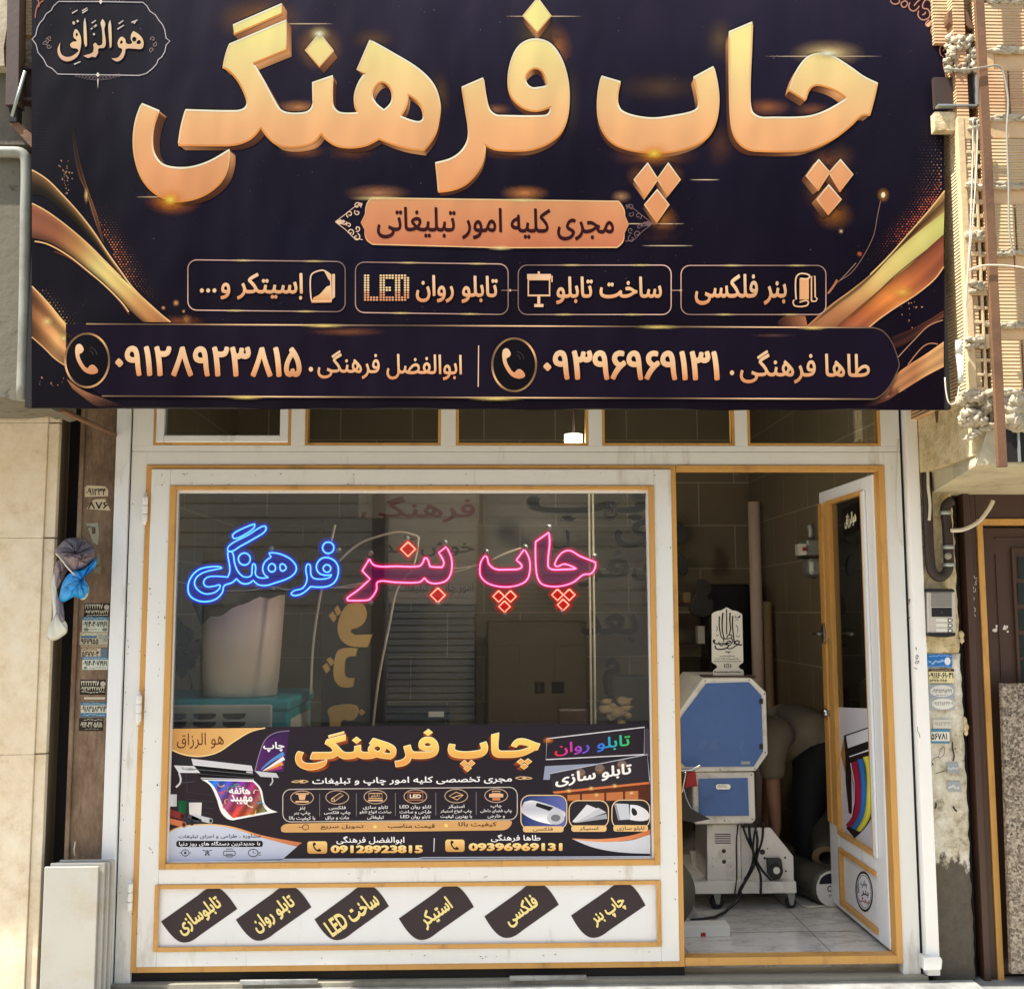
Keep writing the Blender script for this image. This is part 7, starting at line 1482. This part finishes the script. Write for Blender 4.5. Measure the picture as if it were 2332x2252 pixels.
m.tube([PX(x, y, -.165+.03*abs(i/len(pts)-.4)) for i, (x, y) in enumerate(pts)], .0036, 5); m.build('strap', MT['cable_white'], t)
# concrete mass and steelwork above the wall
YU = -.5; t = thing('concrete_block', 'pitted grey concrete mass jutting out above the travertine wall', 'wall', (PX(0, 600, YU).x, YU, 1.5))
simple('pitted', (112, 107, 92), .95, 0, .22, 4, .7, 24, (64, 59, 49), 11, (.58, .70))  # base colour darkened to stand for the shade on the block
o_ = [(-900, 352), (80, 352), (80, 914), (62, 918), (48, 908), (30, 912), (12, 904), (-40, 910), (-900, 905)]
MB().prism(P(o_, YU), (0, .42, 0)).build('concrete', MT['pitted'], t)
m = MB(); m.tube(P(smooth([(-200, 345), (30, 347, 1), (52, 352), (60, 372), (59, 480), (56, 700), (50, 912)], 6, False), YU-.022), .021, 12); tag(m.build('drain_pipe', simple('pipe_grey', (138, 138, 126), .6, 0, .12, 6, .1, 40, (100, 96, 84), 5, (.5, .8))), 'pale grey pipe bending down the edge of the concrete left of the banner', 'pipe')
t = thing('raw_ledge', 'rough plaster ledge and bricks above the concrete at the top left', 'wall', (PX(0, 200, YU).x, YU, 3))
MB().prism(P([(-900, -80), (20, -80), (16, 60), (8, 110), (10, 150), (-900, 150)], YU), (0, .4, 0)).build('mortar_face', MT['mortar'], t)
MB().prism(P([(-900, 151), (70, 151), (74, 330), (-900, 330)], YU+.06), (0, .3, 0)).build('plaster_face', MT['pitted'], t)
MB().prism(P([(44, -80), (76, -80), (76, 79), (44, 79)], YU+.02), (0, .3, 0)).build('brick', MT['ribbed_brick'], t)
m = MB(); rr = random.Random(4)
for _ in range(26): m.lump(PX(rr.uniform(45, 72), rr.uniform(84, 140), YU+.03), rr.uniform(.008, .022), rr, 1, (1, .6, .8), .3)
m.build('mortar_lumps', MT['concrete'], t)
m = MB(); m.prism(P([(22, 282), (38, 276), (80, 312), (80, 345)], YU-.02), (0, .3, 0)); m.build('timber', MT['rust_steel'], t)
t = thing('steel_upright', 'brown steel upright with cut end at the top left corner', 'post', (PX(30, 100, YU).x, YU, 3))
MB().prism(P([(17, -80), (46, -80), (42, 238), (12, 240)], YU-.04), (0, .06, 0)).build('post', MT['dark_steel'], t, .002)
MB().prism(P([(20, 240.5), (38, 240.5), (37, 277), (21, 277)], YU-.03), (0, .05, 0)).build('tube_end', MT['dark_gap'], t)
m = MB(); a, b = PX(57, 163, YU-.05), PX(27, 266, YU-.06); m.tube([a, b], .006, 8); m.build('rod', MT['zinc'], t)
m = MB(); m.prism(P([(44, 150), (76, 150), (76, 157), (44, 157)], YU), (0, .05, 0)); m.prism(P([(44, 222), (76, 222), (76, 229), (44, 229)], YU), (0, .05, 0)); m.prism(P([(44, 157.5), (76, 157.5), (76, 221.5), (44, 221.5)], YU+.03), (0, .02, 0)); m.build('bracket', MT['dark_steel'], t)
# ---------------------------------------------------------------- right neighbour: plaster pillar, pipes, brown door
pxa, pxb = (PX(2092, 1300, -.01).x+PX(2108, 1500, -.01).x)/2, (PX(2178, 1300, -.01).x+PX(2186, 1500, -.01).x)/2
zsp = PX(2140, 1487, -.01).z; zso = PX(2140, 1112, -.01).z
t = thing('plaster_pillar', 'rough plaster pillar between the shop and the brown door, bare cement at its foot', 'pillar', ((pxa+pxb)/2, 0, 0))
def rough_slab(x0, x1, z0, z1, y, d, seed, amp=.012, nx=10, nz=40):
    rr = random.Random(seed); b = bmesh.new(); g = []
    for j in range(nz+1):
        row = []
        for i in range(nx+1):
            e = i in (0, nx); row.append(b.verts.new((x0+(x1-x0)*i/nx+(rr.uniform(-.004, .004) if e else 0), y+rr.uniform(-amp, amp)*.6+amp*.6*math.sin(i*1.3+j*.7+seed)*math.sin(j*.9), z0+(z1-z0)*j/nz)))
        g.append(row)
    for j in range(nz):
        for i in range(nx): b.faces.new([g[j][i], g[j][i+1], g[j+1][i+1], g[j+1][i]])
    bd_ = [e for e in b.edges if len(e.link_faces) == 1]; r = bmesh.ops.extrude_edge_only(b, edges=bd_)
    for v in r['geom']:
        if isinstance(v, bmesh.types.BMVert): v.co.y = y+d
    for f in b.faces: f.smooth = True
    bmesh.ops.recalc_face_normals(b, faces=b.faces[:]); m = MB(); m.bm.free(); m.bm = b; return m
rough_slab(pxa-.012, pxb, zsp, PX(2140, 900, -.01).z, -.005, .12, 3, .011).build('plaster_upper', MT['plaster'], t)
rough_slab(pxa-.012, pxb+.006, -.01, zsp-.002, -.001, .12, 5, .004).build('pillar_lower', MT['worn_pillar'], t)
MB().box(pxb-.006, pxb+.036, .05, .12, -.01, 2.1).build('dark_joint', MT['dark_gap'], t)
m = MB()
for x, y, r_ in ((2189, 1445, .012), (2190, 1458, .010), (2196, 1640, .012), (2199, 1655, .014), (2200, 1668, .009)): m.lump(PX(x, y, .01), r_, R, 2, (1, .6, 1.4), .2)
m.build('mortar_plug', MT['plaster'], t, smooth=True)
# rusty uprights behind the banner edge and the drain
tag(MB().box(PX(2083, 1100).x+.002, PX(2100, 1100).x+.012, .012, .05, PX(2100, 1290).z, 2.7).build('steel_strip', MT['rust_steel'], bevel=.002), 'rusty steel strip running up between the white post and the drain pipe', 'strip')
tag(MB().box(PX(2100, 960, -.05).x, PX(2112, 960, -.05).x, -.08, -.02, PX(2110, 1050, -.05).z, 2.7).build('steel_upright', MT['dark_steel'], bevel=.002), 'dark steel upright hanging just under the right end of the banner', 'post')
t = thing('drain_trap', 'dark iron drain pipe with a U bend and a second upright pipe', 'pipe', PX(2140, 1300, -.03))
m = MB(); m.tube([PX(x, y, -.045) for x, y in smooth(((2108, 920), (2110, 1050), (2114, 1200), (2119, 1285), (2126, 1306), (2140, 1314), (2154, 1306), (2161, 1288)), 6, False)], .020, 12); m.build('u_bend', simple('iron', (58, 48, 42), .6, .3, .2, 8, .3, 50), t)
m = MB(); m.tube([PX(x, y, -.045) for x, y in smooth(((2161, 1284), (2157, 1200), (2153, 1165), (2156, 1150), (2168, 1140)), 6, False)], .021, 12); m.build('upper_pipe', MT['iron'], t)
m = MB()
for x, y in ((2161, 1286), (2159, 1246), (2152, 1168)): c = PX(x, y, -.045); m.lathe(c, [(.018, -.008), (.0255, -.008), (.0255, .008), (.018, .008)], 16)
m.build('coupling', MT['zinc'], t)
c = PX(2160, 1266, -.068); m = MB(); m.lathe(c, [(0, -.004), (.013, -.003), (.014, .01)], 14, 'Y'); m.build('clean_out', MT['concrete'], t)
m = MB(); m.tube([PX(x, y, -.07) for x, y in smooth(((2110, 1060), (2113, 1075), (2114, 1110), (2118, 1150), (2116, 1185)), 6, False)], .006, 6); tag(m.build('pale_rag', MT['cable_white']), 'pale flex tied along the drain pipe', 'flex')
m = MB(); m.tube([PX(x, y, -.09) for x, y in smooth(((2262, 1140), (2250, 1162), (2228, 1188), (2196, 1205), (2166, 1208)), 8, False)], .0085, 8); tag(m.build('conduit', MT['cable_white']), 'white conduit end curving out across the corner of the brown door', 'conduit')
m = MB(); m.tube([PX(x, y, -.02) for x, y in smooth(((2046, 1000), (2040, 1120), (2042, 1190), (2050, 1232), (2056, 1242)), 8, False)], .0025, 6); tag(m.build('thin_wire', MT['cable_white']), 'thin pale wire looping down the right edge of the shop frame', 'wire')
# intercom
zi = zoom(2100, 1330, 12.62); YI = -.055; SI_ = front(YI-.0005, .0004)
t = thing('intercom', 'silver door intercom with speaker slots, camera window and three call buttons', 'intercom', PX(2143, 1395, YI))
MB().prism(P(zi((145, 225), (945, 225), (970, 1400), (170, 1400)), YI), (0, .05, 0)).build('panel', simple('silver', (206, 200, 190), .4, .3, .03), t, .002)
MB().prism(P(zi((140, 130), (860, 130), (930, 165), (945, 224), (140, 224)), YI-.006), (0, .056, 0)).build('top_cap', MT['black_plastic'], t, .002)
MB().prism(P(zi((170, 1401), (972, 1401), (960, 1490), (720, 1528), (460, 1525), (180, 1490)), YI-.006), (0, .056, 0)).build('bottom_cap', MT['black_plastic'], t, .002)
m = MB()
for i in range(7): y = 255+i*58.3; m.prism(P(zi((258, y), (855, y+3), (855, y+29), (258, y+26)), YI-.0012), (0, .001, 0))
m.build('speaker_slots', MT['black_plastic'], t)
cw = MB().prism(P(zi((275, 675), (855, 675), (860, 938), (278, 938)), YI-.002), (0, .0018, 0)).build('camera_window', MT['black_plastic'], t, .0005)
m = MB(); m.lathe(PX(*zi((560, 805))[0], YI-.0045), [(0, 0), (.004, 0), (.0055, .002)], 14, 'Y'); m.build('lens', MT['dark_grey'], cw)
for i in range(3):
    y = 985+i*148; MB().prism(P(zi((400, y), (728, y+3), (730, y+92), (402, y+88)), YI-.0015), (0, .0013, 0)).build('name_strip', MT['paper_white'], t)
    b_ = smooth(zi((745, y, 1), (830, y), (880, y+55), (830, y+112), (745, y+112, 1)), 4); MB().prism(P(b_, YI-.0015), (0, .0013, 0)).build('call_button', MT['dark_grey'], t)
    b2_ = smooth(zi((768, y+22, 1), (820, y+22), (852, y+56), (820, y+90), (768, y+90, 1)), 4); MB().prism(P(b2_, YI-.003), (0, .0013, 0)).build('button_face', MT['paper_white'], bpy.data.objects[bpy.data.objects[-1].name] if False else t)
# stickers on the pillar
SPi = front(-.0075, .0004); zp = zoom(2080, 1460, 4.733)
def q2(x0, y0, x1, y1): return zp((x0, y0), (x1, y0), (x1+8, y1), (x0+8, y1))
sticker('phone_sticker', 'bright blue sticker with a white oval leaf below the intercom', q2(142, 138, 410, 278), [(.06, .2, 'line', (170, 206, 240), .1, .95), (.35, .8, 'line', (150, 190, 230), .08, .66), (.25, .85, 'oval', (226, 232, 240), .70, .94), (.88, .97, 'line', (160, 200, 240), .05, .9)], (50, 116, 190), surf=SPi)
sticker('phone_sticker', 'pale yellow sticker with a dark heading and the number 0911606 on the pillar', q2(162, 298, 432, 450), [(0, .18, 'band', (74, 54, 40), 0, 1), (.05, .14, 'line', (200, 186, 150), .1, .9), (.26, .66, '۰۹۱۱۶۰۶۱۰۴۱', (40, 34, 30), .03, .97), (.72, .92, '۵۶۷۵۰۶۵۵', (70, 62, 50), .05, .72)], (228, 218, 170), surf=SPi)
sticker('phone_sticker', 'worn blue grey sticker with a white scalloped field on the pillar', q2(165, 462, 436, 610), [(.08, .92, 'oval', (214, 214, 206), .05, .97), (.35, .62, '۰۹۳۵۱۹۵۹۹', (120, 122, 122), .14, .9), (.7, .85, 'line', (140, 140, 136), .3, .75)], (160, 168, 178), surf=SPi)
sticker('phone_sticker', 'worn grey sticker with a white oval, under the scalloped one', q2(165, 612, 440, 740), [(.02, .95, 'oval', (222, 222, 214), .12, .98), (.3, .62, '۰۹۱۲۶۵۴۴۴۰۹', (150, 150, 146), .18, .94)], (172, 176, 178), surf=SPi)
sticker('phone_sticker', 'faded scraped white sticker low on the pillar above the 56781 sticker', q2(205, 842, 405, 940), [(.3, .7, '۰۹۱۲۳۴', (176, 174, 164), .05, .95)], (206, 202, 190), surf=SPi)
sticker('phone_sticker', 'white sticker with teal edges and bold figures 56781 on the pillar', q2(190, 945, 385, 1100), [(0, .2, 'band', (84, 136, 160), 0, 1), (.28, .74, '۵۶۷۸۱', (28, 26, 26), .02, .86), (.84, 1, 'band', (84, 136, 160), 0, 1)], (226, 226, 216), surf=SPi)
sticker('torn_sticker', 'blue grey paper scrap on the worn pillar, upper', q2(360, 1310, 485, 1420), [(.2, .8, 'line', (196, 200, 196), .1, .9)], (150, 160, 164), surf=SPi)
sticker('torn_sticker', 'blue grey paper scrap on the worn pillar, lower', q2(365, 1510, 510, 1620), [(.3, .9, 'line', (206, 208, 202), .1, .9)], (156, 164, 166), surf=SPi)
k = Ink(SPi)
for pts, w_ in ((((425, 1085), (420, 1120), (428, 1180), (440, 1240), (425, 1290)), 3.2), (((445, 1155), (460, 1160)), 3), (((205, 1310), (215, 1335)), 2.4), (((245, 1425), (330, 1395)), 1.6), (((240, 1740), (245, 1770), (230, 1800)), 4), (((430, 1775), (445, 1810), (470, 1830)), 4), (((200, 1350), (205, 1280), (250, 1250), (290, 1260)), 1.2), (((270, 1250), (300, 1160), (330, 1140), (330, 1220), (290, 1250)), 1.2)):
    k.stroke(smooth(zp(*pts), 4, False), w_, (58, 52, 44), 1)
tag(k.build('scratch_marks', None), 'dark scratches and drips on the worn lower pillar', 'scratches')
SPo = front(-.0465, .0004); k = Ink(SPo)
k.stroke(zp((28, 62), (32, 95)), 1.5, (70, 66, 60), 1); k.stroke(smooth(zp((50, 150), (45, 185), (30, 190), (36, 150), (55, 165)), 4, False), 1.3, (70, 66, 60), 1); k.stroke(smooth(zp((20, 225), (60, 215), (40, 240), (15, 235)), 4, False), 1.3, (70, 66, 60), 1); k.stroke(zp((8, 285), (42, 298)), 1.5, (70, 66, 60), 1)
k.stroke(smooth([(2068, 1370), (2072, 1364), (2069, 1376)], 4, False), 2, (90, 84, 70), 1); k.stroke(smooth([(2067, 1402), (2072, 1408)], 4, False), 2, (90, 84, 70), 1); k.stroke(smooth(zp((45, 920), (48, 970), (60, 990), (72, 1040)), 4, False), 1.2, (110, 104, 96), 1)
tag(k.build('pencil_note', None), 'pencilled figures written up the right white post', 'handwriting')
# brown metal door of the next house
t = thing('house_door', 'dark brown metal house door with an ochre frame line and small glazed lattice', 'door', (PX(2260, 1600, .05).x, .05, 0))
fx0, fx1 = PX(2193, 1300, .03).x, PX(2225, 1300, .03).x; gxa, gxb = fx1+.001, PX(2239, 1300, .03).x
zh = PX(2250, 1182, .03).z; zh2 = PX(2250, 1196, .03).z
m = MB(); m.box(fx0, fx0+.028, .0, .07, -.01, 2.02); m.box(fx0+.0285, fx1, .02, .07, -.01, 2.02); m.box(fx1, 4, .02, .07, zh+.001, 2.02); m.build('door_frame', MT['brown_paint'], t, .003)
m = MB(); m.box(gxa, gxb, .012, .06, -.01, zh2); m.box(gxa, 4, .012, .06, zh2, zh); m.build('ochre_line', MT['ochre_bead'], t, .002)
lfx = gxb+.012; m = MB(); m.box(lfx, 4, .05, .09, .02, zh2-.01); lf = m.build('leaf', MT['brown_paint'], t, .003)
m = MB(); xv = PX(2272, 1400, .05).x; xw = PX(2308, 1400, .05).x
m.box(xv, xv+.004, .044, .0495, .6, PX(2272, 1262, .05).z); m.box(xw, xw+.012, .036, .0495, .02, PX(2310, 1255, .05).z+.012); m.box(xw+.0121, 4, .036, .0495, PX(2310, 1255, .05).z, PX(2310, 1255, .05).z+.012); m.box(xv, 4, .042, .0495, PX(2272, 1228, .05).z, PX(2272, 1228, .05).z+.006); m.build('raised_trim', MT['brown_paint'], t, .001)
for y0, y1 in ((1268, 1318), (1328, 1376), (1388, 1436), (1446, 1496), (1504, 1552)):
    a, b = PX(2313, y0, .05), PX(2313, y1, .05); MB().box(a.x+.006, 4, .046, .0497, b.z, a.z).build('pane', MT['clear_glass'] if False else simple('dark_pane', (34, 44, 42), .12, 0, 0) if 'dark_pane' not in MT else MT['dark_pane'], t)
SD = front(.0395, .0005); k = Ink(front(.0485, .0005))
for x in (2266, 2290):
    for _ in range(9): k.poly([ell(x+R.uniform(-5, 5), 1432+R.uniform(-7, 7), R.uniform(1.5, 3), R.uniform(1.5, 3.4), 8)], (222, 216, 206), R.uniform(.2, 1.6))
k.build('paint_dab', t)
k = Ink(front(.0185, .0005)); zn = zoom(2180, 1180, 3.64)
for pts in (((140, 475), (150, 500), (165, 490)), ((165, 515), (150, 530), (160, 545), (140, 550)), ((120, 575), (135, 570), (130, 600), (145, 610), (150, 580)), ((125, 655), (140, 660), (135, 680)), ((130, 735), (145, 745), (150, 770), (135, 765), (125, 745)), ((130, 790), (145, 800), (150, 815))): k.stroke(smooth(zn(*pts), 4, False), 1.6, (206, 196, 186), 1)
k.build('chalk_note', t)
MB().prism(P([(2281, 1556), (2700, 1556), (2760, 2216), (2304, 2216)], -.04), (0, .025, 0)).build('stone', MT['granite'], None).name = 'granite_slab'
tag(bpy.data.objects['granite_slab'], 'speckled brown granite slab leaning against the brown house door', 'stone slab')
struct(MB().box(PX(2120, 2200).x, 6, -.23, .3, -.3, .012).build('doorstep', MT['pale_stone'], bevel=.004))
struct(MB().box(-7, GX0-.25, -.234, .3, -.3, .004).build('side_path', MT['pale_stone'], bevel=.004))
MB().box(pxb+.04, 6, .1, .3, -.01, 4.6).build('house_wall', MT['concrete'], None)
tag(bpy.data.objects['house_wall'], 'plain wall of the neighbouring house behind the brown door and the brick balcony', 'wall')
# brick balcony jutting out over the brown door
YBk = -.62
bal = thing('brick_balcony', 'unfinished brick balcony on a concrete slab over the brown door', 'balcony', (1.9, YBk, 2.1))
c0 = [PX(2226, 1058, -.6), PX(2250, 971, -.6), PX(2124, 1128, 0), PX(2117, 1068, 0)]
pts = [c0[0], c0[1], Vector((c0[2].x, .1, c0[2].z)), Vector((c0[3].x, .1, c0[3].z))]
rt_ = [Vector((5, p.y, p.z)) for p in pts]
m = MB(); m.hexa([pts[0], pts[1], pts[2], pts[3], rt_[0], rt_[1], rt_[2], rt_[3]]); m.build('floor_slab', simple('pale_concrete', (190, 180, 150), .9, 0, .2, 5, .6, 26, (130, 122, 100), 5, (.5, .85)), bal)
zbt = PX(2250, 969, -.6).z
xL = PX(2197, 600, YBk).x
zsw = PX(2197, 895, YBk).z
m = MB(); m.box(xL, xL+.045, YBk+.002, .09, zsw, 4.4); m.build('side_wall', MT['ribbed_brick'], bal)
m = MB(); m.box(xL+.03, xL+.12, YBk+.06, .09, c0[3].z-.02, zsw-.002); m.build('side_mortar', MT['plaster'], bal)
# ends of hollow bricks: bars round real openings
hx0, hx1, hx2 = PX(2211, 600, YBk).x, PX(2233, 600, YBk).x, PX(2246, 600, YBk).x
m = MB(); m.box(xL+.0455, hx2, YBk+.115, YBk+.12, PX(2215, 900, YBk).z, PX(2215, 268, YBk).z); m.build('brick_hollow', MT['hole_dark'], bal)
hol = [(317, 343), (350, 375), (383, 407), (433, 454), (465, 487), (496, 517), (550, 573), (583, 607), (615, 640), (672, 697), (704, 730), (737, 761), (793, 816), (823, 850), (856, 882)]
m = MB(); zz0 = PX(2222, 892, YBk).z
m.box(xL-.003, hx0, YBk-.002, YBk+.030, zz0, PX(2222, 268, YBk).z); m.box(hx1-.004, hx1+.006, YBk, YBk+.11, zz0, PX(2222, 268, YBk).z)
prev = PX(2222, 268, YBk).z
for a, b in hol:
    za_, zb_ = PX(2222, a, YBk).z, PX(2222, b, YBk).z; m.box(hx0+.0005, hx1-.0045, YBk, YBk+.11, za_, prev); m.box(hx1+.0065, hx2, YBk+.002, YBk+.11, za_, prev); prev = zb_
m.box(hx0+.0005, hx1-.0045, YBk, YBk+.11, zz0, prev); m.build('brick_end', MT['brick_edge'], bal, .002)
m = MB(); rr = random.Random(8)
for y in (275, 295, 420, 425, 530, 535, 540, 650, 655, 660, 775, 780, 785, 900, 905):
    for _ in range(3): m.lump(PX(rr.uniform(2205, 2236), y+rr.uniform(-5, 5), YBk-.006), rr.uniform(.008, .018), rr, 2, (1.2, .7, .8), .35)
for _ in range(150): m.lump(PX(rr.uniform(2192, 2252), rr.uniform(892, 968), YBk+rr.uniform(0, .05)), rr.uniform(.007, .022), rr, 2, (1.1, .8, .9), .4)
for _ in range(150): m.lump(PX(rr.uniform(2158, 2228), rr.uniform(84, 164), YBk+rr.uniform(.0, .05)), rr.uniform(.006, .017), rr, 2, (1.1, .8, .9), .4)
for x in range(2200, 2262, 5): m.lump(PX(x, 1000-(x-2200)*.55+rr.uniform(-4, 4), YBk+.01), rr.uniform(.008, .016), rr, 2, (1.2, .8, .7), .35)
m.build('mortar_lumps', MT['mortar'], bal, smooth=True)
# courses of grooved brick right of the post
bw = MB(); mw = MB(); xr0 = PX(2250, 500, YBk).x; ys = [(-90, 0), (8, 112), (160, 268), (316, 420), (466, 572), (612, 738), (776, 890)]
for i, (a, b) in enumerate(ys):
    za_, zb_ = PX(2290, a, YBk).z, PX(2290, b, YBk).z; x = xr0-(.05 if i % 2 else .13)
    while x < 5:
        w_ = .185 if x > xr0 else .24; x2 = x+w_; oy = rr.uniform(-.004, .004); bw.box(max(x, hx2+.001), x2-.006, YBk+oy, YBk+.1, zb_, za_); x = x2
    nb_ = ys[i+1][0] if i+1 < len(ys) else 905
    zc_ = PX(2290, nb_, YBk).z; x = hx2+.001
    while x < 5: w_ = rr.uniform(.06, .22); mw.box(x, x+w_-.003, YBk+.006+rr.uniform(-.004, .006), YBk+.1, zc_+.003, zb_-.003); x += w_
bw.build('brick_courses', MT['ribbed_brick'], bal, .002); mw.build('flat_courses', simple('brick_plain', (214, 180, 136), .95, 0, .2, 6, .5, 40), bal, .003)
m = MB()
for a, b in ys:
    for _ in range(34): m.lump(PX(rr.uniform(2254, 2345), b+rr.uniform(-2, 8), YBk+.002), rr.uniform(.006, .016), rr, 2, (1.8, .6, .6), .4)
for _ in range(50): m.lump(PX(rr.uniform(2290, 2345), rr.uniform(893, 968), YBk+.02), rr.uniform(.02, .04), rr, 2, (1.2, .7, .8), .35)
m.build('joint_mortar', MT['mortar'], bal, smooth=True)
m = MB(); m.box(hx2, 5, YBk+.03, YBk+.08, zbt, PX(2290, 892, YBk).z-.003); m.build('bed_mortar', MT['mortar'], bal)
# opening at the slab edge under the bricks, upper recess
m = MB(); a, b = PX(2287, 972, -.605), PX(2400, 1052, -.605); m.box(a.x, 5, -.6035, -.5995, b.z, a.z); m.build('edge_opening', MT['dark_gap'], bal)
m = MB(); a = PX(2316, 972, -.61); m.box(a.x, a.x+.008, -.612, -.604, b.z, a.z); m.build('edge_bar', MT['zinc'], bal)
m = MB(); a, b = PX(2157, 168, YBk), PX(2225, 238, YBk); m.box(a.x-.04, b.x, YBk+.03, YBk+.05, b.z, a.z); m.build('recess_panel', MT['dark_steel'], bal)
m = MB(); m.box(a.x-.04, b.x, YBk, YBk+.029, b.z-.006, b.z); m.box(b.x+.0005, b.x+.006, YBk, YBk+.029, b.z, a.z); m.build('recess_trim', MT['zinc'], bal)
m = MB(); a, b = PX(2157, 250, YBk), PX(2196, 292, YBk); m.box(a.x-.04, b.x, YBk+.02, YBk+.06, b.z, a.z); m.build('plaster_block', MT['plaster'], bal)
m = MB(); a, b = PX(2157, -60, YBk), PX(2226, 40, YBk); m.box(a.x-.04, b.x+.01, YBk+.05, YBk+.1, PX(2200, 84, YBk).z, a.z); m.build('upper_brick', MT['ribbed_brick'], bal)
m = MB(); m.prism(P(smooth([(2160, 26, 1), (2180, 16), (2200, 24), (2212, 50), (2214, 66), (2190, 50), (2166, 56)], 4), YBk+.005), (0, .04, 0)); m.prism(P([(2166, 56), (2190, 50), (2213, 66), (2204, 82), (2168, 80)], YBk+.03), (0, .03, 0)); m.build('broken_clay', MT['rust_steel'], bal)
simple('cable_grey', (150, 144, 128), .5)
# steel post, cables
tag(MB().box(PX(2246, 500, -.69).x, PX(2267, 500, -.69).x, -.69, -.672, PX(2270, 1063, -.69).z, 4.4).build('steel_post', MT['rust_steel'], bevel=.002), 'tall rusty brown steel post standing in front of the brick balcony', 'post')
m = MB(); m.tube([PX(x, y, -.70) for x, y in smooth(((2150, 157), (2200, 160), (2240, 154), (2276, 152), (2288, 178), (2296, 230), (2293, 300), (2297, 420), (2298, 520), (2304, 560), (2312, 582)), 8, False)], .004, 8); tag(m.build('grey_cable', MT['cable_grey']), 'grey cable crossing the top of the post and running down the bricks', 'cable')
for i, pts in enumerate((((2216, 270), (2214, 400), (2208, 560), (2200, 680), (2196, 780), (2192, 860)), ((2226, 275), (2224, 380), (2214, 520), (2206, 600), (2200, 700)), ((2152, 860), (2156, 900), (2164, 920), (2176, 916), (2184, 880)))):
    m = MB(); m.tube([PX(x, y, -.655) for x, y in smooth(pts, 8, False)], .0028, 6); tag(m.build('thin_cable', MT['cable_white']), ('white cable hanging down the brick ends, longer one', 'white cable hanging down the brick ends, shorter one', 'loop of pale cable below the brick ends by the banner')[i], 'cable', 'thin cables on the brick ends')
m = MB(); m.tube([PX(x, y, -.70) for x, y in smooth(((2207, 617), (2232, 606), (2268, 604), (2310, 607), (2340, 612)), 8, False)], .003, 6); tag(m.build('thin_cable', MT['cable_white']), 'pale cable stretched level across the rusty steel post', 'cable', 'thin cables on the brick ends')
c = PX(2184, 800, -.64); m = MB(); m.tube([PX(2183, 776, -.645), PX(2183, 806, -.645)], .012, 10); m.tube([PX(2183, 806, -.645), PX(2188, 850, -.645), PX(2188, 872, -.645)], .011, 8); tag(m.build('cable_joint', MT['plastic_white']), 'taped white cable joint hanging on the shaded brick side', 'cable joint')
m = MB(); m.tube([PX(2170, 925, -.35), PX(2190, 1000, -.3)], .018, 4); tag(m.build('steel_brace', MT['rust_steel']), 'rusty brace slanting under the right end of the banner', 'brace')
m = MB(); m.tube([PX(2134, 930, -.25), PX(2150, 1045, -.2)], .012, 4); tag(m.build('steel_brace', MT['rust_steel']), 'thin reddish brace under the banner left of the slab', 'brace')
# ---------------------------------------------------------------- the other side of the street, mirrored in the glass
YO = -12.0
def Q(px, py): p = PX(px, py, -YO+.02); return p.x, p.z
op = thing('street_building', 'plain building across the street seen mirrored in the shop window glass', 'building', (0, YO, 0))
simple('siding', (196, 186, 168), .8, 0, .08, 2); simple('shutter_grey', (176, 178, 176), .5, .2, .05, 3); simple('gate_brown', (132, 116, 92), .5, 0, .15, 2)
MB().box(-18, 18, YO-.6, YO, -.13, 6.5).build('wall', MT['siding'], op)
m = MB()
for i in range(22): z = 1.6+i*.22; m.box(-18, 18, YO+.001, YO+.03, z, z+.19)
m.build('cladding', MT['siding'], op, .004)
x0, x1 = Q(878, 1400)[0], Q(1082, 1400)[0]; zt2 = Q(960, 1330)[1]
m = MB(); z = -.1
while z < zt2: m.box(x0, x1, YO+.03, YO+.07, z, z+.085); z += .10
m.build('roller_shutter', MT['shutter_grey'], op, .01)
MB().box(x1+.02, x1+.14, YO+.031, YO+.12, -.13, 6).build('pillar', MT['gate_brown'], op)
MB().box(x0-.2, x0-.02, YO+.031, YO+.12, -.13, 6).build('pillar', MT['dark_steel'], op)
x2, x3 = Q(1112, 1400)[0], Q(1340, 1400)[0]; MB().box(x2, x3, YO+.031, YO+.06, -.1, Q(1200, 1425)[1]).build('gate', MT['gate_brown'], op)
m = MB(); z = Q(1200, 1425)[1]+.03
while z < Q(1200, 1330)[1]: m.box(x2, x3, YO+.031, YO+.08, z, z+.045); z += .07
m.build('louvre', MT['gate_brown'], op)
m = MB()
for xa, xb in ((1218, 1240), (1256, 1284)): m.box(Q(xa, 1500)[0], Q(xb, 1500)[0], YO+.0605, YO+.065, Q(1250, 1578)[1], Q(1250, 1552)[1])
m.build('gate_light', MT['dark_pane'], op)
m = MB()
for x in (Q(1165, 1500)[0], (x2+x3)/2, Q(1300, 1500)[0]): m.box(x-.02, x+.02, YO+.0605, YO+.075, -.1, Q(1200, 1430)[1])
m.build('gate_batten', MT['gate_brown'], op)
MB().box(3.2, 6.2, YO+.031, YO+.07, -.1, 2.4).build('roller_shutter', MT['shutter_grey'], op); MB().box(-8, -4.2, YO+.031, YO+.07, -.1, 2.4).build('roller_shutter', MT['shutter_grey'], op)
